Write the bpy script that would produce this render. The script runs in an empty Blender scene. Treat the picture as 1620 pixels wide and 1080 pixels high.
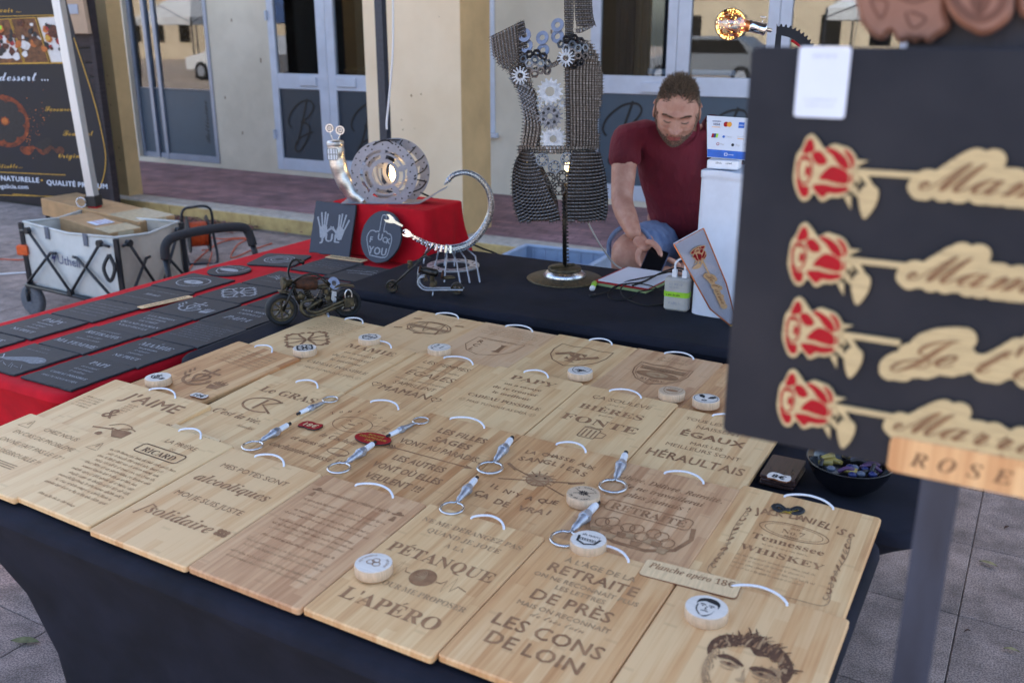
import bpy, bmesh, math, random, unicodedata
from mathutils import Vector, Matrix
R = math.radians
random.seed(7)
scn = bpy.context.scene
COL = scn.collection

# ------------------------------------------------------------------ camera, sky, sun, exposure
CAM_H, FPX, HZ = 1.62, 1500.0, 50.0
TILT = math.atan((540 - HZ) / FPX)
cam = bpy.data.cameras.new('camera')
cam.sensor_width = 36.0
cam.lens = FPX / 1620 * 36
cam.clip_start, cam.clip_end = 0.05, 400
cam.dof.use_dof = True
cam.dof.focus_distance = 2.4
cam.dof.aperture_fstop = 4.5
cam_o = bpy.data.objects.new('camera', cam)
COL.objects.link(cam_o)
cam_o.location = (0, 0, CAM_H)
cam_o.rotation_euler = (math.pi / 2 - TILT, 0, 0)
scn.camera = cam_o

ANG = R(-29.5)                       # the stall, the kerb and the shop front all run at this angle
UU = Vector((math.cos(ANG), math.sin(ANG), 0))
VV = Vector((-math.sin(ANG), math.cos(ANG), 0))
RS = Matrix.Rotation(ANG, 4, 'Z')
SUN_EL = R(46)
sun_dir = (VV * math.cos(SUN_EL) * 0.93 - UU * math.cos(SUN_EL) * 0.36 + Vector((0, 0, math.sin(SUN_EL)))).normalized()

world = bpy.data.worlds.new('World')
scn.world = world
world.use_nodes = True
wn = world.node_tree
wn.nodes.clear()
sky = wn.nodes.new('ShaderNodeTexSky')
sky.sky_type = 'NISHITA'
sky.sun_disc = False
sky.sun_elevation = math.asin(sun_dir.z)
sky.sun_rotation = math.atan2(sun_dir.x, sun_dir.y)
sky.air_density, sky.dust_density, sky.ozone_density = 1.0, 2.2, 0.35
bg = wn.nodes.new('ShaderNodeBackground')
bg.inputs['Strength'].default_value = 0.15
wo = wn.nodes.new('ShaderNodeOutputWorld')
wn.links.new(sky.outputs[0], bg.inputs[0])
wn.links.new(bg.outputs[0], wo.inputs[0])

sl = bpy.data.lights.new('sun', 'SUN')
sl.energy = 4.6
sl.angle = R(0.5)
sl.color = (1.0, 0.94, 0.86)
sun_o = bpy.data.objects.new('sun', sl)
COL.objects.link(sun_o)
sun_o.rotation_euler = sun_dir.to_track_quat('Z', 'Y').to_euler()
sun_o.location = (0, 0, 30)

vs = scn.view_settings
vs.view_transform = 'Standard'
vs.look = 'None'
vs.gamma = 1.0
vs.use_curve_mapping = False
vs.exposure = 2.02
scn.cycles.use_denoising = True
scn.cycles.max_bounces = 7
scn.cycles.transparent_max_bounces = 12
scn.cycles.sample_clamp_indirect = 6.0

# ------------------------------------------------------------------ placing helpers
def S(u, v, z=0.0):
    return UU * u + VV * v + Vector((0, 0, z))

_c, _s = math.cos(TILT), math.sin(TILT)
def ray(x, y):
    a, b = (x - 810) / FPX, (540 - y) / FPX
    return Vector((a, _c + b * _s, -_s + b * _c))
def at(x, y, Y):                      # the point at depth Y seen in that direction
    r = ray(x, y)
    return r * (Y / r.y) + Vector((0, 0, CAM_H))
def onz(x, y, z):                     # the point on the level z
    r = ray(x, y)
    return r * ((z - CAM_H) / r.z) + Vector((0, 0, CAM_H))
TZ, TS = 0.755, 0.03                  # the front tables slope up slightly to the back
def tz(p):
    return TZ + TS * (p.y - 1.7)
def ont(x, y, up=0.0):
    r = ray(x, y)
    t = (TZ + up - TS * 1.7 - CAM_H) / (r.z - TS * r.y)
    return r * t + Vector((0, 0, CAM_H))
def uv(p):
    return p.dot(UU), p.dot(VV)

# ------------------------------------------------------------------ mesh builder
class MB:
    def __init__(s, M=None):
        s.v, s.f, s.m, s.sm, s.M = [], [], [], [], M
    def add(s, vs_, fs, mat=0, smooth=False, M=None):
        b = len(s.v)
        if s.M is not None:
            M = s.M @ M if M is not None else s.M
        s.v += [tuple(M @ Vector(p)) for p in vs_] if M is not None else [tuple(p) for p in vs_]
        for f in fs:
            s.f.append([b + i for i in f]); s.m.append(mat); s.sm.append(smooth)
    def prism(s, poly, z0, z1, bev=0.0, mat=0, M=None, smooth=False, bottom=True, side=None):
        n = len(poly)
        area = sum(poly[i][0] * poly[(i + 1) % n][1] - poly[(i + 1) % n][0] * poly[i][1] for i in range(n))
        if area < 0: poly = poly[::-1]
        def inset(d):
            out = []
            for i in range(n):
                a, b, c = Vector(poly[i - 1][:2]), Vector(poly[i][:2]), Vector(poly[(i + 1) % n][:2])
                e1, e2 = (b - a), (c - b)
                if e1.length < 1e-9 or e2.length < 1e-9: out.append(tuple(b)); continue
                e1.normalize(); e2.normalize()
                n1, n2 = Vector((-e1.y, e1.x)), Vector((-e2.y, e2.x))
                m = n1 + n2
                if m.length < 1e-6: out.append(tuple(b)); continue
                m.normalize()
                out.append(tuple(b + m * (d / max(0.35, m.dot(n1)))))
            return out
        rings = []
        if bev > 0:
            q = inset(bev)
            rings = [(q, z0), (poly, z0 + bev), (poly, z1 - bev), (q, z1)]
        else:
            rings = [(poly, z0), (poly, z1)]
        V = [(p[0], p[1], z) for r, z in rings for p in r]
        F = []
        for k in range(len(rings) - 1):
            for i in range(n):
                j = (i + 1) % n
                F.append([k * n + i, k * n + j, (k + 1) * n + j, (k + 1) * n + i])
        s.add(V, F, mat if side is None else side, smooth, M)
        T = [list(range((len(rings) - 1) * n, len(rings) * n))]
        b = len(s.v) - len(V)
        s.f.append([b + i for i in T[0]]); s.m.append(mat); s.sm.append(False)
        if bottom:
            s.f.append([b + i for i in range(n)][::-1]); s.m.append(mat); s.sm.append(False)
    def box(s, x0, x1, y0, y1, z0, z1, bev=0.0, mat=0, M=None):
        s.prism([(x0, y0), (x1, y0), (x1, y1), (x0, y1)], z0, z1, bev, mat, M)
    def ringp(s, inner, outer, z0, z1, mat=0, M=None, smooth=False):
        n = len(outer)
        V = [(p[0], p[1], z) for r, z in ((inner, z0), (outer, z0), (outer, z1), (inner, z1)) for p in r]
        F = []
        for k in range(4):
            k2 = (k + 1) % 4
            for i in range(n):
                j = (i + 1) % n
                F.append([k * n + i, k * n + j, k2 * n + j, k2 * n + i])
        s.add(V, F, mat, smooth, M)
    def tube(s, path, r, n=8, mat=0, M=None, smooth=True, closed=False, caps=True, flat=1.0):
        P = [Vector(p) for p in path]
        k = len(P)
        rr = list(r) if hasattr(r, '__len__') else [r] * k
        V, F = [], []
        ref = None
        for i in range(k):
            if closed: d = P[(i + 1) % k] - P[i - 1]
            else: d = P[min(i + 1, k - 1)] - P[max(i - 1, 0)]
            if d.length < 1e-9: d = Vector((0, 0, 1))
            d.normalize()
            if ref is None:
                ref = Vector((0, 0, 1)) if abs(d.z) < 0.9 else Vector((1, 0, 0))
            a = d.cross(ref)
            if a.length < 1e-5: a = d.cross(Vector((0, 1, 0.1)))
            a.normalize(); b = a.cross(d).normalized(); ref = b
            for q in range(n):
                t = 2 * math.pi * q / n
                V.append(P[i] + (a * math.cos(t) + b * math.sin(t) * flat) * rr[i])
        for i in range(k if closed else k - 1):
            i2 = (i + 1) % k
            for q in range(n):
                q2 = (q + 1) % n
                F.append([i * n + q, i * n + q2, i2 * n + q2, i2 * n + q])
        if caps and not closed:
            F.append(list(range(n))[::-1]); F.append([(k - 1) * n + q for q in range(n)])
        s.add(V, F, mat, smooth, M)
    def cyl(s, p, q, r0, r1=None, n=12, mat=0, M=None, smooth=True):
        r1 = r0 if r1 is None else r1
        p, q = Vector(p), Vector(q)
        d = (q - p).normalized()
        ref = Vector((0, 0, 1)) if abs(d.z) < 0.9 else Vector((1, 0, 0))
        a = d.cross(ref).normalized(); b = a.cross(d)
        V = [c + (a * math.cos(2 * math.pi * i / n) + b * math.sin(2 * math.pi * i / n)) * r for c, r in ((p, r0), (q, r1)) for i in range(n)]
        F = [[i, (i + 1) % n, n + (i + 1) % n, n + i] for i in range(n)]
        s.add(V, F, mat, smooth, M)
        s.add(V, [list(range(n))[::-1], list(range(n, 2 * n))], mat, False, M)
    def lathe(s, prof, n=20, mat=0, M=None, smooth=True, arc=None):
        k = len(prof); V = []; F = []
        for r, z in prof:
            for i in range(n):
                t = 2 * math.pi * i / n
                V.append((r * math.cos(t), r * math.sin(t), z))
        for a in range(k - 1):
            for i in range(n):
                j = (i + 1) % n
                F.append([a * n + i, a * n + j, (a + 1) * n + j, (a + 1) * n + i])
        s.add(V, F, mat, smooth, M)
        if prof[0][0] > 1e-6: s.add(V[:n], [list(range(n))[::-1]], mat, False, M)
        if prof[-1][0] > 1e-6: s.add(V[-n:], [list(range(n))], mat, False, M)
    def ball(s, c, r, n=12, m=8, mat=0, M=None, sc=(1, 1, 1)):
        V, F = [], []
        for i in range(m + 1):
            a = math.pi * i / m
            for j in range(n):
                t = 2 * math.pi * j / n
                V.append((c[0] + r * sc[0] * math.sin(a) * math.cos(t), c[1] + r * sc[1] * math.sin(a) * math.sin(t), c[2] + r * sc[2] * math.cos(a)))
        for i in range(m):
            for j in range(n):
                j2 = (j + 1) % n
                F.append([i * n + j, (i + 1) * n + j, (i + 1) * n + j2, i * n + j2])
        s.add(V, F, mat, True, M)
    def grid(s, fn, nu, nv, mat=0, smooth=True, M=None, closed=False):
        V = [fn(i / nu, j / nv) for i in range(nu + 1) for j in range(nv + 1)]
        F = [[i * (nv + 1) + j, (i + 1) * (nv + 1) + j, (i + 1) * (nv + 1) + j + 1, i * (nv + 1) + j + 1] for i in range(nu) for j in range(nv)]
        s.add(V, F, mat, smooth, M)
    def line(s, pts, w, z=0.0, mat=0, M=None, closed=False, zt=None):
        """flat line of width w in the xy plane (one strip); zt gives it thickness"""
        P = [Vector((p[0], p[1])) for p in pts]
        k = len(P)
        if k < 2: return
        L, Rr = [], []
        for i in range(k):
            if closed: a, b, c = P[i - 1], P[i], P[(i + 1) % k]
            else: a, b, c = P[max(i - 1, 0)], P[i], P[min(i + 1, k - 1)]
            d1 = (b - a) if (b - a).length > 1e-9 else (c - b)
            d2 = (c - b) if (c - b).length > 1e-9 else d1
            d = (d1.normalized() + d2.normalized())
            if d.length < 1e-6: d = d2
            d.normalize()
            nrm = Vector((-d.y, d.x))
            wi = (w[i] if hasattr(w, '__len__') else w) / 2
            L.append(b + nrm * wi); Rr.append(b - nrm * wi)
        V = [(p.x, p.y, z) for p in L] + [(p.x, p.y, z) for p in Rr]
        F = [[i, k + i, k + (i + 1) % k, (i + 1) % k] for i in range(k if closed else k - 1)]
        F = [f[::1] for f in F]
        s.add(V, F, mat, False, M)
    def poly(s, pts, z=0.0, mat=0, M=None):
        n = len(pts)
        area = sum(pts[i][0] * pts[(i + 1) % n][1] - pts[(i + 1) % n][0] * pts[i][1] for i in range(n))
        if area < 0: pts = pts[::-1]
        s.add([(p[0], p[1], z) for p in pts], [list(range(n))], mat, False, M)
    def build(s, name, mats, parent=None, loc=None, rot=None, kind=None, mw=None, data_only=False):
        me = bpy.data.meshes.new(name)
        me.from_pydata([tuple(p) for p in s.v], [], s.f)
        if not isinstance(mats, (list, tuple)): mats = [mats]
        for m_ in mats: me.materials.append(m_)
        me.polygons.foreach_set('material_index', s.m)
        me.polygons.foreach_set('use_smooth', s.sm)
        me.validate(); me.update()
        o = bpy.data.objects.new(name, me)
        COL.objects.link(o)
        if parent is not None: o.parent = parent
        if mw is not None: o.matrix_basis = mw
        if loc is not None: o.location = loc
        if rot is not None: o.rotation_euler = rot
        if kind: o['kind'] = kind
        return o

def tag(o, label, cat, group=None):
    o['label'] = label; o['category'] = cat
    if group: o['group'] = group
    return o
def thing(name, label, cat, M=None, group=None):
    o = bpy.data.objects.new(name, None)
    o.empty_display_size = 0.05
    COL.objects.link(o)
    if M is not None: o.matrix_basis = M
    return tag(o, label, cat, group)
def TM(p, rot=0.0, s=1.0):
    return Matrix.Translation(Vector(p)) @ RS @ Matrix.Rotation(rot, 4, 'Z') @ Matrix.Scale(s, 4)
def copy_tree(o, parent=None):
    c = o.copy(); COL.objects.link(c)
    if parent is not None: c.parent = parent
    for ch in list(o.children): copy_tree(ch, c)
    return c
def circ(r, n=24, cx=0, cy=0, a0=0.0):
    return [(cx + r * math.cos(a0 + 2 * math.pi * i / n), cy + r * math.sin(a0 + 2 * math.pi * i / n)) for i in range(n)]
def rrect(x0, x1, y0, y1, r, n=4):
    out = []
    for cx, cy, a in ((x1 - r, y1 - r, 0), (x0 + r, y1 - r, 90), (x0 + r, y0 + r, 180), (x1 - r, y0 + r, 270)):
        for i in range(n + 1):
            t = R(a + 90 * i / n)
            out.append((cx + r * math.cos(t), cy + r * math.sin(t)))
    return out
def smooth(pts, k=6, closed=False):
    P = [Vector(p) for p in pts]; n = len(P); out = []
    for i in range(n if closed else n - 1):
        if closed: p0, p1, p2, p3 = P[i - 1], P[i], P[(i + 1) % n], P[(i + 2) % n]
        else: p0, p1, p2, p3 = P[max(i - 1, 0)], P[i], P[i + 1], P[min(i + 2, n - 1)]
        for j in range(k):
            t = j / k
            out.append(0.5 * ((2 * p1) + (p2 - p0) * t + (2 * p0 - 5 * p1 + 4 * p2 - p3) * t * t + (3 * p1 - p0 - 3 * p2 + p3) * t ** 3))
    if not closed: out.append(P[-1])
    return out
def gearpts(r0, r1, teeth, duty=0.4, per=6):
    out = []
    for i in range(teeth):
        for f, r in ((0.0, r0), (0.5 - duty / 2 - .08, r0), (0.5 - duty / 4, r1), (0.5 + duty / 4, r1), (0.5 + duty / 2 + .08, r0)):
            t = 2 * math.pi * (i + f) / teeth
            out.append((r * math.cos(t), r * math.sin(t)))
    return out

# ------------------------------------------------------------------ materials
MATS = {}
def mat(name, col, rough=0.6, metal=0.0, noise=0.12, scale=40.0, bump=0.0, bscale=None, spec=0.5, col2=None, rvar=0.08, stretch=None, coat=0.0, emit=None, estr=0.0, rand=0.0, bdist=.002):
    m = bpy.data.materials.new(name); m.use_nodes = True
    nt = m.node_tree; N = nt.nodes; L = nt.links
    b = N['Principled BSDF']
    b.inputs['Metallic'].default_value = metal
    b.inputs['Specular IOR Level'].default_value = spec
    b.inputs['Coat Weight'].default_value = coat
    tc = N.new('ShaderNodeTexCoord')
    src = tc.outputs['Object']
    oi = N.new('ShaderNodeObjectInfo')
    ad = N.new('ShaderNodeVectorMath'); ad.operation = 'MULTIPLY_ADD'
    cmb = N.new('ShaderNodeCombineXYZ')
    for k in range(3): L.new(oi.outputs['Random'], cmb.inputs[k])
    ad.inputs[1].default_value = (17.3, 11.1, 5.7)
    L.new(cmb.outputs[0], ad.inputs[0]); L.new(src, ad.inputs[2])
    src = ad.outputs[0]
    if stretch:
        mp = N.new('ShaderNodeMapping'); mp.inputs['Scale'].default_value = stretch
        L.new(src, mp.inputs[0]); src = mp.outputs[0]
    nz = N.new('ShaderNodeTexNoise'); nz.inputs['Scale'].default_value = scale; nz.inputs['Detail'].default_value = 5
    nz.inputs['Roughness'].default_value = 0.6
    L.new(src, nz.inputs[0])
    cr = N.new('ShaderNodeMix'); cr.data_type = 'RGBA'
    c2 = col2 if col2 else tuple(max(0, c * (1 - 2 * noise)) for c in col)
    hi = col if col2 else tuple(min(1, c * (1 + noise)) for c in col)
    cr.inputs[6].default_value = (*c2, 1); cr.inputs[7].default_value = (*hi, 1)
    mr = N.new('ShaderNodeMapRange'); mr.inputs[1].default_value = 0.32; mr.inputs[2].default_value = 0.68
    L.new(nz.outputs[0], mr.inputs[0]); L.new(mr.outputs[0], cr.inputs[0])
    out = cr.outputs[2]
    if rand > 0:
        hs = N.new('ShaderNodeHueSaturation')
        m2 = N.new('ShaderNodeMapRange'); m2.inputs[3].default_value = 1 - rand; m2.inputs[4].default_value = 1 + rand
        L.new(oi.outputs['Random'], m2.inputs[0]); L.new(m2.outputs[0], hs.inputs['Value']); L.new(out, hs.inputs['Color'])
        out = hs.outputs[0]
    L.new(out, b.inputs['Base Color'])
    m3 = N.new('ShaderNodeMapRange'); m3.inputs[3].default_value = max(0.02, rough - rvar); m3.inputs[4].default_value = min(1, rough + rvar)
    L.new(nz.outputs[0], m3.inputs[0]); L.new(m3.outputs[0], b.inputs['Roughness'])
    if bump > 0:
        nb = N.new('ShaderNodeTexNoise'); nb.inputs['Scale'].default_value = bscale or scale * 4; nb.inputs['Detail'].default_value = 6
        L.new(src, nb.inputs[0])
        bp = N.new('ShaderNodeBump'); bp.inputs['Strength'].default_value = bump; bp.inputs['Distance'].default_value = bdist
        L.new(nb.outputs[0], bp.inputs['Height']); L.new(bp.outputs[0], b.inputs['Normal'])
    if emit:
        b.inputs['Emission Color'].default_value = (*emit, 1); b.inputs['Emission Strength'].default_value = estr
    MATS[name] = m
    return m

def lin(r, g, b):                     # sRGB 0-255 to linear
    f = lambda c: (c / 255 / 12.92) if c / 255 <= 0.04045 else ((c / 255 + 0.055) / 1.055) ** 2.4
    return (f(r), f(g), f(b))

def bamboo(name, base, dark, light, strip=0.021):
    m = bpy.data.materials.new(name); m.use_nodes = True
    nt = m.node_tree; N = nt.nodes; L = nt.links; b = N['Principled BSDF']
    tc = N.new('ShaderNodeTexCoord'); oi = N.new('ShaderNodeObjectInfo')
    sx = N.new('ShaderNodeSeparateXYZ'); L.new(tc.outputs['Object'], sx.inputs[0])
    def math_(op, a, c=None):
        n = N.new('ShaderNodeMath'); n.operation = op
        for i, x in enumerate((a, c)):
            if x is None: continue
            if isinstance(x, (int, float)): n.inputs[i].default_value = x
            else: L.new(x, n.inputs[i])
        return n.outputs[0]
    ox = math_('ADD', sx.outputs[0], math_('MULTIPLY', oi.outputs['Random'], 3.7))
    st = math_('FLOOR', math_('DIVIDE', ox, strip))
    # staggered lengths: every strip is broken into pieces
    w1 = N.new('ShaderNodeTexWhiteNoise'); w1.noise_dimensions = '1D'; L.new(st, w1.inputs['W'])
    yy = math_('FLOOR', math_('DIVIDE', math_('ADD', sx.outputs[1], math_('MULTIPLY', w1.outputs[0], 5.0)), 0.30))
    w2 = N.new('ShaderNodeTexWhiteNoise'); w2.noise_dimensions = '2D'
    cb = N.new('ShaderNodeCombineXYZ'); L.new(st, cb.inputs[0]); L.new(yy, cb.inputs[1]); L.new(cb.outputs[0], w2.inputs['Vector'])
    mp = N.new('ShaderNodeMapping'); mp.inputs['Scale'].default_value = (170, 5, 60)
    ad = N.new('ShaderNodeVectorMath'); ad.operation = 'ADD'
    c3 = N.new('ShaderNodeCombineXYZ'); 
    L.new(math_('MULTIPLY', oi.outputs['Random'], 9.0), c3.inputs[1]); L.new(math_('MULTIPLY', w1.outputs[0], 3.0), c3.inputs[2])
    L.new(tc.outputs['Object'], ad.inputs[0]); L.new(c3.outputs[0], ad.inputs[1]); L.new(ad.outputs[0], mp.inputs[0])
    n1 = N.new('ShaderNodeTexNoise'); n1.inputs['Scale'].default_value = 1.0; n1.inputs['Detail'].default_value = 4; L.new(mp.outputs[0], n1.inputs[0])
    n2 = N.new('ShaderNodeTexNoise'); n2.inputs['Scale'].default_value = 6.0; n2.inputs['Detail'].default_value = 3
    mp2 = N.new('ShaderNodeMapping'); mp2.inputs['Scale'].default_value = (2.2, 0.8, 1); L.new(ad.outputs[0], mp2.inputs[0]); L.new(mp2.outputs[0], n2.inputs[0])
    f = math_('ADD', math_('ADD', math_('MULTIPLY', w2.outputs[0], 0.30), 0.10), math_('ADD', math_('MULTIPLY', n1.outputs[0], 0.55), math_('MULTIPLY', n2.outputs[0], 0.65)))
    f = math_('ADD', f, math_('MULTIPLY', math_('SUBTRACT', oi.outputs['Random'], 0.5), 0.42))
    cr = N.new('ShaderNodeValToRGB')
    e = cr.color_ramp.elements
    e[0].position = 0.42; e[0].color = (*dark, 1)
    e[1].position = 1.15; e[1].color = (*light, 1)
    x = e.new(0.72); x.color = (*base, 1)
    L.new(f, cr.inputs[0])
    # nodes of the bamboo: short dark dashes across a strip
    fr = math_('FRACT', math_('DIVIDE', math_('ADD', sx.outputs[1], math_('MULTIPLY', w1.outputs[0], 1.7)), 0.17))
    kn = math_('LESS_THAN', math_('ABSOLUTE', math_('SUBTRACT', fr, 0.5)), 0.018)
    kn = math_('MULTIPLY', kn, math_('GREATER_THAN', w2.outputs[0], 0.55))
    edge = math_('LESS_THAN', math_('FRACT', math_('DIVIDE', ox, strip)), 0.035)
    k2 = math_('MAXIMUM', math_('MULTIPLY', kn, 0.14), math_('MULTIPLY', edge, 0.10))
    mx = N.new('ShaderNodeMix'); mx.data_type = 'RGBA'; mx.inputs[7].default_value = (*[c * 0.5 for c in dark], 1)
    L.new(k2, mx.inputs[0]); L.new(cr.outputs[0], mx.inputs[6])
    L.new(mx.outputs[2], b.inputs['Base Color'])
    b.inputs['Roughness'].default_value = 0.48
    b.inputs['Specular IOR Level'].default_value = 0.35
    bp = N.new('ShaderNodeBump'); bp.inputs['Strength'].default_value = 0.12; bp.inputs['Distance'].default_value = 0.001
    L.new(n1.outputs[0], bp.inputs['Height']); L.new(bp.outputs[0], b.inputs['Normal'])
    MATS[name] = m
    return m
# ------------------------------------------------------------------ lettering
_GL = {}
def _uni(c, st):
    o = ord(c)
    if st in ('f', 's', 'i', 'm'):
        U, Lw, D = {'f': (0x1D400, 0x1D41A, 0x1D7CE), 's': (0x1D4D0, 0x1D4EA, None), 'i': (0x1D434, 0x1D44E, None), 'm': (0x1D468, 0x1D482, 0x1D7CE)}[st]
        if 'A' <= c <= 'Z': return chr(U + o - 65)
        if st == 'i' and c == 'h': return '\u210e'
        if 'a' <= c <= 'z': return chr(Lw + o - 97)
        if D and c.isdigit(): return chr(D + o - 48)
    return c
def _conv(body, off=0.0):
    cu = bpy.data.curves.new('glyph', 'FONT'); cu.body = body; cu.resolution_u = 2; cu.offset = off
    ob = bpy.data.objects.new('glyph', cu)
    me = bpy.data.meshes.new_from_object(ob)
    V = [(v.co.x, v.co.y) for v in me.vertices]; F = [list(p.vertices) for p in me.polygons]
    bpy.data.objects.remove(ob); bpy.data.curves.remove(cu); bpy.data.meshes.remove(me)
    return V, F
def glyph(c, st):
    k = (c, st)
    if k in _GL: return _GL[k]
    if c == ' ': _GL[k] = ([], [], 0.26); return _GL[k]
    base, acc = c, ''
    if st in 'fsim':
        d = unicodedata.normalize('NFD', c)
        base, acc = d[0], d[1:]
    g = _uni(base, st)
    off = {'b': 0.018, 'h': 0.032}.get(st, 0.0)
    V, F = _conv(g, 0.0)
    W = lambda q: max([p[0] for p in q[0]] or [0])
    ref = _conv('HH'); a = W(_conv('H' + g + 'H')) - W(ref)
    a += off * 1.6
    if F and len(F[0]) and sum((V[F[0][i - 1]][0] * V[F[0][i]][1] - V[F[0][i]][0] * V[F[0][i - 1]][1]) for i in range(len(F[0]))) < 0:
        F = [f[::-1] for f in F]
    if acc and V:
        x0, x1 = min(p[0] for p in V), max(p[0] for p in V); y1 = max(p[1] for p in V); xm = (x0 + x1) / 2
        b = len(V)
        q = {'\u0301': [(-.05, .04), (.0, .04), (.16, .2), (.07, .2)], '\u0300': [(0, .04), (.05, .04), (-.07, .2), (-.16, .2)],
             '\u0302': [(-.13, .05), (0, .19), (.13, .05), (0, .13)], '\u0327': [(-.02, -y1 - .2), (.06, -y1 - .2), (.06, -y1), (.0, -y1)]}.get(acc[0])
        if q:
            V = V + [(xm + p[0], y1 + p[1]) for p in q]; F = F + [[b, b + 1, b + 2, b + 3]]
    _GL[k] = (V, F, a)
    return _GL[k]
def twidth(s, st, sp=0.0):
    return sum(glyph(c, st)[2] + sp for c in s)
def text(mb, s, h, x=0.0, y=0.0, st='r', z=0.0, mat=0, al='c', M=None, sx=1.0, shear=0.0, sp=0.0, maxw=None, wav=0.0):
    k = h / 0.83
    w = twidth(s, st, sp) * k * sx
    if maxw and w > maxw: sx *= maxw / w; w = maxw
    px = {'c': x - w / 2, 'l': x, 'r': x - w}[al]
    for c in s:
        V, F, a = glyph(c, st)
        dy = wav * math.sin(px * 140) * h
        if V:
            w_ = {'b': .018, 'h': .032}.get(st, 0.0)
            for n_, (ox, oy) in enumerate([(0, 0)] if not w_ else [(-w_, 0), (w_, 0), (0, w_ * .7), (0, -w_ * .7)]):
                mb.add([(px + (p[0] + ox + shear * p[1]) * k * sx, y + (p[1] + oy) * k + dy, z + n_ * .00004) for p in V], F, mat, False, M)
        px += (a + sp) * k * sx
def scrawl(mb, x0, x1, y, h, z=0.0, mat=0, rnd=random, M=None):
    """a line of small lettering that cannot be read at this size: irregular strokes grouped as words"""
    x = x0
    while x < x1 - h * .3:
        n = rnd.randint(2, 8)
        for i in range(n):
            if x > x1: break
            t = rnd.random()
            hh = h * (1.0 if t > .75 else .68); b = -h * .25 if .08 < t < .16 else 0
            w = h * rnd.uniform(.10, .17)
            mb.add([(x, y + b, z), (x + w, y + b, z), (x + w, y + hh, z), (x, y + hh, z)], [[0, 1, 2, 3]], mat, False, M)
            if rnd.random() < .75:
                yy = y + rnd.choice((0.0, .28, .56)) * h
                mb.add([(x + w, yy, z), (x + w + h * .27, yy, z), (x + w + h * .27, yy + h * .14, z), (x + w, yy + h * .14, z)], [[0, 1, 2, 3]], mat, False, M)
            x += h * rnd.uniform(.36, .5)
        x += h * .42
for _st, _cs in {'r': "ABCDEFGHIJKLMNOPRSTUVWYÀÉÊ'.,!&abcdehilmnoprstuv€0123456789⚠♥☺•-", 'b': "ABCDEFGHILMNOPRSTUVWXÉÀÂÈÎÇ'.!€0158"}.items():
    for _ch in _cs: glyph(_ch, _st)

# ------------------------------------------------------------------ materials used in the scene
bamboo('bamboo_pale', lin(214, 168, 118), lin(182, 126, 80), lin(228, 190, 140))
bamboo('bamboo_gold', lin(210, 160, 110), lin(174, 116, 72), lin(224, 184, 136))
bamboo('bamboo_pink', lin(206, 160, 118), lin(172, 122, 86), lin(216, 176, 136))
M = MATS
mat('burn', lin(128, 88, 58), 0.8, noise=.25, scale=34, col2=lin(166, 122, 84))
mat('burn_faint', lin(150, 112, 78), 0.8, noise=.2, scale=50, col2=lin(184, 148, 108))
mat('burn_dark', lin(78, 50, 34), 0.8, noise=.25, scale=120, col2=lin(110, 74, 50))
mat('cord_white', lin(225, 226, 232), 0.7, noise=.05, scale=300)
mat('beech', lin(206, 178, 148), 0.6, noise=.1, scale=8, stretch=(6, 60, 6))
mat('disc_white', lin(224, 214, 204), 0.55, noise=.08, scale=6, stretch=(4, 70, 4))
mat('ink', lin(28, 26, 28), 0.7)
mat('ply', lin(226, 192, 148), 0.6, noise=.08, scale=10, stretch=(30, 3, 3), spec=.25)
mat('ply_sign', lin(190, 168, 126), 0.6, noise=.1, scale=14, stretch=(3, 30, 3), spec=.25)
mat('ply_edge', lin(120, 74, 44), 0.7)
mat('red_paint', lin(158, 12, 26), 0.55, noise=.06, spec=.2)
mat('navy_cloth', lin(27, 28, 39), 0.9, noise=.22, scale=9, bump=.3, bscale=6, spec=.25, bdist=.012)
mat('red_cloth', lin(190, 18, 34), 0.85, noise=.1, scale=10, bump=.35, bscale=9, spec=.2, bdist=.012)
mat('slate', lin(52, 51, 55), 0.75, noise=.16, scale=26, bump=.5, bscale=70, rvar=.12, rand=.18)
mat('slate_edge', lin(44, 46, 52), 0.8, noise=.3, scale=120, bump=1.0, bscale=160)
mat('chalk', lin(156, 160, 168), 0.8, noise=.12, scale=160)
mat('chalk_faint', lin(120, 124, 132), 0.8, noise=.2, scale=160)
mat('slate_flat', lin(50, 55, 70), 0.6, noise=.08, scale=20, bump=.1)
mat('steel', (0.62, 0.63, 0.66), 0.28, 1.0, noise=.08, scale=60, rvar=.1)
mat('zinc', (0.48, 0.51, 0.58), 0.5, 0.9, noise=.12, scale=80)
mat('chrome', (0.8, 0.8, 0.82), 0.08, 1.0, noise=.02, rvar=.04)
mat('brushed', (0.66, 0.64, 0.62), 0.36, 1.0, noise=.12, scale=50, stretch=(1, 1, 6))
mat('disc_steel', lin(150, 152, 164), 0.46, 0.6, noise=.06, scale=50)
mat('chain_steel', (0.07, 0.058, 0.052), 0.42, 0.8, noise=.45, scale=180, rvar=.2)
mat('chain_bright', (0.62, 0.62, 0.64), 0.25, 1.0, noise=.25, scale=200)
mat('nut_steel', (0.17, 0.165, 0.175), 0.36, 0.95, noise=.3, scale=120)
mat('washer_steel', lin(140, 148, 172), 0.45, 0.7, noise=.1, scale=90)
mat('rust', lin(92, 56, 38), 0.7, 0.5, noise=.4, scale=90, col2=lin(50, 40, 36))
mat('gear_steel', (0.42, 0.43, 0.46), 0.48, 0.9, noise=.2, scale=60)
mat('old_brass', lin(104, 92, 68), 0.5, 0.65, noise=.35, scale=80, col2=lin(54, 50, 44))
mat('dark_steel', lin(62, 60, 58), 0.4, 0.85, noise=.3, scale=90)
mat('tyre', lin(26, 26, 29), 0.75, noise=.2, scale=120)
mat('black_plastic', lin(26, 27, 31), 0.5, noise=.15, scale=60)
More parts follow.
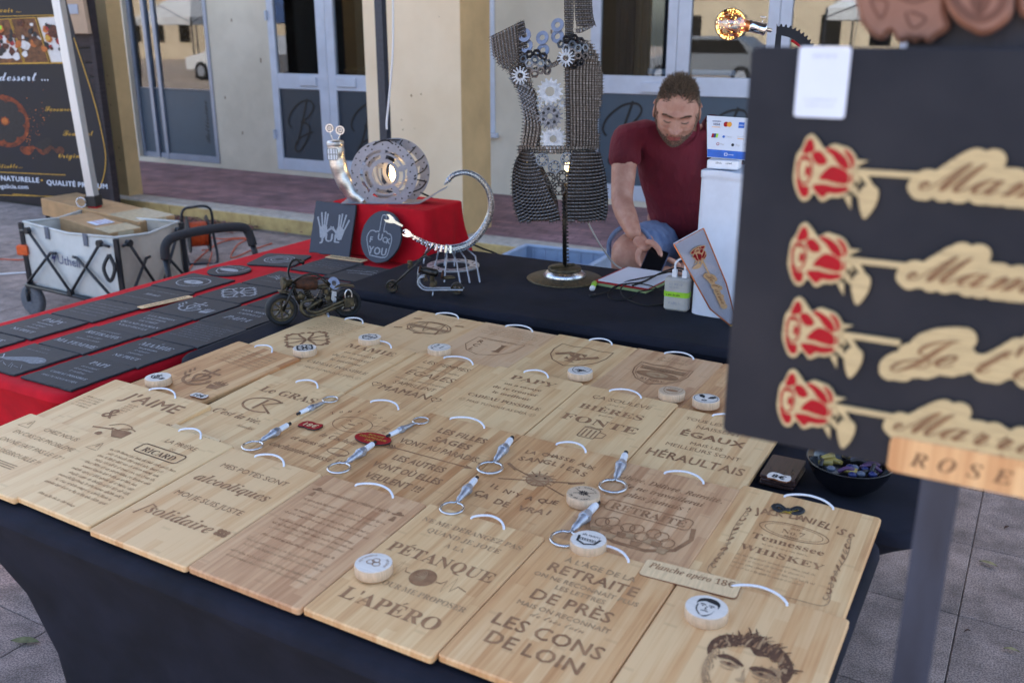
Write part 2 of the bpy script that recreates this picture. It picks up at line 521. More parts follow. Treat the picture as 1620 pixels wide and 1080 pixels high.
mat('black_gloss', lin(14, 15, 20), 0.12, noise=.05, spec=.6)
mat('white_card', lin(206, 212, 226), 0.5, noise=.03, scale=12)
mat('white_plastic', lin(226, 228, 234), 0.4, noise=.03)
mat('white_cloth', lin(208, 214, 228), 0.8, noise=.04, scale=14, bump=.06, bscale=300)
mat('grey_plastic', lin(176, 174, 170), 0.55, noise=.06, scale=30)
mat('lime', lin(150, 205, 50), 0.4, noise=.05)
mat('blue_sign', lin(26, 92, 190), 0.45)
mat('navy_ink', lin(28, 40, 96), 0.5)
mat('orange', lin(226, 92, 30), 0.5)
mat('yellow_ink', lin(230, 160, 40), 0.5)
mat('gold_ink', lin(196, 150, 50), 0.5)
mat('copper', lin(206, 120, 70), 0.3, 0.7)
mat('ribbon_gold', lin(206, 170, 50), 0.35, noise=.1)
mat('board_black', lin(20, 23, 33), 0.6, noise=.14, scale=7, rvar=.18, spec=.28, col2=lin(31, 33, 42), bump=.15, bscale=40)
mat('board_dark', lin(40, 36, 48), 0.5, noise=.22, scale=6, stretch=(60, 1, 1))
mat('carved', lin(150, 108, 92), 0.55, noise=.15, scale=12, col2=lin(122, 80, 62))
mat('carved_deep', lin(98, 58, 42), 0.6)
mat('ink_brown', lin(128, 92, 60), 0.7)
mat('post_metal', lin(52, 60, 78), 0.4, 0.4, noise=.2, scale=24, stretch=(1, 1, .2))
mat('alu', (0.52, 0.54, 0.58), 0.42, 0.85, noise=.05, scale=30, stretch=(1, 1, .05))
mat('dark_pole', lin(58, 60, 70), 0.45, 0.4, noise=.1)
# ================================================================== SETTING
mat('paving', lin(154, 136, 128), 0.85, noise=.22, scale=9, bump=.5, bscale=220, rand=.10)
# fine speckle of washed concrete slabs
def speckle(m, a, b, scale):
    nt = m.node_tree; N = nt.nodes; L = nt.links; bs = N['Principled BSDF']
    old = bs.inputs['Base Color'].links[0].from_socket
    v = N.new('ShaderNodeTexNoise'); v.inputs['Scale'].default_value = scale; v.inputs['Detail'].default_value = 2
    tc = N.new('ShaderNodeTexCoord'); L.new(tc.outputs['Object'], v.inputs[0])
    mr = N.new('ShaderNodeMapRange'); mr.inputs[1].default_value = .42; mr.inputs[2].default_value = .58; mr.inputs[3].default_value = a; mr.inputs[4].default_value = b
    L.new(v.outputs[0], mr.inputs[0])
    mx = N.new('ShaderNodeMix'); mx.data_type = 'RGBA'; mx.blend_type = 'MULTIPLY'; mx.inputs[0].default_value = 1
    L.new(old, mx.inputs[6]); L.new(mr.outputs[0], mx.inputs[7]); L.new(mx.outputs[2], bs.inputs['Base Color'])
speckle(M['paving'], .62, 1.28, 210)
mat('joint', lin(112, 102, 98), 0.95, noise=.2, scale=30)
mat('far_ground', lin(166, 152, 140), 0.9, noise=.15, scale=1.5)
g = MB()
g.box(-90, 90, -90, 60, -0.25, -0.012)
ground = g.build('ground', M['far_ground'], kind='structure', mw=RS.copy())
jb = MB(); jb.box(-13.5, 4, -2, 5.98, -0.011, -0.006)
jb.build('joint_mortar', M['joint'], ground)
sb = MB(); sb.prism(rrect(-.2235, .2235, -.2235, .2235, .005, 2), -0.005, 0.0, 0.002)
proto = None
_r = random.Random(3)
sl_pos = []
for i in range(-26, 6):
    for j in range(-2, 14):
        cu_, cv_ = -0.04 + (i + .5) * .45, 3.62 + (j - 8 + .5) * .45
        if cv_ > 5.95: continue
        p = S(cu_, cv_, 0) - Vector((0, 0, CAM_H))
        d = p.y * _c - p.z * _s
        if d < .3: continue
        X = 810 + FPX * p.x / d; Yp = 540 - FPX * (p.y * _s + p.z * _c) / d
        if not (-170 < X < 1800 and 250 < Yp < 1300): continue
        # leave out what lies well hidden under the tables
        hid = (-2.6 < cu_ < -.5 and 1.2 < cv_ < 3.1)
        if hid: continue
        sl_pos.append((cu_, cv_))
for cu_, cv_ in sl_pos[:300]:
    if proto is None: o = proto = sb.build('paving_slab', M['paving'], ground)
    else:
        o = proto.copy(); COL.objects.link(o); o.parent = ground
    o.location = (cu_, cv_, _r.uniform(-.0015, .0015)); o.rotation_euler = (_r.uniform(-.002, .002), _r.uniform(-.002, .002), 0)

rest = MB(); done = set((round(a_, 2), round(c_, 2)) for a_, c_ in sl_pos[:300])
for i in range(-30, 9):
    for j in range(-4, 14):
        cu_, cv_ = -0.04 + (i + .5) * .45, 3.62 + (j - 8 + .5) * .45
        if cv_ < 5.95 and (round(cu_, 2), round(cv_, 2)) not in done: rest.prism(rrect(-.2235, .2235, -.2235, .2235, .005, 1), -.005, 0, .002, M=Matrix.Translation((cu_, cv_, _r.uniform(-.0015, .0015))))
rest.build('paving_field', M['paving'], ground, kind='stuff')
# raised brick pavement under the arcade, with a concrete edge and a yellow painted kerb face
def brickmat():
    m = mat('brick_paver', lin(150, 116, 118), .9, noise=.2, scale=4)
    nt = m.node_tree; N = nt.nodes; L = nt.links; bs = N['Principled BSDF']
    old = bs.inputs['Base Color'].links[0].from_socket
    tc = N.new('ShaderNodeTexCoord'); br = N.new('ShaderNodeTexBrick')
    br.inputs['Scale'].default_value = 1.0; br.inputs['Brick Width'].default_value = .2; br.inputs['Row Height'].default_value = .1
    br.inputs['Mortar Size'].default_value = .006
    br.inputs['Color1'].default_value = (1.1, 1.05, 1.05, 1); br.inputs['Color2'].default_value = (.78, .8, .84, 1); br.inputs['Mortar'].default_value = (.55, .55, .55, 1)
    L.new(tc.outputs['Object'], br.inputs[0])
    mx = N.new('ShaderNodeMix'); mx.data_type = 'RGBA'; mx.blend_type = 'MULTIPLY'; mx.inputs[0].default_value = 1
    L.new(old, mx.inputs[6]); L.new(br.outputs[0], mx.inputs[7]); L.new(mx.outputs[2], bs.inputs['Base Color'])
    bp = N.new('ShaderNodeBump'); bp.inputs['Strength'].default_value = .6; bp.inputs['Distance'].default_value = .004
    L.new(br.outputs['Fac'], bp.inputs['Height']); bp.invert = True; L.new(bp.outputs[0], bs.inputs['Normal'])
    return m
brickmat()
mat('kerb_grey', lin(182, 172, 160), .9, noise=.15, scale=14, bump=.4, bscale=90)
mat('kerb_yellow', lin(204, 178, 118), .8, noise=.14, scale=9, bump=.3, bscale=90, col2=lin(170, 142, 92))
b = MB(); b.box(-14, 6, 6.24, 8.4, -.1, .118)
b.build('pavement', M['brick_paver'], kind='structure', mw=RS.copy())
b = MB()
b.box(-14, 6, 6.0, 6.235, -.1, .12, .012)
kb = b.build('kerb', M['kerb_grey'], kind='structure', mw=RS.copy())
b = MB()
for i in range(20):
    x0 = -14 + i
    b.box(x0 + .004, x0 + .996, 5.985, 5.998, -.05, .108, .004)
b.build('painted_face', M['kerb_yellow'], kb)
# fallen petals gathered along the kerb
mat('petal', lin(112, 62, 70), .9, noise=.3, scale=3, col2=lin(140, 104, 88))
b = MB(); _r = random.Random(5)
for i in range(1700):
    uu = _r.uniform(-8.2, -5.9); d = abs(_r.gauss(0, .16))
    if _r.random() < .06: uu = _r.uniform(-8, 0)
    c = Vector((uu, 5.975 - d, .004 + _r.random() * .02 * max(0, 1 - d * 4)))
    r = _r.uniform(.008, .022); a = _r.random() * 6.3; t = _r.uniform(-.6, .6)
    q = [(r * math.cos(a + k), r * .7 * math.sin(a + k), r * t * math.cos(k)) for k in (0, 1.6, 3.1, 4.7)]
    b.add([c + Vector(p) + Vector((0, 0, .008)) for p in q], [[0, 1, 2, 3]])
b.build('fallen_petals', M['petal'], kind='stuff', mw=RS.copy())

# ------------------------------------------------------------------ the shop building
mat('wall_grey', lin(222, 211, 192), .9, noise=.07, scale=1.6, bump=.3, bscale=50, col2=lin(200, 189, 170))
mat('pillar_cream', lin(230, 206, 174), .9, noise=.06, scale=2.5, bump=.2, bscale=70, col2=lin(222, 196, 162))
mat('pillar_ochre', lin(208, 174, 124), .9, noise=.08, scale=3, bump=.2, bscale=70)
mat('frame_white', lin(196, 202, 216), .4, noise=.05, scale=6)
mat('frame_grey', lin(140, 148, 166), .42, .3, noise=.06, scale=6)
mat('frost', lin(70, 84, 98), .55, noise=.05, scale=3)
mat('frost_dark', lin(48, 58, 70), .5, noise=.05, scale=3)
mat('decal', lin(18, 20, 24), .5)
mat('rust_spot', lin(120, 84, 48), .9)
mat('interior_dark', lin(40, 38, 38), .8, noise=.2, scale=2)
mat('interior_floor', lin(84, 72, 64), .5)
mat('curtain', lin(78, 76, 84), .9, noise=.1, scale=3)
mat('fridge_red', lin(140, 22, 28), .4)
mat('shelf_wood', lin(140, 98, 58), .6, noise=.2, scale=5)
def glassmat(name, tint, refl):
    m = bpy.data.materials.new(name); m.use_nodes = True
    nt = m.node_tree; N = nt.nodes; L = nt.links; N.clear()
    tr = N.new('ShaderNodeBsdfTransparent'); tr.inputs[0].default_value = (*tint, 1)
    gl = N.new('ShaderNodeBsdfGlossy'); gl.inputs['Roughness'].default_value = .015; gl.inputs[0].default_value = (.95, .97, 1, 1)
    fr = N.new('ShaderNodeFresnel'); fr.inputs[0].default_value = 1.5
    mr = N.new('ShaderNodeMapRange'); mr.inputs[1].default_value = 0; mr.inputs[2].default_value = 1; mr.inputs[3].default_value = refl; mr.inputs[4].default_value = 1
    mx = N.new('ShaderNodeMixShader'); o = N.new('ShaderNodeOutputMaterial')
    L.new(fr.outputs[0], mr.inputs[0]); L.new(mr.outputs[0], mx.inputs[0]); L.new(tr.outputs[0], mx.inputs[1]); L.new(gl.outputs[0], mx.inputs[2]); L.new(mx.outputs[0], o.inputs[0])
    MATS[name] = m
    return m
glassmat('shop_glass', (.70, .75, .78), .045)

bld = thing('shop_building', 'cream shop building with arcade pillars, glazed doors and frosted lower panes', 'building', RS.copy())
WV = 7.95
# door and window openings in the rear wall (u0, u1, z0, z1)
OPEN = [(-9.72, -8.36, .17, 2.5), (-7.47, -5.65, .17, 2.5), (-5.55, -4.68, .68, 2.5), (-3.70, -1.05, .17, 2.5)]
xs = [-14] + [x for o in OPEN for x in o[:2]] + [5]
b = MB()
for i in range(0, len(xs), 2): b.box(xs[i], xs[i + 1], WV, WV + .22, -.1, 4.4, 0)
for u0, u1, z0, z1 in OPEN:
    b.box(u0, u1, WV + .001, WV + .219, z1, 4.4)
    b.box(u0, u1, WV + .001, WV + .219, -.1, z0)
b.build('rear_wall', M['wall_grey'], bld)
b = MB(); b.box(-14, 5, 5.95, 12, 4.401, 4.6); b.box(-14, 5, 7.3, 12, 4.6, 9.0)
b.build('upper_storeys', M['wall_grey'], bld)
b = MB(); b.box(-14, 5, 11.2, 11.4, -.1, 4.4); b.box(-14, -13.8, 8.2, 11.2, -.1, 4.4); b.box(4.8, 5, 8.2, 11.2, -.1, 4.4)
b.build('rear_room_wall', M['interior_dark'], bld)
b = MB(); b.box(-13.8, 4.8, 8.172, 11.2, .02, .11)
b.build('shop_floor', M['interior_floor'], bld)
for (u0, u1, v0, v1, mf) in ((-4.76, -3.885, 6.1, 6.52, 'pillar_cream'), (-8.6, -7.535, 6.25, 6.9, 'pillar_ochre'), (.2, 1.1, 6.1, 6.5, 'pillar_cream')):
    if v0 > 6.2: u0, u1, v0, v1 = -7.85, -7.67, 6.1, 6.26
    b = MB(); b.box(u0, u1, v0, v1, -.1, 4.4, .004)
    pl = b.build('pillar', M[mf], bld)
    rs = MB(); _r = random.Random(int(u0 * 10))
    for k in range(9):
        x, z = _r.uniform(u0 + .06, u1 - .06), _r.uniform(.3, 1.85)
        rr = _r.uniform(.005, .011)
        rs.box(x, x + rr, v0 - .0016, v0 - .0004, z, z + rr * _r.uniform(.8, 1.6))
    rs.build('rust_marks', M['rust_spot'], pl, kind='stuff')
# side face of the cream pillar is painted ochre
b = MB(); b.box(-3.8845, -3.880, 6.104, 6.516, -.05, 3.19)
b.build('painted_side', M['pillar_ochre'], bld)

def leaf(u0, u1, z0, z1, zr, fw=.07, fm='frame_white', frostm='frost', letter=None, script=None, name='door', rail=.15, hinges=None, v0=WV - .01, fz=None, fwr=None):
    """a framed glazed leaf: stiles, rails, upper pane, frosted lower panel"""
    b = MB(); d = .05; fwr = fwr or fw
    b.box(u0, u0 + fw, v0, v0 + d, z0, z1, .004); b.box(u1 - fwr, u1, v0, v0 + d, z0, z1, .004)
    b.box(u0 + fw, u1 - fwr, v0 + .004, v0 + d - .004, z0, z0 + fw * 1.5, .003); b.box(u0 + fw, u1 - fwr, v0 + .004, v0 + d - .004, z1 - fw, z1, .003)
    if rail: b.box(u0 + fw, u1 - fwr, v0 + .003, v0 + d - .003, zr, zr + rail, .004)
    o = b.build(name, M[fm], bld)
    p = MB(); zt_ = zr + (rail or 0)
    p.box(u0 + fw, u1 - fwr, v0 + .022, v0 + .028, zt_, z1 - fw)
    p.build('pane', M['shop_glass'], o)
    p = MB(); p.box(u0 + fw, u1 - fwr, v0 + .022, v0 + .028, z0 + fw * 1.5, zr)
    p.build('frosted_panel', M[frostm], o)
    if letter:
        l = MB(); l.box(letter[0], letter[1], v0 - .022, v0 + .002, letter[2], letter[3], .004)
        l.build('letter_plate', M[fm], o)
    if hinges is not None:
        h = MB()
        for zz in hinges: h.cyl((u0 - .005, v0 - .012, zz - .05), (u0 - .005, v0 - .012, zz + .05), .014, n=8)
        h.build('hinge', M[fm], o)
    return o
def scriptB(parent, x, z, h, v0, shear=.25):
    B = MB()
    f = lambda pts: [(x + (px + shear * (py - .5)) * h, z + py * h) for px, py in pts]
    stem = smooth([Vector((*p, 0)) for p in f([(.02, 1.0), (-.02, .6), (-.06, .28), (-.1, .05)])], 6)
    bowl = smooth([Vector((*p, 0)) for p in f([(-.30, .40), (-.40, .52), (-.36, .72), (-.15, .92), (.1, .96), (.22, .84), (.12, .64), (-.06, .52), (.1, .50), (.2, .36), (.12, .1), (-.02, -.08), (-.14, -.02), (-.08, .16), (.12, .28), (.3, .34)])], 6)
    Mx = Matrix(((1, 0, 0, 0), (0, 0, -1, 0), (0, 1, 0, 0), (0, 0, 0, 1)))
    B.line([(p.x, p.y) for p in stem], h * .045, 0, 0, M=Matrix.Translation((0, v0, 0)) @ Mx)
    B.line([(p.x, p.y) for p in bowl], h * .038, 0.0015, 0, M=Matrix.Translation((0, v0, 0)) @ Mx)
    B.build('lettering', M['decal'], parent)
# sliding door by the yellow pillar
sd = leaf(-9.24, -8.36, .17, 2.5, .985, .05, 'frame_grey', rail=.004, name='sliding_door')
sd2 = leaf(-9.72, -9.25, .17, 2.5, .985, .04, 'frame_grey', rail=.004, name='sliding_door', v0=WV + .06)
b = MB(); b.box(-9.47, -9.42, WV + .05, WV + .09, .17, 2.5, .003); b.build('mullion', M['frame_grey'], bld)
b = MB()
text(b, 'Bellissimo', .085, 0, 0, 's', M=Matrix.Translation((-8.50, WV + .0085, .63)) @ Matrix.Rotation(R(90), 4, 'X') @ Matrix.Rotation(R(90), 4, 'Z'))
b.build('lettering', M['decal'], sd)
# double door with the letter plates
d1 = leaf(-7.47, -6.69, .17, 2.5, 1.035, .085, letter=(-7.06, -6.84, 1.075, 1.165), hinges=(.55, 1.78), frostm='frost_dark', rail=.16, fwr=.12)
scriptB(d1, -7.08, .42, .52, WV + .009)
d2 = leaf(-6.685, -5.65, .17, 2.5, 1.035, .1, letter=(-6.56, -6.32, 1.075, 1.165), frostm='frost_dark', rail=.16)
scriptB(d2, -6.22, .42, .52, WV + .009)
# window behind the pillar
w1 = leaf(-5.55, -4.68, .70, 2.5, 1.08, .055, frostm='frost', rail=.004, name='window')
b = MB(); b.box(-5.58, -4.64, WV - .05, WV - .002, .655, .70, .005); b.build('window_sill', M['frame_white'], bld)
# right hand double doors
d3 = leaf(-3.70, -2.905, .17, 2.5, 1.10, .09, letter=(-3.2, -2.98, 1.12, 1.20), rail=.155, fwr=.085)
scriptB(d3, -3.36, .52, .52, WV + .009)
d4 = leaf(-2.90, -2.06, .17, 2.5, 1.10, .11, rail=.155, fwr=.09)
scriptB(d4, -2.42, .50, .52, WV + .009)
d5 = leaf(-2.055, -1.05, .17, 2.5, 1.10, .09, rail=.155)
for pr, (x0, x1) in ((d3, (-3.17, -2.98)), (d4, (-2.77, -2.40))):
    b = MB(); b.box(x0, x1, WV + .03, WV + .034, 1.27, 1.315); b.build('inside_notice', M['white_card'], pr)
# rusty screw holes on the grey wall
b = MB(); _r = random.Random(11)
for x, z in ((-8.0, 1.72), (-7.98, .52), (-7.62, 1.3), (-8.2, .9), (-4.3, 1.1), (-4.1, 1.6)):
    b.box(x, x + .014, WV - .002, WV - .0005, z, z + _r.uniform(.012, .05))
b.build('rust_marks', M['rust_spot'], bld, kind='stuff')
# interior things seen through the panes
def inside(name, label, cat, boxes, m, group=None):
    b = MB()
    for x in boxes: b.box(*x, .006)
    o = b.build(name, M[m], mw=RS.copy()); tag(o, label, cat, group); return o
inside('drinks_fridge', 'tall red drinks fridge standing inside the sliding glass door', 'fridge', [(-10.1, -9.5, 8.6, 9.2, .11, 1.95), (-10.06, -9.54, 8.575, 8.598, .3, 1.75)], 'fridge_red')
inside('shop_counter', 'pale wooden counter with shelf behind the double glazed door', 'counter', [(-7.4, -5.6, 9.3, 9.8, .11, 1.15), (-7.5, -5.5, 9.2, 9.9, 1.15, 1.2), (-7.4, -6.6, 10.3, 10.6, 1.5, 1.56)], 'shelf_wood')
b = MB()
for k in range(16):
    x = -3.62 + k * .035
    b.cyl((x, 8.35 + .03 * (k % 2), .12), (x, 8.35 + .03 * (k % 2), 2.5), .024, n=8)
o = b.build('curtain', M['curtain'], mw=RS.copy()); tag(o, 'grey pleated curtain hanging inside the right glazed shop door', 'curtain')
b = MB(); b.box(-9.0, -8.4, 9.0, 9.6, .11, .9, .01); b.box(-9.05, -8.35, 8.95, 9.65, .9, .95, .01)
o = b.build('wooden_table', M['shelf_wood'], mw=RS.copy()); tag(o, 'brown wooden table standing inside behind the sliding door pane', 'table')
# ================================================================== TABLES
def tabled(name, label, u0, u1, v0, v1, zf, m, pull=.30, rad=.05):
    """a folding table in a stretch cover: level top, rounded edge, cover that draws in between the feet"""
    T_ = thing(name, label, 'table', RS.copy())
    b = MB(); ol = rrect(u0, u1, v0, v1, rad, 5); n = len(ol)
    # subdivide the outline
    P = []
    for i in range(n):
        a, c = Vector(ol[i]), Vector(ol[(i + 1) % n]); k = max(1, int((c - a).length / .06))
        for j in range(k): P.append(a + (c - a) * j / k)
    n = len(P); cx, cy = (u0 + u1) / 2, (v0 + v1) / 2
    levels = [(0.0, 0, -.012), (.0, 0, -.003), (.004, 0, 0)]
    V = []; rows = []
    def zt_(p): return zf(p.x, p.y)
    def corner(p):
        du = min(abs(p.x - u0), abs(p.x - u1)) / (u1 - u0); dv = min(abs(p.y - v0), abs(p.y - v1)) / (v1 - v0)
        t = du if (abs(p.y - v0) < 1e-3 + rad or abs(p.y - v1) < 1e-3 + rad) and du > dv else dv
        return t
    fr = [0.0, .03, .12, .3, .5, .7, .85, 1.0]
    for f in fr:
        for p in P:
            z0 = zt_(p) - .022
            t = max(0.0, min(1.0, corner(p) * 2))               # 0 at a foot, 1 midway
            s_ = math.sin(math.pi * min(1, t) / 2)
            hem = .03 + .30 * s_ ** 1.2
            z = z0 + (hem - z0) * f if f > 0 else z0
            g = 1 - (1 - f) ** 4
            q = Vector((cx + (p.x - cx) * (1 - 2 * pull * g / (u1 - u0)), cy + (p.y - cy) * (1 - 2 * .07 * g / (v1 - v0))))
            V.append((q.x, q.y, z))
    F = []
    for k in range(len(fr) - 1):
        for i in range(n):
            j = (i + 1) % n
            F.append([k * n + i, (k + 1) * n + i, (k + 1) * n + j, k * n + j])
    b.add(V, F, 0, True)
    # rounded top edge and top
    V2 = []; 
    for ins, dz in ((0, -.022), (.003, -.009), (.010, -.002), (.022, 0.0)):
        for p in P:
            d = Vector((cx - p.x, cy - p.y)); d = Vector((math.copysign(1, d.x) if abs(p.x - u0) < rad + 1e-3 or abs(p.x - u1) < rad + 1e-3 else 0, math.copysign(1, d.y) if abs(p.y - v0) < rad + 1e-3 or abs(p.y - v1) < rad + 1e-3 else 0))
            if d.length > 0: d.normalize()
            q = p + d * ins
            V2.append((q.x, q.y, zt_(p) + dz))
    F2 = []
    for k in range(3):
        for i in range(n):
            j = (i + 1) % n
            F2.append([k * n + i, k * n + j, (k + 1) * n + j, (k + 1) * n + i])
    F2.append([3 * n + i for i in range(n)])
    b.add(V2, F2, 0, True); b.sm[-1] = False
    b.build('stretch_cover', m, T_)
    lg = MB()
    for x in (u0 + pull + .03, u1 - pull - .03):
        for y in (v0 + .11, v1 - .11):
            l = MB(); l.cyl((x, y, 0.0), (x, y, zf(x, y) - .05), .014, n=8); l.build('leg', M['dark_pole'], T_)
    return T_
cloth_up = -.020
zfront = lambda u, v: tz(S(u, v)) + cloth_up
tabled('display_table', 'navy draped table covered in rows of engraved wooden boards', -1.97, -.165, .935, 1.70, zfront, M['navy_cloth'])
tabled('display_table', 'navy draped middle table carrying the back rows of boards and a black bowl', -2.05, -.10, 1.705, 2.40, zfront, M['navy_cloth'])
tabled('display_table', 'bare navy draped table behind the boards with torso lamp and white pedestal', -2.08, -.25, 2.43, 3.165, lambda u, v: .79, M['navy_cloth'])
tabled('display_table', 'red draped table set out with rows of dark slates', -2.85, -2.085, 1.385, 3.33, lambda u, v: .74, M['red_cloth'])

# ================================================================== ENGRAVED BOARDS
BT = .014
_bn = [0]
def board(label, u, v, w=.25, l=.365, mt='bamboo_pale', rot=0.0, lift=.011, cord=True, eng=None, em='burn', r=.007):
    """u, v: the middle of the rear edge; the board's own frame has its origin there, y towards the rear"""
    c = S(u, v); zb = tz(c) - BT
    p = Vector((c.x, c.y, zb + lift))
    # slope: rear edge rests on the board behind, front edge on the cloth
    ang = math.atan2(lift, l) + TS * .87
    Mx = Matrix.Translation(p) @ RS @ Matrix.Rotation(rot, 4, 'Z') @ Matrix.Rotation(-TS * -.49, 4, 'Y') @ Matrix.Rotation(ang, 4, 'X')
    T_ = thing('engraved_board', label, 'board', Mx, 'engraved wooden boards laid out in rows')
    b = MB(); b.prism(rrect(-w / 2, w / 2, -l, 0, r, 4), 0, BT, .0025)
    b.build('plank', M[mt], T_)
    if eng:
        e = MB(); eng(e, w, l); e.M = None
        if e.f: e.build('engraving', [M[em], M['burn_faint'], M['burn_dark'], M['ink']], T_, loc=(0, 0, BT + .0005))
    if cord:
        cb = MB(); a = .040 + .006 * math.sin(_bn[0] * 2.1); off = .012 * math.sin(_bn[0] * 1.7)
        pts = smooth([(off - a, -.010, BT - .003), (off - a * .97, -.008, BT + .0025), (off - a * .55, .002, BT + .005), (off, .007, BT + .006), (off + a * .6, .002, BT + .0055), (off + a, -.010, BT + .003), (off + a * 1.02, -.013, BT - .003)], 5)
        cb.tube(pts, .0023, 7)
        cb.build('hanging_cord', M['cord_white'], T_)
    _bn[0] += 1
    return T_
def heart(e, x, y, s, z=0, m=0):
    pts = [(x + s * 16 * math.sin(t) ** 3 / 17, y + s * (13 * math.cos(t) - 5 * math.cos(2 * t) - 2 * math.cos(3 * t) - math.cos(4 * t)) / 17) for t in [2 * math.pi * i / 20 for i in range(20)]]
    e.line(pts, s * .16, z, m, closed=True)
def occitan(e, x, y, s, w, m=0, z=0):
    for k in range(4):
        a = k * math.pi / 2
        P = lambda px, py: (x + s * (px * math.cos(a) - py * math.sin(a)), y + s * (px * math.sin(a) + py * math.cos(a)))
        for sg_ in (1, -1):
            e.line([P(.05, 0), P(.5, .16 * sg_), P(.78, .34 * sg_), P(.72, .46 * sg_)], w, z, m)
            e.line([P(.74, .38 * sg_), P(1.0, .20 * sg_), P(.98, .05 * sg_), P(1.0, 0)], w, z + .0002, m)
            e.poly(circ(w * .85, 8, *P(.70, .50 * sg_)), z + .0003, m)
            e.poly(circ(w * .8, 8, *P(1.0, .2 * sg_)), z + .0003, m)
        e.poly(circ(w * .85, 8, *P(1.08, 0)), z + .0003, m)
def camargue(e, x, y, s, w, m=0, z=0):
    P = lambda px, py: (x + s * px, y + s * py)
    e.line([P(0, -.85), P(0, .95)], w, z, m); e.line([P(-.5, .55), P(.5, .55)], w, z + .0002, m)
    for a, b in (((-.5, .45), (-.5, .65)), ((.5, .45), (.5, .65)), ((-.1, .95), (.1, .95))): e.line([P(*a), P(*b)], w * 1.3, z + .0003, m)
    e.line([P(.42 * 16 / 16 * math.sin(t) ** 3, -.1 + .03 * (13 * math.cos(t) - 5 * math.cos(2 * t) - 2 * math.cos(3 * t) - math.cos(4 * t))) for t in [2 * math.pi * i / 22 for i in range(22)]], w * .9, z + .0004, m, closed=True)
    e.line([P(.75 * math.cos(t), -.25 + .62 * math.sin(t)) for t in [math.pi + math.pi * i / 14 for i in range(15)]], w * 1.1, z + .0005, m)
    for q in (-1, 1): e.poly([P(q * .75, -.05), P(q * .9, -.35), P(q * .58, -.3)], z + .0006, m)
    # a sprig and a bull's head beside it
    for k in range(9): e.poly(circ(s * .07, 6, x - s * (1.0 + .1 * (k % 3)), y + s * (.1 + .09 * k - .3)), z, m)
    e.poly([P(1.0, -.35), P(1.75, -.25), P(1.7, -.62), P(1.15, -.75)], z, m)
    for k in range(8): e.line([P(1.1 + .09 * k, -.25), P(1.05 + .1 * k, -.02 + .1 * (k % 3))], w * .5, z, m)
def shield(s, x, y, top=.0):
    pts = [(-1, .95), (-.5, .86), (0, .98), (.5, .86), (1, .95), (1.02, .3), (.9, -.2), (.6, -.65), (0, -1), (-.6, -.65), (-.9, -.2), (-1.02, .3)]
    return [(x + s * a, y + s * b) for a, b in pts]
rows = lambda e, w, y0, n, dy, h, m=1, seed=1, k=.40: [scrawl(e, -w * (k - .04 * ((i * seed * 7) % 3)), w * (k - .05 * ((i * seed * 5) % 3)), y0 - i * dy, h, 0, m, random.Random(seed * 100 + i)) for i in range(n)]
def e_chez(e, w, l):
    text(e, 'CHEZ NOUS', .017, 0, -.048, mat=1); text(e, 'EN CAS DE PROBLÈME', .017, -.01, -.085, mat=1, maxw=w * .72); text(e, 'ON NE FAIT PAS LE 17 !', .017, 0, -.122, mat=1, maxw=w * .8)
    text(e, 'ON SE DÉBROUILLE !!', .017, -.02, -.158, mat=1, maxw=w * .78)
    for x in (-.115, .118):
        e.line([(x - .018, -.055), (x + .018, -.055), (x, -.024)], .003, 0, 0, closed=True); e.line([(x, -.032), (x, -.045)], .003, 0.0002, 0)
    for k in range(3): e.line([(-.09, -.182 - k * .007), (.05, -.182 - k * .007)], .003, 0, 0)
def e_jaime(e, w, l):
    text(e, "J'AIME", .046, .035, -.075, 'b', sx=1.15, shear=.05)
    text(e, '&', .05, -.01, -.16, 'b')
    rows(e, w, -.09, 5, .010, .006, 1, 3, .05)
    for i in range(5): scrawl(e, -.145, -.085, -.105 - i * .011, .007, 0, 1, random.Random(i))
    # a rolled leaf, pepper corns and a plum
    e.line([(.005, -.205), (.06, -.193)], .005, 0, 0)
    e.line([(p.x, p.y) for p in smooth([(.035, -.185, 0), (.06, -.165, 0), (.095, -.17, 0), (.085, -.19, 0), (.05, -.19, 0)], 4)], .003, .0002, 0)
    e.poly([(.06, -.212 + .014), (.07, -.19), (.11, -.185), (.125, -.2), (.115, -.215), (.085, -.22)], .0004, 0)
    e.line([(.1 + .026 * math.cos(t), -.195 + .02 * math.sin(t)) for t in [i * .5 for i in range(13)]], .003, .0006, 0)
    e.poly(circ(.009, 8, .045, -.222), .0003, 0)
def e_priere(e, w, l):
    text(e, 'LA PRIÈRE', .018, .02, -.062); text(e, 'DU', .009, .02, -.082, mat=1)
    text(e, 'RICARD', .021, .01, -.114, 'f', mat=2); e.line(rrect(-.055, .075, -.121, -.086, .008), .003, .0003, 2, closed=True)
    rnd = random.Random(4)
    for i in range(11): scrawl(e, -w * .40 + .012 * (i % 2), w * (.40 - .08 * ((i * 3) % 4) / 3), -.145 - i * .0155, .0085, 0, 0, rnd)
    scrawl(e, -.07, .04, -.335, .008, 0, 0, rnd)
def e_potes(e, w, l):
    text(e, 'MES POTES SONT', .019, 0, -.075, maxw=w * .72); text(e, 'alcooliques', .034, .0, -.138, 'm', sx=1.15, maxw=w * .78)
    text(e, 'MOI JE SUIS JUSTE', .019, 0, -.198, maxw=w * .78); text(e, 'solidaire', .036, .0, -.272, 'm', sx=1.1)
    for k in range(6): e.poly(circ(.006, 7, .095 + .009 * (k % 3), -.262 + .01 * (k // 3)), .0003, 0)
    e.line([(-.1, -.285), (-.09, -.245), (-.075, -.25)], .004, 0, 0)
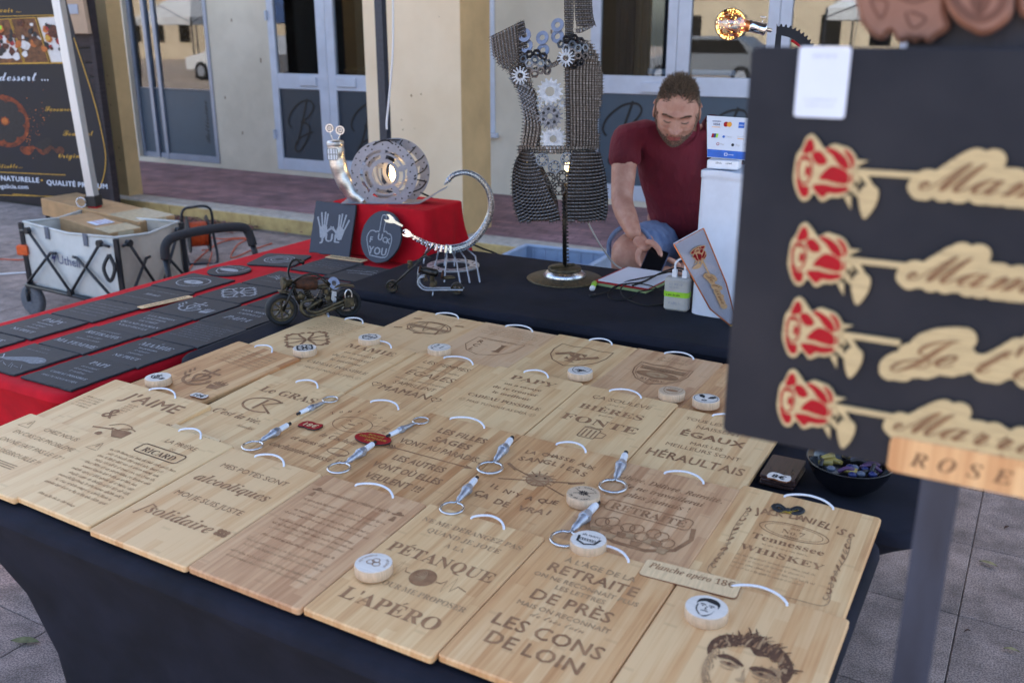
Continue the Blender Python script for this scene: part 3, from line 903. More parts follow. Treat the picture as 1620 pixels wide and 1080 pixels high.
def e_rugby(e, w, l):
    text(e, 'Commission critère rugby', .013, 0, -.062, 'i', maxw=w * .66)
    for x in (-.095, .098):
        e.poly([(x - .006, -.082), (x + .006, -.082), (x + .003, -.066), (x - .003, -.066)], 0, 0); e.poly(circ(.006, 7, x, -.054), .0003, 0); e.line([(x - .012, -.060), (x + .012, -.056)], .004, .0004, 0)
    rnd = random.Random(8); y = -.098
    for blk in (2, 2, 3, 1, 2, 2):
        for i in range(blk):
            k = .42 - .1 * rnd.random(); scrawl(e, -w * k, w * k, y, .0068, 0, 1 if rnd.random() < .4 else 0, rnd); y -= .0145
        y -= .010
def e_petanque(e, w, l):
    text(e, 'NE ME DÉRANGEZ PAS', .016, 0, -.058, 'f', mat=1, maxw=w * .84); text(e, 'QUAND JE JOUE', .016, 0, -.085, 'f', mat=1, maxw=w * .62); text(e, 'À LA', .015, 0, -.112, 'f', mat=1)
    text(e, 'PÉTANQUE', .034, 0, -.166, 'f', maxw=w * .86)
    e.poly(circ(.024, 20, .0, -.205), 0, 0)
    for k in range(5): e.line([(-.02 + .002 * k + .016 * math.cos(t), -.205 + (.004 + .004 * k) * math.sin(t)) for t in [-1.2 + .3 * i for i in range(9)]], .0016, .0004, 1)
    for s_ in (-1, 1): e.line([(s_ * x, -.205 + y) for x, y in ((.026, 0), (.036, 0), (.041, .012), (.047, -.02), (.053, .026), (.06, -.012), (.066, .006), (.085, 0))], .0025, 0, 0)
    text(e, 'SAUF POUR ME PROPOSER', .015, 0, -.252, 'f', mat=1, maxw=w * .88); text(e, "L'APÉRO", .036, 0, -.312, 'f', sx=1.05)
def e_age(e, w, l):
    y = -.062
    for s_, h, st, m_, g in (("À L'ÂGE DE LA", .016, 'b', 1, .036), ('RETRAITE', .030, 'b', 0, .022), ('ON NE RECONNAÎT PLUS', .013, 'b', 1, .019), ('LES LETTRES', .013, 'b', 1, .040), ('DE PRÈS', .032, 'b', 0, .023), ('MAIS ON RECONNAÎT', .013, 'b', 1, .018), ('de très loin', .016, 's', 1, .043), ('LES CONS', .034, 'b', 0, .043), ('DE LOIN', .034, 'b', 0, .03)):
        text(e, s_, h, .0, y, st, mat=m_, maxw=w * .76); y -= g
def e_portrait(e, w, l):
    # a man's head with swept hair, in burnt tones
    x0, y0, s = .022, -.188, .071
    P = lambda L: [(x0 + s * a, y0 + s * b) for a, b in L]
    C = lambda L, k=4: [(p.x, p.y) for p in smooth([(*p, 0) for p in P(L)], k)]
    e.poly(C([(-.86, .25), (-.84, .56), (-.66, .84), (-.35, .96), (.0, 1.02), (.3, .98), (.62, .88), (.86, .55), (.92, .2), (.84, -.1), (.72, .12), (.68, .42), (.38, .56), (.1, .5), (-.12, .72), (-.4, .7), (-.62, .5), (-.72, .2), (-.78, .05)]), 0, 2)
    rp_ = random.Random(17)
    for k in range(110):
        t = rp_.uniform(0, 1); bx = -.78 + 1.62 * t; by = .30 + .42 * math.sin(math.pi * min(1, t * 1.05)) + rp_.uniform(-.08, .12)
        lx, ly = rp_.uniform(-.18, .30), rp_.uniform(.22, .5) * (.5 + math.sin(math.pi * t) * .6)
        c_ = C([(bx, by), (bx + lx * .3, by + ly * .6), (bx + lx, by + ly)], 3)
        e.line(c_, [.0045 * (1 - i / len(c_)) + .0006 for i in range(len(c_))], .0004 + .000004 * k, 2 if k % 3 else (0 if k % 2 else 1))
    jag = lambda L, q, k=5: [(x + rp_.uniform(-q, q), y + rp_.uniform(-q, q)) for x, y in C(L, k)]
    # shaded cheeks, temples and neck in small burnt strokes
    for k in range(300):
        side = rp_.choice((-1, 1, 1)); yy = rp_.uniform(-1.0, .35); edge = (.74 - .25 * max(0, -yy - .3)) * side
        x = edge - side * abs(rp_.gauss(0, .10 if side < 0 else .16)); ln = rp_.uniform(.04, .12)
        e.line(P([(x, yy), (x - side * ln * .4, yy - ln)]), .0016, .0003 + .000001 * k, 1)
    e.line(C([(-.74, .1), (-.74, -.3), (-.6, -.75), (-.3, -1.05), (.1, -1.12), (.45, -.95), (.68, -.5), (.74, -.05)]), .003, .0006, 1)
    for sx_, P0 in ((1, [(-.60, .10), (-.48, .22), (-.26, .22), (-.05, .10), (-.04, .02), (-.18, .06), (-.34, .12), (-.52, .06)]), (1, [(.10, .02), (.12, .10), (.32, .20), (.56, .18), (.66, .06), (.52, .08), (.34, .08), (.2, .0)])): e.poly(jag(P0, .0008), .0007, 2)
    for x in (-.30, .36):
        e.poly(jag([(x - .20, .0), (x - .05, .04), (x + .16, .02), (x + .20, -.06), (x, -.10), (x - .18, -.06)], .0008), .0004, 1)
        e.poly(C([(x - .14, -.02), (x, .03), (x + .14, -.03), (x, -.07)]), .0008, 0); e.poly(circ(.0036, 8, *P([(x, -.02)])[0]), .0010, 2)
        e.line(C([(x - .15, -.15), (x, -.19), (x + .13, -.15)]), .0014, .0006, 1)
    e.poly(jag([(.03, .02), (.06, -.2), (.14, -.38), (.05, -.44), (-.06, -.40), (.02, -.3), (.0, -.1)], .0006), .0005, 1)
    e.poly(C([(-.24, -.66), (-.08, -.6), (.04, -.63), (.16, -.6), (.3, -.66), (.04, -.76)]), .0006, 0)
def e_gras(e, w, l):
    text(e, 'Le GRAS', .034, .01, -.090, 'f', sx=1.05)
    e.line([(-.005 + .055 * math.cos(t), -.15 + .036 * math.sin(t)) for t in [i * .3 for i in range(3, 19)]], .006, 0, 0)
    e.line([(-.015, -.175), (-.012, -.122)], .007, .0003, 0); e.line([(.03, -.118), (-.005, -.15), (.042, -.18)], .006, .0005, 0)
    text(e, "C'est la vie.", .028, -.015, -.232, 'm'); text(e, 'Karadoc', .012, .045, -.262, 'i')
def e_tout(e, w, l):
    for k, c in enumerate('Tout est bon'):
        a = R(150 - k * 14); text(e, c, .016, 0, 0, 'm', M=Matrix.Translation((.0 + .085 * math.cos(a), -.14 + .075 * math.sin(a), 0)) @ Matrix.Rotation(a - math.pi / 2, 4, 'Z'))
    e.line([(.0 + .05 * math.cos(t), -.125 + .036 * math.sin(t)) for t in [2 * math.pi * i / 20 for i in range(20)]], .0022, 0, 0, closed=True)
    e.line([(.045, -.11), (.075, -.10), (.07, -.13), (.048, -.135)], .002, 0, 0)
    for x in (-.018, .014): e.line([(x - .008, -.115), (x, -.11), (x + .008, -.117)], .002, 0.0003, 0)
    e.line([(-.02, -.14), (0, -.148), (.02, -.14)], .0022, .0003, 0); e.line([(-.01, -.128), (.008, -.126)], .004, .0004, 0)
    text(e, 'dans', .010, .0, -.180, 'i', mat=1); text(e, 'le Cochon', .021, .02, -.205, 'm')
    text(e, 'et dans la', .021, -.03, -.245, 'm'); text(e, 'cochonne aussi !!!', .024, -.0, -.290, 'm', maxw=w * .8)
    e.line([(.055 + .028 * math.cos(t), -.244 + .013 * math.sin(t)) for t in [2 * math.pi * i / 14 for i in range(14)]], .0025, 0, 0, closed=True); e.poly([(.04, -.255), (.085, -.25), (.07, -.262)], .0003, 0)
def e_filles(e, w, l):
    text(e, 'LES FILLES', .026, .012, -.078, 'h', maxw=w * .5); text(e, 'SAGES', .026, .012, -.118, 'h'); text(e, 'VONT AU PARADIS...', .025, .01, -.158, 'b', maxw=w * .86)
    e.line([(-.1, -.184), (.095, -.184)], .0035, 0, 0); e.poly([(.112, -.184), (.09, -.176), (.095, -.184), (.09, -.192)], .0003, 0)
    for k in range(3): e.line([(-.1 + .007 * k, -.184), (-.108 + .007 * k, -.175)], .003, .0003, 0); e.line([(-.1 + .007 * k, -.184), (-.108 + .007 * k, -.193)], .003, .0004, 0)
    text(e, 'LES AUTRES', .026, 0, -.228, 'h', maxw=w * .52); text(e, 'VONT OÙ ELLES', .026, 0, -.272, 'h', maxw=w * .68); text(e, 'VEULENT !!!', .026, 0, -.316, 'h', maxw=w * .56)
def e_chasse(e, w, l):
    for k, c in enumerate('LA CHASSE AUX'): text(e, c, .017, -.075 + k * .0125, -.075 - .000 + .010 * math.sin(math.pi * k / 12), 'h')
    for k, c in enumerate('SANGLIERS'): text(e, c, .021, -.072 + k * .018, -.108 + .012 * math.sin(math.pi * k / 8), 'h')
    # a boar's head over crossed rifles
    e.poly([(-.028, -.15), (-.012, -.138), (.012, -.138), (.028, -.15), (.022, -.175), (.0, -.19), (-.022, -.175)], 0, 1)
    for k in range(13): a = R(k * 28); e.line([(.018 * math.cos(a), -.158 + .014 * math.sin(a)), (.036 * math.cos(a), -.158 + .03 * math.sin(a))], .0028, .0003, 0)
    e.line([(.0 + .024 * math.cos(t), -.166 + .02 * math.sin(t)) for t in [2 * math.pi * i / 14 for i in range(14)]], .003, .0005, 0, closed=True)
    for x in (-.01, .01): e.poly(circ(.003, 6, x, -.152), .0006, 2)
    for s_ in (-1, 1):
        e.line([(s_ * -.085, -.135), (s_ * .075, -.195)], .0035, .0002, 0); e.line([(s_ * -.088, -.13), (s_ * -.06, -.148)], .007, .0004, 0)
    for k, c in enumerate("IL N'Y A QUE"): text(e, c, .018, -.07 + k * .0128, -.232 - .010 * math.sin(math.pi * k / 11), 'h')
    for k, c in enumerate('ÇA DE VRAI'): text(e, c, .022, -.078 + k * .0172, -.272 - .012 * math.sin(math.pi * k / 9), 'h')
def e_libere(e, w, l):
    text(e, 'Libéré, Délivré, Retraité,', .02, 0, -.068, 'm', maxw=w * .88); text(e, 'Je ne travaillerai', .02, 0, -.098, 'm', maxw=w * .66); text(e, 'plus jamais !', .021, 0, -.128, 'm', maxw=w * .6)
    text(e, 'RETRAITÉ', .026, .0, -.182, 'f', maxw=w * .6)
    e.line(rrect(-.085, .085, -.190, -.152, .01), .002, .0003, 0, closed=True)
    e.line([(-.09, -.175), (-.1, -.225), (-.08, -.265), (-.02, -.285), (.04, -.285), (.085, -.26), (.1, -.215), (.092, -.178)], .009, 0, 0)
    rnd = random.Random(2)
    for k in range(9):
        x, y = -.065 + .0165 * k, -.235 + .012 * math.sin(k * 2.2)
        e.line([(x + .013 * math.cos(t), y + .015 * math.sin(t)) for t in [2 * math.pi * i / 10 for i in range(10)]], .0022, .0004 + .0001 * k, 0, closed=True)
        e.poly([(x - .012, y - .02), (x + .01, y - .018), (x + .006, y - .036), (x - .008, y - .034)], .0002 + .0001 * k, 0 if k % 2 else 1)
def e_jd(e, w, l):
    for k, c in enumerate("JACK DANIEL'S"):
        t = (k - 6) / 6; text(e, c, .024 + .003 * t * t, 0, 0, 'h', sx=.78, M=Matrix.Translation((.074 * t, -.082 - .013 * t * t, 0)) @ Matrix.Rotation(-.28 * t, 4, 'Z'))
    for a, b_, wd in ((.062, .026, .002), (.052, .021, .0012)): e.line([(a * math.cos(t), -.127 + b_ * math.sin(t)) for t in [2 * math.pi * i / 26 for i in range(26)]], wd, 0, 0, closed=True)
    text(e, 'OLD', .007, 0, -.118, 'b'); text(e, 'No.7', .017, 0, -.137, 'f'); text(e, 'BRAND', .006, 0, -.147, 'b')
    text(e, 'Tennessee', .022, 0, -.178, 'f', sx=1.1); scrawl(e, -.04, .04, -.192, .005, 0, 0); text(e, 'WHISKEY', .022, 0, -.222, 'f', sx=1.15)
    for i in range(4): scrawl(e, -.07, .07 - .02 * (i % 2), -.243 - .013 * i, .006, 0, 1, random.Random(i))
    fr = [(p.x, p.y) for p in smooth([(-.095, -.075, 0), (-.1, -.16, 0), (-.092, -.24, 0), (-.1, -.31, 0), (-.06, -.322, 0), (.06, -.322, 0), (.1, -.31, 0), (.092, -.24, 0), (.1, -.16, 0), (.095, -.1, 0)], 5)]
    e.line(fr, .0016, 0, 1)
    for s_ in (-1, 1):
        for k in range(12): e.line([(s_ * (.094 + .004 * math.cos(t + k)), -.09 - .0185 * k + .007 * math.sin(t + k * .7)) for t in [i * .6 for i in range(9)]], .0022 if k % 2 else .0035, .0003 + .00002 * k, k % 2)
def e_mamie(e, w, l, nm='MAMIE', m_=1):
    text(e, nm, .031, .005, -.062, 'f', sx=1.35, maxw=w * .66)
    text(e, 'on a essayé', .015, .0, -.098, 'f', mat=m_, sx=1.2); text(e, 'de te trouver', .016, -.005, -.128, 'f', mat=m_, sx=1.2); text(e, 'le meilleur', .016, -.0, -.157, 'f', mat=m_, sx=1.2)
    text(e, 'CADEAU POSSIBLE', .018, 0, -.196, 'f', mat=m_, maxw=w * .8); text(e, '☺ MAIS TU NOUS AS DÉJÀ ☺', .013, 0, -.228, mat=m_, maxw=w * .86)
def e_papy(e, w, l): e_mamie(e, w, l, 'PAPY', 0)
def e_femmes(e, w, l):
    text(e, 'LES FEMMES', .023, .0, -.062, shear=.1, maxw=w * .6); text(e, 'naissent toutes', .017, -.0, -.095, 's', mat=1, maxw=w * .56); text(e, 'ÉGALES', .033, -.0, -.142, shear=.12, sx=1.1)
    text(e, 'mais les meilleures', .017, 0, -.175, 's', mat=1, maxw=w * .62); text(e, "S'APPELLENT", .021, 0, -.207, mat=0, shear=.05, maxw=w * .5); text(e, 'MAMAN', .033, 0, -.253, 'b', shear=.05)
    heart(e, -.093, -.232, .014); heart(e, .093, -.242, .014)
def e_fonte(e, w, l):
    text(e, 'ÇA SOULÈVE', .022, .0, -.064, shear=.05, maxw=w * .66); text(e, 'plus de', .011, 0, -.083, 's'); text(e, 'BIÈRES', .031, 0, -.128, 'f', sx=1.2); text(e, 'que de', .011, 0, -.146, 's'); text(e, 'FONTE', .037, 0, -.198, 'f', sx=1.25)
    e.line(rrect(-.02, .02, -.262, -.215, .005), .003, 0, 0, closed=True); e.line([(.02, -.225), (.038, -.23), (.036, -.25), (.02, -.255)], .003, .0002, 0)
    for x in (-.011, 0, .011): e.line([(x, -.258), (x, -.222)], .004, .0003, 0)
    e.line([(-.022, -.214), (-.01, -.208), (.004, -.213), (.02, -.208)], .005, .0004, 1)
def e_egaux(e, w, l):
    text(e, 'TOUS LES HOMMES', .017, .0, -.055, 'r', maxw=w * .7); text(e, 'NAISSENT', .019, -.0, -.087); text(e, 'ÉGAUX', .031, 0, -.133, 'h', sx=1.1); text(e, 'MAIS LES', .016, 0, -.168); text(e, 'MEILLEURS SONT', .018, 0, -.195, maxw=w * .74); text(e, 'HÉRAULTAIS', .037, 0, -.253, 'b', maxw=w * .86)
def e_occ(e, w, l):
    rows(e, w, -.04, 7, .015, .007, 1, 5, .30); occitan(e, -.005, -.205, .068, .008)
def e_cam(e, w, l):
    rows(e, w, -.045, 6, .016, .008, 1, 6, .30); camargue(e, .0, -.225, .055, .008)
def e_om(e, w, l):
    rows(e, w, -.03, 2, .014, .006, 1, 5, .2)
    for a in (.07, .06): e.line([(a * math.cos(t), -.125 + a * .72 * math.sin(t)) for t in [2 * math.pi * i / 24 for i in range(24)]], .004 if a > .065 else .0025, 0, 0, closed=True)
    e.poly([(-.075, -.138), (.075, -.138), (.075, -.118), (-.075, -.118)], .0002, 1); text(e, 'DROIT AU BUT', .011, 0, -.133, 'f', z=.0005, maxw=.13)
    e.line([(-.05, -.17), (-.03, -.085), (0, -.16), (.03, -.085), (.05, -.17)], .007, .0003, 0); e.line([(-.03, -.08), (.03, -.08)], .006, .0004, 0)
    for x, y in ((-.075, -.075), (.075, -.075), (-.08, -.17), (.0, -.185)): e.line([(x - .015, y), (x + .01, y + .008)], .007, .0005, 0)
def e_rcl(e, w, l):
    rows(e, w, -.035, 5, .014, .0065, 1, 4, .38)
    e.line([(x * .95, -.185 + y * .8) for x, y in ((-.075, .075), (.0, .07), (.085, .075), (.08, -.01), (.05, -.06), (.0, -.085), (-.05, -.06), (-.078, -.01))], .0025, 0, 0, closed=True)
    for k, c in enumerate('RCL'): text(e, c, .024, -.045 + .004 * k, -.168 - .031 * k, 'h')
    e.poly([(.02, -.215), (.045, -.212), (.042, -.20), (.038, -.165), (.044, -.155), (.02, -.155), (.026, -.165), (.028, -.2)], 0, 0); scrawl(e, -.06, .07, -.136, .006, .0002, 0)
    scrawl(e, .05, .1, -.115, .01, 0, 1)
def e_st(e, w, l):
    e.line(shield(.078, 0, -.145), .004, 0, 0, closed=True)
    text(e, 'T', .085, .0, -.19, 'f', sx=.8); text(e, 'S', .062, -.0, -.175, 'f', sx=1.3, z=.0003)
    for x in (-.04, .04): e.line([(x - .018, -.155), (x + .018, -.125)], .014, .0005, 0)
def e_mhr(e, w, l):
    text(e, 'ICI C\'EST', .014, 0, -.045, 'i', mat=1); text(e, 'Montpellier', .016, 0, -.068, 'i', mat=1)
    e.line(shield(.072, 0, -.165), .0035, 0, 0, closed=True); e.line(shield(.065, 0, -.164), .0015, 0, 0, closed=True)
    e.poly([(-.062, -.118), (.062, -.118), (.06, -.142), (-.06, -.142)], .0002, 0); text(e, 'MONTPELLIER', .013, 0, -.136, 'h', z=.0006, mat=1, maxw=.11)
    e.poly([(.058 * math.cos(t), -.17 + .024 * math.sin(t)) for t in [2 * math.pi * i / 20 for i in range(20)]], .0003, 0); e.poly([(.03 * math.cos(t), -.17 + .017 * math.sin(t)) for t in [2 * math.pi * i / 16 for i in range(16)]], .0007, 1); e.poly(circ(.007, 8, 0, -.17), .0009, 0)
    text(e, 'RUGBY', .016, 0, -.213, 'b')
def e_mask(e, w, l):
    rows(e, w, -.05, 3, .016, .008, 1, 9, .25)
    e.line(circ(.055, 22, 0, -.17), .003, 0, 0, closed=True)
    for s_ in (-1, 1): e.poly([(s_ * x, y) for x, y in ((.008, -.175), (.015, -.15), (.035, -.14), (.042, -.155), (.03, -.178))], .0002, 0)
    e.line([(-.012, -.2), (.012, -.2)], .005, .0002, 0)

U0 = -1.568; UP = .2515
cu = lambda i: U0 + UP * i          # column middles
V3, V2, V1, V0_ = 1.340, 1.692, 2.018, 2.345
board('pale board listing chez nous en cas de problème between two warning triangles', -1.83, 1.238, .33, .27, 'bamboo_pale', 0, .006, False, e_chez, 'burn_faint')
board("pale landscape board reading J'AIME & with burnt spices drawing", -1.815, 1.468, .335, .27, 'bamboo_pale', 0, .013, True, e_jaime)
board('board with the long LA PRIÈRE DU RICARD prayer text', cu(0), V3, mt='bamboo_pale', rot=-.02, eng=e_priere)
board('board engraved MES POTES SONT alcooliques', cu(1), V3 - .01, mt='bamboo_gold', eng=e_potes)
board('board filled with many lines of rugby commission text', cu(2), V3 - .006, mt='bamboo_pink', eng=e_rugby)
board("board about PÉTANQUE and L'APÉRO with a ball and pulse line", cu(3), V3, mt='bamboo_pale', eng=e_petanque)
board("board reading À L'ÂGE DE LA RETRAITE ... LES CONS DE LOIN", cu(4), V3 + .012, mt='bamboo_gold', eng=e_age, cord=True)
board("board burnt with a large portrait of a man with swept hair", cu(5) + .01, V3 + .022, w=.268, mt='bamboo_gold', eng=e_portrait, em='burn')
board("board engraved Le GRAS C'est la vie", cu(0) + .02, V2 - .004, mt='bamboo_pale', eng=e_gras)
board('board reading Tout est bon dans le Cochon around a pig face', cu(1) + .02, V2 - .012, mt='bamboo_pale', eng=e_tout)
board('board reading LES FILLES SAGES VONT AU PARADIS with an arrow', cu(2) + .008, V2, mt='bamboo_pale', eng=e_filles)
board('brown board reading LA CHASSE AUX SANGLIERS around a boar head', cu(3) + .008, V2 + .002, mt='bamboo_gold', eng=e_chasse)
board('board reading Libéré, Délivré, Retraité over a crowded drawing', cu(4), V2 - .008, mt='bamboo_pink', eng=e_libere)
board('whiskey label board beside the bowl with a small bow on it', cu(5) + .003, 1.708, w=.262, mt='bamboo_pale', eng=e_jd)
board('board burnt with an anchor cross under the 10€ tag', -1.80, 1.825, mt='bamboo_gold', rot=-.09, eng=e_cam)
board('pale board reading MAMIE on a essayé de te trouver le meilleur', cu(0) + .008, V1 - .008, mt='bamboo_pale', eng=e_mamie)
board('board reading LES FEMMES naissent toutes ÉGALES with hearts', cu(1) + .008, V1 - .004, mt='bamboo_pale', eng=e_femmes)
board('board reading PAPY on a essayé de te trouver le meilleur', cu(2), V1 + .012, mt='bamboo_pale', eng=e_papy)
board('board reading BIÈRES and FONTE over a beer mug', cu(3), V1 + .006, mt='bamboo_pale', rot=.006, eng=e_fonte)
board('board reading ÉGAUX and HÉRAULTAIS next to the black bowl', cu(4) + .002, V1 - .012, mt='bamboo_pale', eng=e_egaux)
board('board burnt with a looped Occitan cross at the table corner by the motorcycle', -1.775, 2.165, mt='bamboo_pale', rot=-.02, lift=.0, eng=e_occ)
board('board engraved with a round DROIT AU BUT football crest', cu(0) + .03, V0_ - .002, mt='bamboo_gold', lift=.0, eng=e_om)
board('board engraved with an RCL shield', cu(1) + .02, V0_ + .004, mt='bamboo_pink', lift=.0, eng=e_rcl)
board('pale board engraved with a T and S monogram shield', cu(2) + .012, V0_ + .016, mt='bamboo_pale', lift=.0, eng=e_st)
board('pinkish board engraved with a MONTPELLIER RUGBY shield', cu(3) + .004, V0_ + .02, mt='bamboo_pink', lift=.0, eng=e_mhr)
board('board half hidden behind the black rose sign', cu(4), V0_ + .022, mt='bamboo_gold', lift=.0, eng=e_mask)

# price strips tucked behind the boards
def strip(label, x, y, x2, y2, w, h, txt, hgt, up=.020, cat='price label'):
    a, c = ont(x, y, up), ont(x2, y2, up)
    mid = (a + c) / 2; mid.z = max(a.z, c.z)
    d = c - a
    Mx = Matrix.Translation(mid) @ Matrix.Rotation(math.atan2(d.y, d.x), 4, 'Z') @ Matrix.Rotation(R(4), 4, 'X')
    b = MB(); b.prism(rrect(-w / 2, w / 2, -h, h * .1, .008), 0, .003, .0006, 0, side=1)
    o = b.build('price_strip', [M['ply'], M['ply_edge']], mw=Mx); tag(o, label, cat)
    e = MB(); text(e, txt, hgt, 0, -h * .42, 'm', maxw=w * .88); e.build('lettering', M['burn'], o, loc=(0, 0, .0034))
strip('thin wooden strip reading Planche apéro 18€ behind the LA PRIÈRE board', 262, 668, 350, 702, .19, .05, 'Planche apéro 18€', .02, .004)
strip('thin wooden strip reading Planche apéro 18€ above the portrait board', 1018, 886, 1180, 928, .165, .045, 'Planche apéro 18€', .019, .010)

# ------------------------------------------------------------------ bottle opener discs
def disc(label, x, y, motif, top='disc_white', r=.0325, h=.019, up=.006, rot=0.0):
    p = ont(x, y, up + h); p.z -= h
    T_ = thing('wooden_disc', label, 'disc', TM(p, rot), 'round wooden bottle openers on the boards')
    b = MB(); b.lathe([(r * .96, 0), (r, .0015), (r, h - .002), (r * .97, h)], 28); b.build('body', M['beech'], T_)
    b = MB(); b.prism(circ(r * .965, 28), h - .0005, h + .0004); b.build('top_face', M[top], T_)
    e = MB(); motif(e, r); e.build('printed_motif', [M['ink'], M['burn'], M['ink'], M['ink']], T_, loc=(0, 0, h + .0008))
def ringtext(e, s_, r, h, a0, step, st='b', m_=0):
    for k, c in enumerate(s_):
        a = R(a0 - k * step); text(e, c, h, 0, 0, st, mat=m_, M=Matrix.Translation((r * math.cos(a), r * math.sin(a), 0)) @ Matrix.Rotation(a - math.pi / 2, 4, 'Z'))
def m_occ(e, r): occitan(e, 0, 0, r * .72, r * .12)
def m_cam(e, r): camargue(e, -r * .1, 0, r * .48, r * .09)
def m_om(e, r):
    e.line(circ(r * .62, 18), r * .07, 0, 0, closed=True); e.line([(-.3 * r, -.3 * r), (-.15 * r, .3 * r), (0, -.2 * r), (.15 * r, .3 * r), (.3 * r, -.3 * r)], r * .09, .0002, 0); e.line([(-.7 * r, 0), (.7 * r, 0)], r * .12, .0004, 0)
    for k in range(6): e.line([(.5 * r * math.cos(k), .5 * r * math.sin(k)), (.75 * r * math.cos(k + .4), .75 * r * math.sin(k + .4))], r * .08, .0005, 0)
def m_rcl(e, r):
    for k, c in enumerate('RCL'): text(e, c, r * .36, -r * .35, r * .28 - k * r * .42, 'h')
    e.line([(.2 * r, -.3 * r), (.25 * r, .35 * r)], r * .1, 0, 0); e.line([(p[0] * .8, p[1] * .8) for p in shield(r, 0, 0)], r * .03, 0, 0, closed=True)
def m_st(e, r):
    e.line(shield(r * .68, 0, 0), r * .05, 0, 0, closed=True); text(e, 'T', r * .75, 0, -r * .38, 'f'); text(e, 'S', r * .55, 0, -r * .25, 'f', sx=1.3, z=.0003)
    for x in (-.3, .3): e.line([(x * r - r * .15, -.05 * r), (x * r + .15 * r, .12 * r)], r * .14, .0005, 0)
def m_mhr(e, r):
    e.line(shield(r * .66, 0, 0), r * .05, 0, 1, closed=True); e.poly([(r * .5 * math.cos(t), r * .22 * math.sin(t)) for t in [2 * math.pi * i / 16 for i in range(16)]], .0002, 1); scrawl(e, -r * .4, r * .4, r * .32, r * .2, 0, 1)
def m_mask(e, r):
    e.line(circ(r * .86, 20), r * .04, 0, 0, closed=True)
    for s_ in (-1, 1): e.poly([(s_ * x * r, y * r) for x, y in ((.12, -.05), (.2, .4), (.5, .62), (.66, .4), (.5, .1))], .0002, 0)
    e.line([(.18 * r * math.cos(t), -.45 * r + .1 * r * math.sin(t)) for t in [2 * math.pi * i / 12 for i in range(12)]], r * .07, .0002, 0, closed=True)
def m_boar(e, r):
    for k in range(11): a = R(k * 33); e.line([(r * .1 * math.cos(a), r * .1 * math.sin(a)), (r * .3 * math.cos(a), r * .3 * math.sin(a))], r * .07, 0, 0)
    for s_ in (-1, 1): e.line([(-.55 * r, s_ * .25 * r), (.55 * r, -s_ * .25 * r)], r * .05, .0003, 0)
    ringtext(e, 'LA CHASSE', r * .66, r * .16, 150, 15); ringtext(e, 'ÇA DE VRAI'[::-1], r * .72, r * .16, 320, 11)
def m_ret(e, r):
    scrawl(e, -.5 * r, .5 * r, .32 * r, .22 * r, 0, 0); e.line([(-.62 * r, .2 * r), (-.5 * r, -.35 * r), (0, -.58 * r), (.5 * r, -.35 * r), (.62 * r, .2 * r)], r * .14, 0, 0)
    for k in range(6): e.line([(-.38 * r + .15 * r * k + .08 * r * math.cos(t), -.1 * r + .12 * r * math.sin(t)) for t in [2 * math.pi * i / 8 for i in range(8)]], r * .04, .0003, 0, closed=True)
def m_pet(e, r):
    for x, y in ((-.2, 0), (.2, -.05), (.0, .22)): e.line(circ(r * .2, 12, x * r, y * r), r * .05, .0001, 1, closed=True)
    ringtext(e, 'PÉTANQUE', r * .66, r * .16, 200, 12, m_=1); ringtext(e, 'APÉRO', r * .66, r * .16, 50, 13, m_=1)
def m_face(e, r):
    P = lambda L: [(p.x, p.y) for p in smooth([(a * r, b * r, 0) for a, b in L], 4)]
    e.poly(P([(-.52, .1), (-.48, .5), (-.15, .72), (.25, .7), (.52, .42), (.5, .05), (.42, .3), (.1, .38), (-.2, .42), (-.4, .3)]), 0, 0)
    for x in (-.2, .2): e.line(P([(x - .14, .14), (x, .18), (x + .13, .13)]), r * .07, 0, 0); e.poly([(p[0], p[1]) for p in circ(r * .05, 6, x * r, .04 * r)], .0002, 0)
    e.line(P([(.02, .05), (-.03, -.18), (.08, -.2)]), r * .05, 0, 0); e.line(P([(-.17, -.36), (0, -.33), (.17, -.36)]), r * .06, 0, 0)
    e.poly(P([(.1, -.7), (.32, -.45), (.42, -.1), (.34, -.5), (.12, -.78), (-.08, -.74)]), 0, 0); e.line(P([(-.44, .1), (-.38, -.35), (-.1, -.72)]), r * .06, 0, 0)
disc('white disc printed with a small Occitan cross, on the Occitan cross board', 482, 550, m_occ)
disc('white disc printed with a football crest beside the DROIT AU BUT board', 585, 533, m_om)
disc('white disc printed with a tiny RCL shield', 695, 549, m_rcl)
disc('white disc printed with a T S monogram shield', 918, 586, m_st)
disc('brown disc with a rugby shield on the MONTPELLIER board', 1063, 618, m_mhr, top='beech')
disc('white disc printed with two dark eye shapes and a small mouth', 1117, 630, m_mask)
disc('white disc printed with an anchor cross beside the navy cloth', 250, 596, m_cam)
disc('disc printed with a boar and crossed rifles', 923, 780, m_boar, top='beech')
disc('white disc printed with a dark crowded drawing, touching an opener ring', 931, 853, m_ret)
disc('larger disc printed with three balls beside the word PÉTANQUE', 591, 890, m_pet)
disc("white disc printed with a man's face above the portrait", 1118, 960, m_face, r=.034)

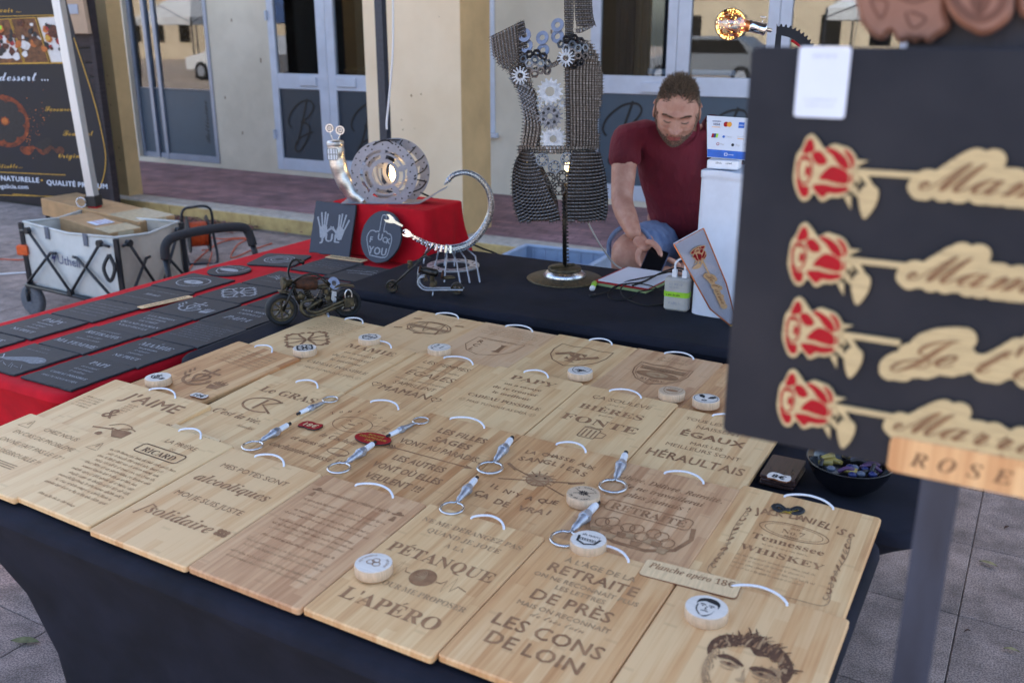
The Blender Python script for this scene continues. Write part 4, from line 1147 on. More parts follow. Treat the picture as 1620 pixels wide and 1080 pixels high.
# ------------------------------------------------------------------ spark plug bottle openers
def opener(label, x, y, x2, y2, up=.013):
    a, c = ont(x, y, up), ont(x2, y2, up)
    d = c - a; L = d.length; rot = math.atan2(d.y, d.x)
    p = a.copy()
    T_ = thing('bottle_opener', label, 'bottle opener', Matrix.Translation(p) @ Matrix.Rotation(rot, 4, 'Z') @ Matrix.Rotation(-math.asin(max(-1, min(1, (d.z + .0) / L))) , 4, 'Y'), 'spark plug bottle openers')
    s_ = L / .105; X = lambda r_: Matrix.Scale(s_, 4) @ Matrix.Rotation(R(90), 4, 'Y')
    b = MB(); b.lathe([(.0022, -.008), (.0032, -.007), (.0026, -.004), (.0032, -.002), (.0030, .0015)], 12, M=X(1)); b.build('terminal', M['black_plastic'], T_)
    b = MB(); b.lathe([(.0042, .001), (.0046, .003), (.0048, .022), (.0052, .024)], 14, M=X(1)); b.build('insulator', M['white_plastic'], T_)
    b = MB(); b.lathe([(.0056, .023), (.0062, .025), (.0062, .028)], 16, M=X(1)); b.prism(circ(.0078, 6), .028, .037, .001, M=X(1)); b.lathe([(.0066, .037), (.0069, .039), (.0056, .041), (.0054, .046), (.0045, .049), (.0043, .062), (.0030, .064), (.0024, .070)], 16, M=X(1))
    b.build('metal_shell', M['zinc'], T_)
    b = MB(); cx = .089; rr = .0165
    pts = [(cx + rr * math.cos(t) * 1.0, rr * 1.02 * math.sin(t), 0) for t in [R(180 - 150 + 300 * i / 22 + 0) for i in range(23)]]
    pts = [(cx - rr * math.cos(R(-150 + 300 * i / 22)), rr * math.sin(R(-150 + 300 * i / 22)), 0) for i in range(23)]
    pts = [(.069, 0, 0), (.074, -.003, 0)] + [(cx + rr * math.cos(R(210 + 300 * i / 22)), rr * math.sin(R(210 + 300 * i / 22)), 0) for i in range(23)] + [(.074, .003, 0), (.069, 0, 0)]
    b.tube([Vector(q) * s_ for q in pts], .0019 * s_, 8); b.build('opener_ring', M['steel'], T_)
opener('spark plug opener lying below the Le GRAS lettering, ring at the MES POTES board', 455, 672, 389, 711)
opener('spark plug opener with its ring up by the MAMIE board', 474, 653, 531, 628)
opener('spark plug opener pointing away from the red oval tag, ring towards the FILLES cord', 616, 688, 674, 661)
opener('spark plug opener touching the red oval tag, ring towards the MES POTES board', 590, 702, 526, 747)
opener('spark plug opener standing between the FILLES and CHASSE boards', 808, 695, 769, 748)
opener('spark plug opener whose ring slips under the PÉTANQUE board', 752, 758, 708, 812)
opener('spark plug opener beside the Libéré lettering', 989, 719, 966, 778)
opener('spark plug opener whose ring touches the crowded drawing disc', 943, 798, 884, 862)

# ------------------------------------------------------------------ price tags
def cloud(w, h, n=9, k=.16, seed=1):
    return [(w / 2 * math.cos(t) * (1 + k * .5 * math.cos(n * t)), h / 2 * math.sin(t) * (1 + k * math.cos(n * t))) for t in [2 * math.pi * i / 48 for i in range(48)]]
def ptag(label, x, y, w, h, txt, face, tmat, outline, up=.005, rot=0.0):
    p = ont(x, y, up)
    T_ = thing('price_tag', label, 'price tag', TM(p, rot))
    b = MB(); b.prism(outline, 0, .003, .0004, 0, side=1); b.build('plate', [M[face], M['ply_edge'] if face != 'red_paint' else M['black_plastic']], T_)
    e = MB()
    for i, (s_, hh, yy) in enumerate(txt): text(e, s_, hh, 0, yy, 'h', maxw=w * .8)
    e.build('lettering', M[tmat], T_, loc=(0, 0, .0034))
def blob(w, h): return [(a * w / 2, b_ * h / 2) for a, b_ in ((-1, -.5), (-.8, -1), (-.3, -.8), (.2, -1), (.8, -.9), (1, -.3), (.92, .5), (.7, 1), (.2, .8), (-.3, 1), (-.8, .9), (-1, .4))]
ptag('small pale wavy tag reading 10€ on the anchor cross board', 316, 627, .05, .026, [('10€', .017, -.008)], 'disc_white', 'ink', blob(.05, .026), up=.004)
ptag('small red wavy tag reading 18€ on the pig board', 492, 674, .055, .032, [('18€', .019, -.009)], 'red_paint', 'ply', blob(.058, .036), up=.007)
ptag('red oval tag with gold lettering ending in 10€', 590, 695, .09, .052, [('BOUGIE', .009, .010), ('DÉCAPSULEUR', .009, -.003), ('10€', .011, -.018)], 'red_paint', 'gold_ink', [(.046 * math.cos(t), .028 * math.sin(t)) for t in [2 * math.pi * i / 28 for i in range(28)]], up=.0085)
# ================================================================== RED TABLE: SLATES
SZ = .74
def slate(label, u, v, w=.2, l=.2, eng=None, rot=0.0, shape='sq', seed=0, z=SZ + .001, Mx=None, th=.006, m='slate'):
    """u, v: middle of the slate; text reads along u"""
    T_ = thing('engraved_slate', label, 'slate', Mx if Mx is not None else TM(S(u, v, z), rot), 'engraved slates')
    rnd = random.Random(seed * 13 + 5)
    if shape == 'sq':
        P = []
        for (x0, y0), (x1, y1) in (((-1, -1), (1, -1)), ((1, -1), (1, 1)), ((1, 1), (-1, 1)), ((-1, 1), (-1, -1))):
            for k in range(9):
                t = k / 9; P.append((w / 2 * (x0 + (x1 - x0) * t) + rnd.uniform(-.0016, .0016), l / 2 * (y0 + (y1 - y0) * t) + rnd.uniform(-.0016, .0016)))
    elif shape == 'oval': P = [(w / 2 * math.cos(t) * (1 + rnd.uniform(-.01, .01)), l / 2 * math.sin(t) * (1 + rnd.uniform(-.01, .01))) for t in [2 * math.pi * i / 36 for i in range(36)]]
    else: P = rrect(-w / 2, w / 2, -l / 2, l / 2, .02, 4)
    b = MB(); b.prism(P, 0, th, .0015, 0, side=1); b.build('stone', [M[m], M['slate_edge']], T_)
    if eng:
        e = MB(); eng(e, w, l)
        if e.f: e.build('engraving', [M['chalk'], M['chalk_faint']], T_, loc=(0, 0, th + .0006))
    return T_
def s_lines(*ls):
    def f(e, w, l):
        for s_, h, y, st in ls:
            if s_ is None: scrawl(e, -w * .38, w * .38, y, h, 0, 1, random.Random(int(y * 999)))
            else: text(e, s_, h, 0, y, st, maxw=w * .88)
    return f
CF = lambda nm: s_lines((nm, .026, .055, 'f'), ('on a essayé', .012, .03, 'i'), ('de te trouver', .012, .010, 'i'), ('le meilleur', .012, -.01, 'i'), ('CADEAU POSSIBLE', .013, -.038, 'f'), ('MAIS TU NOUS AS DÉJÀ', .011, -.065, 'r'))
NP = lambda nm: s_lines(('Si', .012, .07, 'i'), (nm, .030, .038, 'f'), ('ne peut pas', .013, .016, 'f'), ('le réparer', .013, -.006, 'i'), ('personne', .013, -.028, 'i'), ('NE PEUT', .020, -.064, 'f'))
def s_scr(n, h=.008, y=.06, dy=.018, k=.4):
    def f(e, w, l):
        for i in range(n): scrawl(e, -w * (k - .05 * (i % 3)), w * (k - .04 * (i * 2 % 3)), y - dy * i, h, 0, 1, random.Random(n * 10 + i))
    return f
def s_fish(e, w, l):
    text(e, 'Je peux', .012, -.02, .075, 'i', mat=1); scrawl(e, -.07, .02, .052, .008, 0, 1)
    f = lambda L: [(p.x, p.y) for p in smooth([(*q, 0) for q in L], 4)]
    e.poly(f([(-.08, -.03), (-.04, -.01), (.02, .02), (.06, .022), (.085, .0), (.06, -.022), (.02, -.02), (-.03, -.035)]), 0, 1)
    e.line(f([(-.085, -.045), (-.06, -.03), (-.085, -.005)]), .004, .0003, 0); e.poly(circ(.005, 7, .065, .004), .0004, 0)
    for k in range(10): e.line([(-.08 + .014 * k, -.04 - .008 * (k % 3)), (-.07 + .016 * k, -.06 - .004 * (k % 4))], .002, .0003, 1)
def s_mask(e, w, l):
    e.line([(w * .3 * math.cos(t), l * .28 * math.sin(t)) for t in [2 * math.pi * i / 24 for i in range(24)]], .004, 0, 0, closed=True)
    e.poly([(w * .2 * math.cos(t), l * .12 * math.sin(t)) for t in [2 * math.pi * i / 16 for i in range(16)]], 0, 0); e.poly(circ(w * .05, 8), .0004, 1)
    for s_ in (-1, 1): scrawl(e, -w * .2, w * .2, s_ * l * .19, .008, 0, 1)
def s_wings(e, w, l):
    f = lambda L: [(p.x, p.y) for p in smooth([(*q, 0) for q in L], 4)]
    for s_ in (-1, 1):
        for k in range(4): e.line(f([(s_ * .01, -.01 + .006 * k), (s_ * .04, .008 + .008 * k), (s_ * (.08 - .01 * k), .01 + .012 * k)]), .003, 0, k % 2)
    text(e, 'LES FILLES', .010, 0, .05, 'f', mat=1); scrawl(e, -.06, .06, -.045, .008, 0, 1)
def s_plane(e, w, l):
    e.line([(-.08, .01), (.03, .03), (.08, .02)], .004, 0, 0); e.line([(-.05, -.02), (.02, .0), (.08, .01), (.085, -.005), (.0, -.01)], .003, 0.0003, 0); e.line([(.0, .03), (.03, .055), (.04, .05)], .003, .0004, 0); text(e, 'Bordeaux', .010, -.04, .05, 'i', mat=1)
def s_ocx(e, w, l): occitan(e, 0, 0, .066, .007)
def s_cmg(e, w, l): camargue(e, -.01, .0, .055, .006)
ui, um, uo = -2.205, -2.425, -2.672
slate('dark slate engraved PAPI at the front corner of the red table', ui, 1.522, .205, .205, CF('PAPI'), seed=1)
slate('dark slate engraved Si MAMIE ne peut pas', ui + .012, 1.722, eng=NP('MAMIE'), seed=2)
slate('slate with seven plain lines of small script next to the navy cloth', ui + .022, 1.927, eng=s_scr(7), seed=3)
slate('slate engraved MON HÉROS S\'APPELLE PAPA', ui + .012, 2.128, eng=s_lines(('MON HÉROS', .018, .045, 'f'), ("S'APPELLE", .016, .015, 'f'), ('PAPA', .036, -.045, 'm')), seed=4)
slate('slate with a chalky feather drawing behind the toy motorcycle wheel', ui + .012, 2.335, eng=s_wings, seed=5)
slate('slate with short pale lines just behind the motorcycle tank', ui, 2.54, eng=s_scr(4, .012, .05, .03), seed=6)
slate('slate with a thin aeroplane outline beside the chopper', -2.225, 2.77, .2, .22, eng=s_plane, seed=7)
slate('slate with a fish drawing at the red table front edge', um - .01, 1.52, eng=s_fish, seed=8)
slate('slate engraved RETRAITE and MA FEMME', um, 1.724, eng=s_lines(('LA JOURNÉE', .011, .07, 'i'), ('RETRAITE', .024, .038, 'f'), ('MON CHEF', .010, .012, 'i'), ('NOUVEAU BOSS', .011, -.012, 'i'), ('MA FEMME', .026, -.058, 'f')), seed=9)
slate("slate engraved À LA MAISON C'EST PAPA LE CHEF", um + .01, 1.922, eng=s_lines(('À LA MAISON', .016, .055, 'f'), ("C'EST PAPA", .015, .03, 'f'), ('LE CHEF', .016, .004, 'f'), ('QUAND MAMAN', .018, -.03, 'f'), ("N'EST PAS LÀ", .017, -.058, 'f')), seed=10)
slate('slate engraved with a chalky anchor cross', um + .012, 2.126, .21, .2, eng=s_cmg, seed=11)
slate('slate engraved with a chalky looped Occitan cross', um - .0, 2.335, .2, .21, eng=s_ocx, rot=.02, seed=12)
slate('slate with a winged emblem behind the motorcycle headlight', um, 2.548, eng=s_wings, seed=13)
slate('slate lying in front of the white label under the JUL plaque', um + .01, 2.80, .2, .21, eng=s_scr(4, .010, .05, .028), seed=14)
slate('slate engraved NE PEUT MIE, cut by the picture edge', uo - .02, 1.53, eng=NP('MAMIE'), seed=15)
slate('slate engraved Si PAPY ne peut pas', uo - .008, 1.738, eng=NP('PAPY'), seed=16)
slate('slate with three lines of running script near the wagon wheel', uo, 1.945, .205, .2, eng=s_scr(5, .010, .05, .026), seed=17)
slate('slate with one bold word and fine script near the wagon', uo + .01, 2.15, .215, .2, eng=s_lines((None, .009, .05, 'r'), ('Mamie', .022, .005, 'm'), (None, .009, -.04, 'r')), seed=18)
slate('slate with a round badge near the wagon handle', uo - .005, 2.36, .215, .2, eng=s_mask, seed=19)
slate('round slate with a chalky rugby badge', -2.70, 2.560, .165, .165, eng=lambda e, w, l: (e.line(shield(.055, 0, 0), .004, 0, 0, closed=True), e.poly([(.045 * math.cos(t), .02 * math.sin(t)) for t in [i * .4 for i in range(16)]], .0003, 0), scrawl(e, -.04, .04, .03, .008, .0005, 0)), shape='oval', seed=20)
slate('rounded square slate with a chalky flower badge behind the round one', -2.655, 2.79, .2, .2, eng=lambda e, w, l: [e.line(circ(.06 - .013 * k, 18), .005, .0001 * k, k % 2, closed=True) for k in range(4)], shape='rr', rot=.3, seed=21)
def wlabel(label, u, v, w, l, rot, txt):
    b = MB(); b.prism(rrect(-w / 2, w / 2, -l / 2, l / 2, .004), 0, .0025, .0005)
    o = b.build('price_strip', M['ply'], mw=TM(S(u, v, SZ + .0075), rot)); tag(o, label, 'price label')
    e = MB(); text(e, txt, l * .5, 0, -l * .25, 'f', maxw=w * .86); e.build('lettering', M['ink'], o, loc=(0, 0, .003))
wlabel('narrow cream label strip lying on the slates beside the anchor cross slate', -2.548, 2.118, .19, .032, R(78), 'Ardoise 20x20 12€')
wlabel('narrow cream label strip lying under the leaning JUL plaque', -2.425, 2.928, .185, .045, R(1), 'Ardoise 25x25 15€')

# leaning plaques
def leanM(u, v, rot, tilt, z=SZ + .006): return TM(S(u, v, z), rot) @ Matrix.Rotation(R(tilt), 4, 'X')
def hand(e, x, y, s, fl, m=0):
    f = lambda L: [(x + fl * s * p.x, y + s * p.y) for p in smooth([(*q, 0) for q in L], 4)]
    for i, (a, b_) in enumerate((((-.30, -.1), (-.62, .62)), ((-.14, .05), (-.34, .95)), ((.02, .08), (-.02, 1.0)), ((.16, .02), (.20, .9)))):
        e.line([(x + fl * s * a[0], y + s * a[1]), (x + fl * s * b_[0], y + s * b_[1])], s * .13, .0002 * i, m); e.poly(circ(s * .08, 8, x + fl * s * b_[0], y + s * b_[1]), .0002 * i + .0001, m)
    e.poly(f([(-.38, -.1), (-.1, .12), (.24, .1), (.3, -.35), (.1, -.75), (-.22, -.7)]), .001, m)
    e.line(f([(.2, -.35), (.5, -.1), (.85, .08)]), s * .16, .0012, m)
def e_jul(e, w, l):
    hand(e, -.052, .20 - .075, .075, 1); hand(e, .052, .20 - .075, .075, -1)
    text(e, 'JUL', .050, 0, .055, 'h', sx=1.25, z=.0016)
b = None
T_ = slate('square dark plaque with two chalk hands and JUL leaning on the red cube', 0, 0, .205, .215, None, Mx=leanM(-2.532, 2.955, R(2), 72) @ Matrix.Translation((0, .1075, 0)), th=.010, m='slate_flat', seed=30)
e = MB(); e_jul(e, .24, .25); e.build('engraving', [M['chalk'], M['chalk_faint']], T_, mw=Matrix.Translation((0, -.098, .0106)) @ Matrix.Scale(.80, 4))
def e_finger(e):
    f = lambda L, k=4: [(p.x, p.y) for p in smooth([(*q, 0) for q in L], k)]
    e.line(f([(-.062, -.045), (-.075, -.01), (-.062, .018), (-.04, .022), (-.032, .018), (-.022, .022), (-.012, .026), (-.012, .085), (.0, .095), (.012, .085), (.012, .028), (.024, .026), (.036, .018), (.042, .018), (.056, .012), (.064, -.01), (.06, -.045), (.045, -.085), (-.04, -.085)], 4), .0045, 0, 0, closed=True)
    text(e, 'U', .034, .0, -.015, 'h', z=.0003); text(e, 'F', .030, -.048, -.03, 'h', z=.0003); text(e, 'C', .028, .026, -.022, 'h', z=.0003); text(e, 'K', .028, .048, -.025, 'h', z=.0003)
    text(e, 'YOU', .038, .0, -.078, 'h', z=.0003, sx=1.0)
    for x in (-.012, .012): e.line([(x, .02), (x, .09)], .002, .0004, 0)
T_ = slate('round dark plaque with a chalk raised finger leaning on the red cube', 0, 0, .205, .21, None, shape='oval', Mx=leanM(-2.275, 2.935, R(-4), 70) @ Matrix.Translation((0, .105, 0)), th=.010, m='slate_flat', seed=31)
e = MB(); e_finger(e); e.build('engraving', [M['chalk'], M['chalk_faint']], T_, mw=Matrix.Translation((0, -.0, .0106)) @ Matrix.Scale(.92, 4))

# ------------------------------------------------------------------ red cloth-covered box
CU0, CU1, CV0, CV1, CZ = -2.57, -2.10, 3.03, 3.30, .74 + .215
T_ = thing('covered_box', 'box covered in red cloth carrying the snail lamp', 'box', RS.copy())
b = MB(); n = 0
ol = rrect(CU0, CU1, CV0, CV1, .015, 3); P = []
for i in range(len(ol)):
    a, c = Vector(ol[i]), Vector(ol[(i + 1) % len(ol)]); k = max(1, int((c - a).length / .018))
    for j in range(k): P.append(a + (c - a) * j / k)
n = len(P); cx, cy = (CU0 + CU1) / 2, (CV0 + CV1) / 2
V = []; rnd = random.Random(12)
ph = [rnd.uniform(0, 6) for _ in range(4)]
lv = [0, .03, .1, .22, .36, .5, .64, .78, .9, 1.0]
for f in lv:
    for i, p in enumerate(P):
        d = Vector((p.x - cx, p.y - cy)); side = max(0, min(1, (p.x - (CU0 + .18)) / .2))
        fold = (.5 + .5 * math.sin(p.x * 38 + p.y * 46 + ph[0] + 2.5 * f)) * .020 + (.5 + .5 * math.sin(p.x * 17 - p.y * 31 + ph[1] - 3 * f)) * .02
        amp = f ** .8 * (.25 + .9 * side)
        ax = Vector((1 if p.x > cx else -1, 0)) if abs(p.x - CU0) < .002 or abs(p.x - CU1) < .002 else Vector((0, 1 if p.y > cy else -1))
        q = p + ax * (fold * amp + .012 * f * side)
        V.append((q.x, q.y, CZ - .004 - (CZ - .004 - SZ - .003) * f))
F = [[k * n + i, (k + 1) * n + i, (k + 1) * n + (i + 1) % n, k * n + (i + 1) % n] for k in range(len(lv) - 1) for i in range(n)]
b.add(V, F, 0, True)
V2 = [(p.x, p.y, CZ - .004) for p in P] + [(p.x + (cx - p.x) * .02, p.y + (cy - p.y) * .02, CZ) for p in P]
b.add(V2, [[i, (i + 1) % n, n + (i + 1) % n, n + i] for i in range(n)] + [[n + i for i in range(n)]], 0, False)
b.build('cloth', M['red_cloth'], T_)

# ------------------------------------------------------------------ snail lamp made of brake discs and an exhaust pipe
mat('bulb_warm', (1, .75, .4), .2, emit=(1, .62, .25), estr=2.5)
mat('filament', (1, .8, .5), .3, emit=(1, .7, .35), estr=16)
mat('cord_black', lin(24, 22, 24), .8, noise=.2, scale=200)
def bulbglass(name, tint, refl=.12):
    return glassmat(name, tint, refl)
bulbglass('bulb_glass', (1.0, .88, .66)); bulbglass('bulb_glass_pale', (.98, .95, .88))
sC = S(-2.345, 3.125, CZ)
T_ = thing('snail_lamp', 'snail shaped lamp of silver brake discs and exhaust pipe with a glowing bulb', 'lamp', Matrix.Translation(sC) @ Matrix.Rotation(R(-3), 4, 'Z'))
# local frame: x across the picture, y away, z up
RX = Matrix.Rotation(R(90), 4, 'X')
def brake(name, yoff, xoff, R0=.135, tilt=0.0, parent=T_, flat=True):
    b = MB(); n = 96
    cz = .118
    MX = Matrix.Translation((xoff, yoff, cz)) @ RX
    # outer friction ring, lower part cut by the base plate
    outer = []; inner = []
    for i in range(n):
        t = 2 * math.pi * i / n
        x, y = R0 * math.cos(t), R0 * math.sin(t)
        y = max(y, -cz + .002)
        outer.append((x, y)); xi, yi = .098 * math.cos(t), .098 * math.sin(t) * 1.0
        wv = .006 * max(0, math.cos(5 * t)) ** 6
        inner.append(((.098 - wv) * math.cos(t), max((.098 - wv) * math.sin(t), -cz + .012)))
    b.ringp(inner, outer, -.0025, .0025, 0, MX)
    o = b.build(name, M['disc_steel'], parent)
    h = MB()
    for k in range(30):
        t = 2 * math.pi * (k + .5) / 30; rr = .108 + .011 * (k % 3)
        if rr * math.sin(t) < -.1: continue
        h.prism(circ(.0034, 7, rr * math.cos(t), rr * math.sin(t)), .0024, .0029, M=MX)
    h.build('drilled_holes', M['ink'], o, kind='stuff')
    c = MB()
    c.ringp(circ(.078, 60), circ(.086, 60), -.002, .002, 0, MX)
    c.ringp(circ(.046, 48), circ(.062, 48), -.002, .002, 0, MX)
    for k in range(5):
        a = R(90 + 72 * k); Mk = MX @ Matrix.Rotation(a, 4, 'Z')
        c.prism([(.058, -.006), (.08, -.014), (.08, .014), (.058, .006)], -.0018, .0018, .0005, 0, Mk)
        c.prism(circ(.010, 12, .09, 0), -.003, .003, .0008, 0, Mk)
    c.build('disc_carrier', M['disc_steel'], o)
    return o
brake('brake_disc', -.035, -.012)
brake('brake_disc', .055, .026)
b = MB(); b.box(-.19, .10, -.05, .10, .0, .003, .001)
pts = [(.10, .0, .0015), (.13, -.003, .004), (.165, -.006, .022), (.205, -.01, .047), (.24, -.014, .066)]
V = []
for i, p in enumerate(pts):
    w = .05 - .03 * (i / 4) ** 1.2
    V += [(p[0], p[1] - w, p[2] + .0015), (p[0], p[1] + w, p[2] + .0015), (p[0], p[1] + w, p[2] - .0015), (p[0], p[1] - w, p[2] - .0015)]
F = []
for i in range(4):
    for k in range(4): F.append([i * 4 + k, i * 4 + (k + 1) % 4, (i + 1) * 4 + (k + 1) % 4, (i + 1) * 4 + k])
F += [[3, 2, 1, 0], [16, 17, 18, 19]]
b.add(V, F); b.build('tail_plate', M['disc_steel'], T_)
b = MB(); pts = smooth([(-.105, -.01, .003), (-.140, -.012, .03), (-.172, -.014, .075), (-.194, -.016, .125), (-.203, -.017, .175), (-.206, -.018, .215), (-.207, -.018, .238)], 5)
b.tube(pts, [.034 - .0012 * math.sin(i) for i in range(len(pts))], 20)
b.lathe([(.034, .0), (.035, .003), (.032, .010), (.0, .014)], 20, M=Matrix.Translation((-.207, -.018, .238)))
b.build('neck_pipe', M['brushed'], T_)
b = MB(); b.prism(rrect(-.020, .018, -.02, .022, .006), -.001, .002, .0005, M=Matrix.Translation((-.211, -.0525, .198)) @ RX @ Matrix.Scale(1.15, 4))
o = b.build('mouth_plate', M['white_plastic'], T_)
e = MB()
for x in (-.010, 0, .009): e.line([(x, -.018), (x, .02)], .0018)
e.line([(-.019, .001), (.017, .001)], .0016, .0002); e.line(rrect(-.019, .017, -.019, .021, .006), .0016, .0003, closed=True)
e.build('teeth_lines', M['ink'], o, mw=Matrix.Translation((-.211, -.0553, .198)) @ RX @ Matrix.Scale(1.15, 4))
for (x, z, r) in ((-.226, .298, .0165), (-.184, .290, .0175)):
    s_ = MB(); s_.cyl((-.214 if x < -.2 else -.198, -.018, .246), (x, -.02, z - r), .0022, n=8); st = s_.build('eye_stalk', M['steel'], T_)
    e = MB(); MX = Matrix.Translation((x, -.020, z)) @ RX
    e.ringp(circ(r * .72, 24), circ(r, 24), -.003, .005, 0, MX); e.ringp(circ(r * .3, 16), circ(r * .48, 16), -.003, .0045, 0, MX)
    for k in range(9): e.ball((x + r * .6 * math.cos(k * .698), -.024, z + r * .6 * math.sin(k * .698)), r * .11, 6, 4)
    e.cyl((x, -.014, z), (x, -.0155, z), r * .74, n=20, mat=1); e.ball((x, -.022, z), r * .25, 8, 6)
    e.build('eye_bearing', [M['steel'], M['ink']], st)
b = MB(); b.lathe([(.0, .0), (.013, .002), (.0135, .03), (.010, .036)], 16, M=Matrix.Translation((.010, .02, .158))); b.build('bulb_socket', M['black_plastic'], T_)
b = MB(); b.lathe([(.0, -.078), (.014, -.070), (.019, -.052), (.0165, -.03), (.010, -.008), (.009, .0)], 18, M=Matrix.Translation((.012, .02, .160))); o = b.build('bulb_glass', M['bulb_glass'], T_)
b = MB()
for k in range(6):
    a = k * 1.05; b.tube([(.012 + .004 * math.cos(a), .02 + .004 * math.sin(a), .155), (.012 + .011 * math.cos(a), .02 + .011 * math.sin(a), .105), (.012 + .005 * math.cos(a), .02 + .005 * math.sin(a), .088)], .0011, 5)
b.build('filament', M['filament'], o)
# black lacing between the two discs
rnd = random.Random(6)
lc = MB()
for a0, a1 in ((118, 82), (60, 78), (38, 52), (20, 30), (-2, 12), (-8, -20), (150, 158), (178, 188), (200, 212), (-35, -18)):
    p = Vector((-.012 + .126 * math.cos(R(a0)), -.040, .118 + max(-.11, .126 * math.sin(R(a0))))); q = Vector((.026 + .128 * math.cos(R(a1)), .055, .118 + max(-.11, .128 * math.sin(R(a1)))))
    m_ = (p + q) / 2 + Vector((.012 * math.cos(R(a0)), 0, .012 * math.sin(R(a0))))
    lc.tube(smooth([p + Vector((0, .006, 0)), p, m_, q, q + Vector((.0, .006, .0))], 4), .0027, 6)
lc.tube(smooth([(-.05, -.041, .235), (-.02, -.044, .25), (.01, -.04, .252), (.03, -.036, .238)], 4), .003, 6)
lc.build('black_lacing', M['cord_black'], T_)
# flex with inline switch that hangs down behind the table
w0 = sC
b = MB(); pts = [at(655, 300, 4.03), at(690, 318, 3.98), at(705, 340, 3.95), at(716, 358, 3.93), at(729, 372, 3.92)]
b.tube(smooth(pts, 5), .0042, 7); pts2 = [at(742, 384, 3.90), at(765, 394, 3.9), at(784, 401, 3.92), at(800, 412, 4.1), at(806, 440, 4.2)]
b.tube(smooth(pts2, 5), .0042, 7)
o = b.build('black_flex', M['cord_black']); tag(o, 'black twisted lamp flex running down behind the navy table', 'cable')
b = MB(); b.tube([at(727, 370, 3.915), at(730, 373, 3.915), at(744, 386, 3.905), at(747, 389, 3.905)], [.006, .0115, .0115, .006], 8); b.build('inline_switch', M['black_plastic'], o)
b = MB(); pts = [at(621, -60, 3.95), at(622, 40, 3.95), at(621, 90, 3.95), at(616, 150, 3.97), at(612, 190, 3.98), at(612, 205, 3.98)]
b.tube(smooth(pts, 5), .0045, 7); o = b.build('white_flex', M['cord_white']); tag(o, 'white cable hanging from above down to the snail shell', 'cable')

# ------------------------------------------------------------------ chain scorpion sculpture
dC = onz(717, 421, .79)
T_ = thing('chain_scorpion', 'bright chain scorpion tail curling over a slotted disc with bent steel legs', 'sculpture', Matrix.Translation(dC))
W = lambda x, y, dy=0.0: at(x, y, dC.y + dy) - dC
b = MB(); RR = .098
b.ringp([(.062 * math.cos(t), .062 * math.sin(t)) for t in [2 * math.pi * i / 48 for i in range(48)]], [(RR * math.cos(t), RR * math.sin(t)) for t in [2 * math.pi * i / 48 for i in range(48)]], .0, .005)
o = b.build('base_disc', M['zinc'], T_)
h = MB()
for k in range(14): a = k * .449; h.box(-.010, .010, -.0022, .0022, .0049, .0055, M=Matrix.Rotation(a, 4, 'Z') @ Matrix.Translation((.08, 0, 0)) @ Matrix.Rotation(.8, 4, 'Z'))
h.build('slots', M['ink'], o, kind='stuff')
crv = [(612, 343, -.03), (625, 352, -.03), (640, 365, -.03), (660, 378, -.028), (685, 389, -.02), (712, 394, -.01), (738, 388, .0), (757, 372, .0), (771, 350, 0), (777, 328, .0), (775, 308, .0), (768, 293, .0), (755, 280, .0), (737, 273, .0), (718, 277, 0), (707, 288, 0)]
path = smooth([W(*p) for p in crv], 10)
# arc length sampling
def resample(path, step):
    out = [path[0].copy()]; acc = 0; prev = path[0]
    for p in path[1:]:
        d = (p - prev).length
        while acc + d >= step:
            t = (step - acc) / d; prev = prev + (p - prev) * t; out.append(prev.copy()); d = (p - prev).length; acc = 0
        acc += d; prev = p
    return out
def frame_at(pts, i, nrm):
    d = (pts[min(i + 1, len(pts) - 1)] - pts[max(i - 1, 0)]).normalized()
    s_ = nrm.cross(d).normalized(); nn = d.cross(s_)
    return Matrix(((d.x, s_.x, nn.x, pts[i].x), (d.y, s_.y, nn.y, pts[i].y), (d.z, s_.z, nn.z, pts[i].z), (0, 0, 0, 1)))
LINKV = None
def chainlink(b, Mx, k=1.0, rows=(0,), rm=1, pm=0, odd=0):
    """one pitch of roller chain, x along the chain, y across (roller axis), z up: roller and two side plates"""
    w = .0043 * k; 
    for y0 in rows:
        b.cyl((0, y0 - w, 0), (0, y0 + w, 0), .0045 * k, n=6, mat=rm, M=Mx)
        off = .0009 * k if odd else 0
        for s_ in (-1, 1):
            ya = y0 + s_ * (w + .0006 * k + off)
            b.box(-.0088 * k, .0088 * k, ya - .0006 * k, ya + .0006 * k, -.0046 * k, .0046 * k, 0, pm, Mx)
rp = resample(path, .0088)
tl = [i for i in range(len(rp)) if i > len(rp) * .33]
ch = MB(); nrm = Vector((0, -1, .15)).normalized()
rp2 = resample(path, .0046); L2 = len(rp2)
for i in range(int(L2 * .33), L2):
    f = (i / L2 - .33) / .67; r = .0125 - .0065 * f
    Mx = frame_at(rp2, i, nrm)
    for k in range(7):
        a = k * 2 * math.pi / 7 + (i % 2) * .45
        MX2 = Mx @ Matrix.Rotation(a, 4, 'X') @ Matrix.Translation((0, 0, r))
        if i % 2: ch.cyl((0, -r * .40, 0), (0, r * .40, 0), .0028 - .0008 * f, n=6, M=MX2)
        else: ch.box(-.0042, .0042, -r * .36, -r * .24, -.0026, .0026, 0, 0, MX2); ch.box(-.0042, .0042, r * .24, r * .36, -.0026, .0026, 0, 0, MX2)
ch.tube(rp2[int(L2 * .33):], [.0105 - .0062 * k / (L2 * .67) for k in range(L2 - int(L2 * .33))], 8)
ch.build('tail_chain', M['chain_bright'], T_, kind='stuff')
sg = MB(); seg = [i for i in range(len(rp)) if len(rp) * .10 < i <= len(rp) * .35]
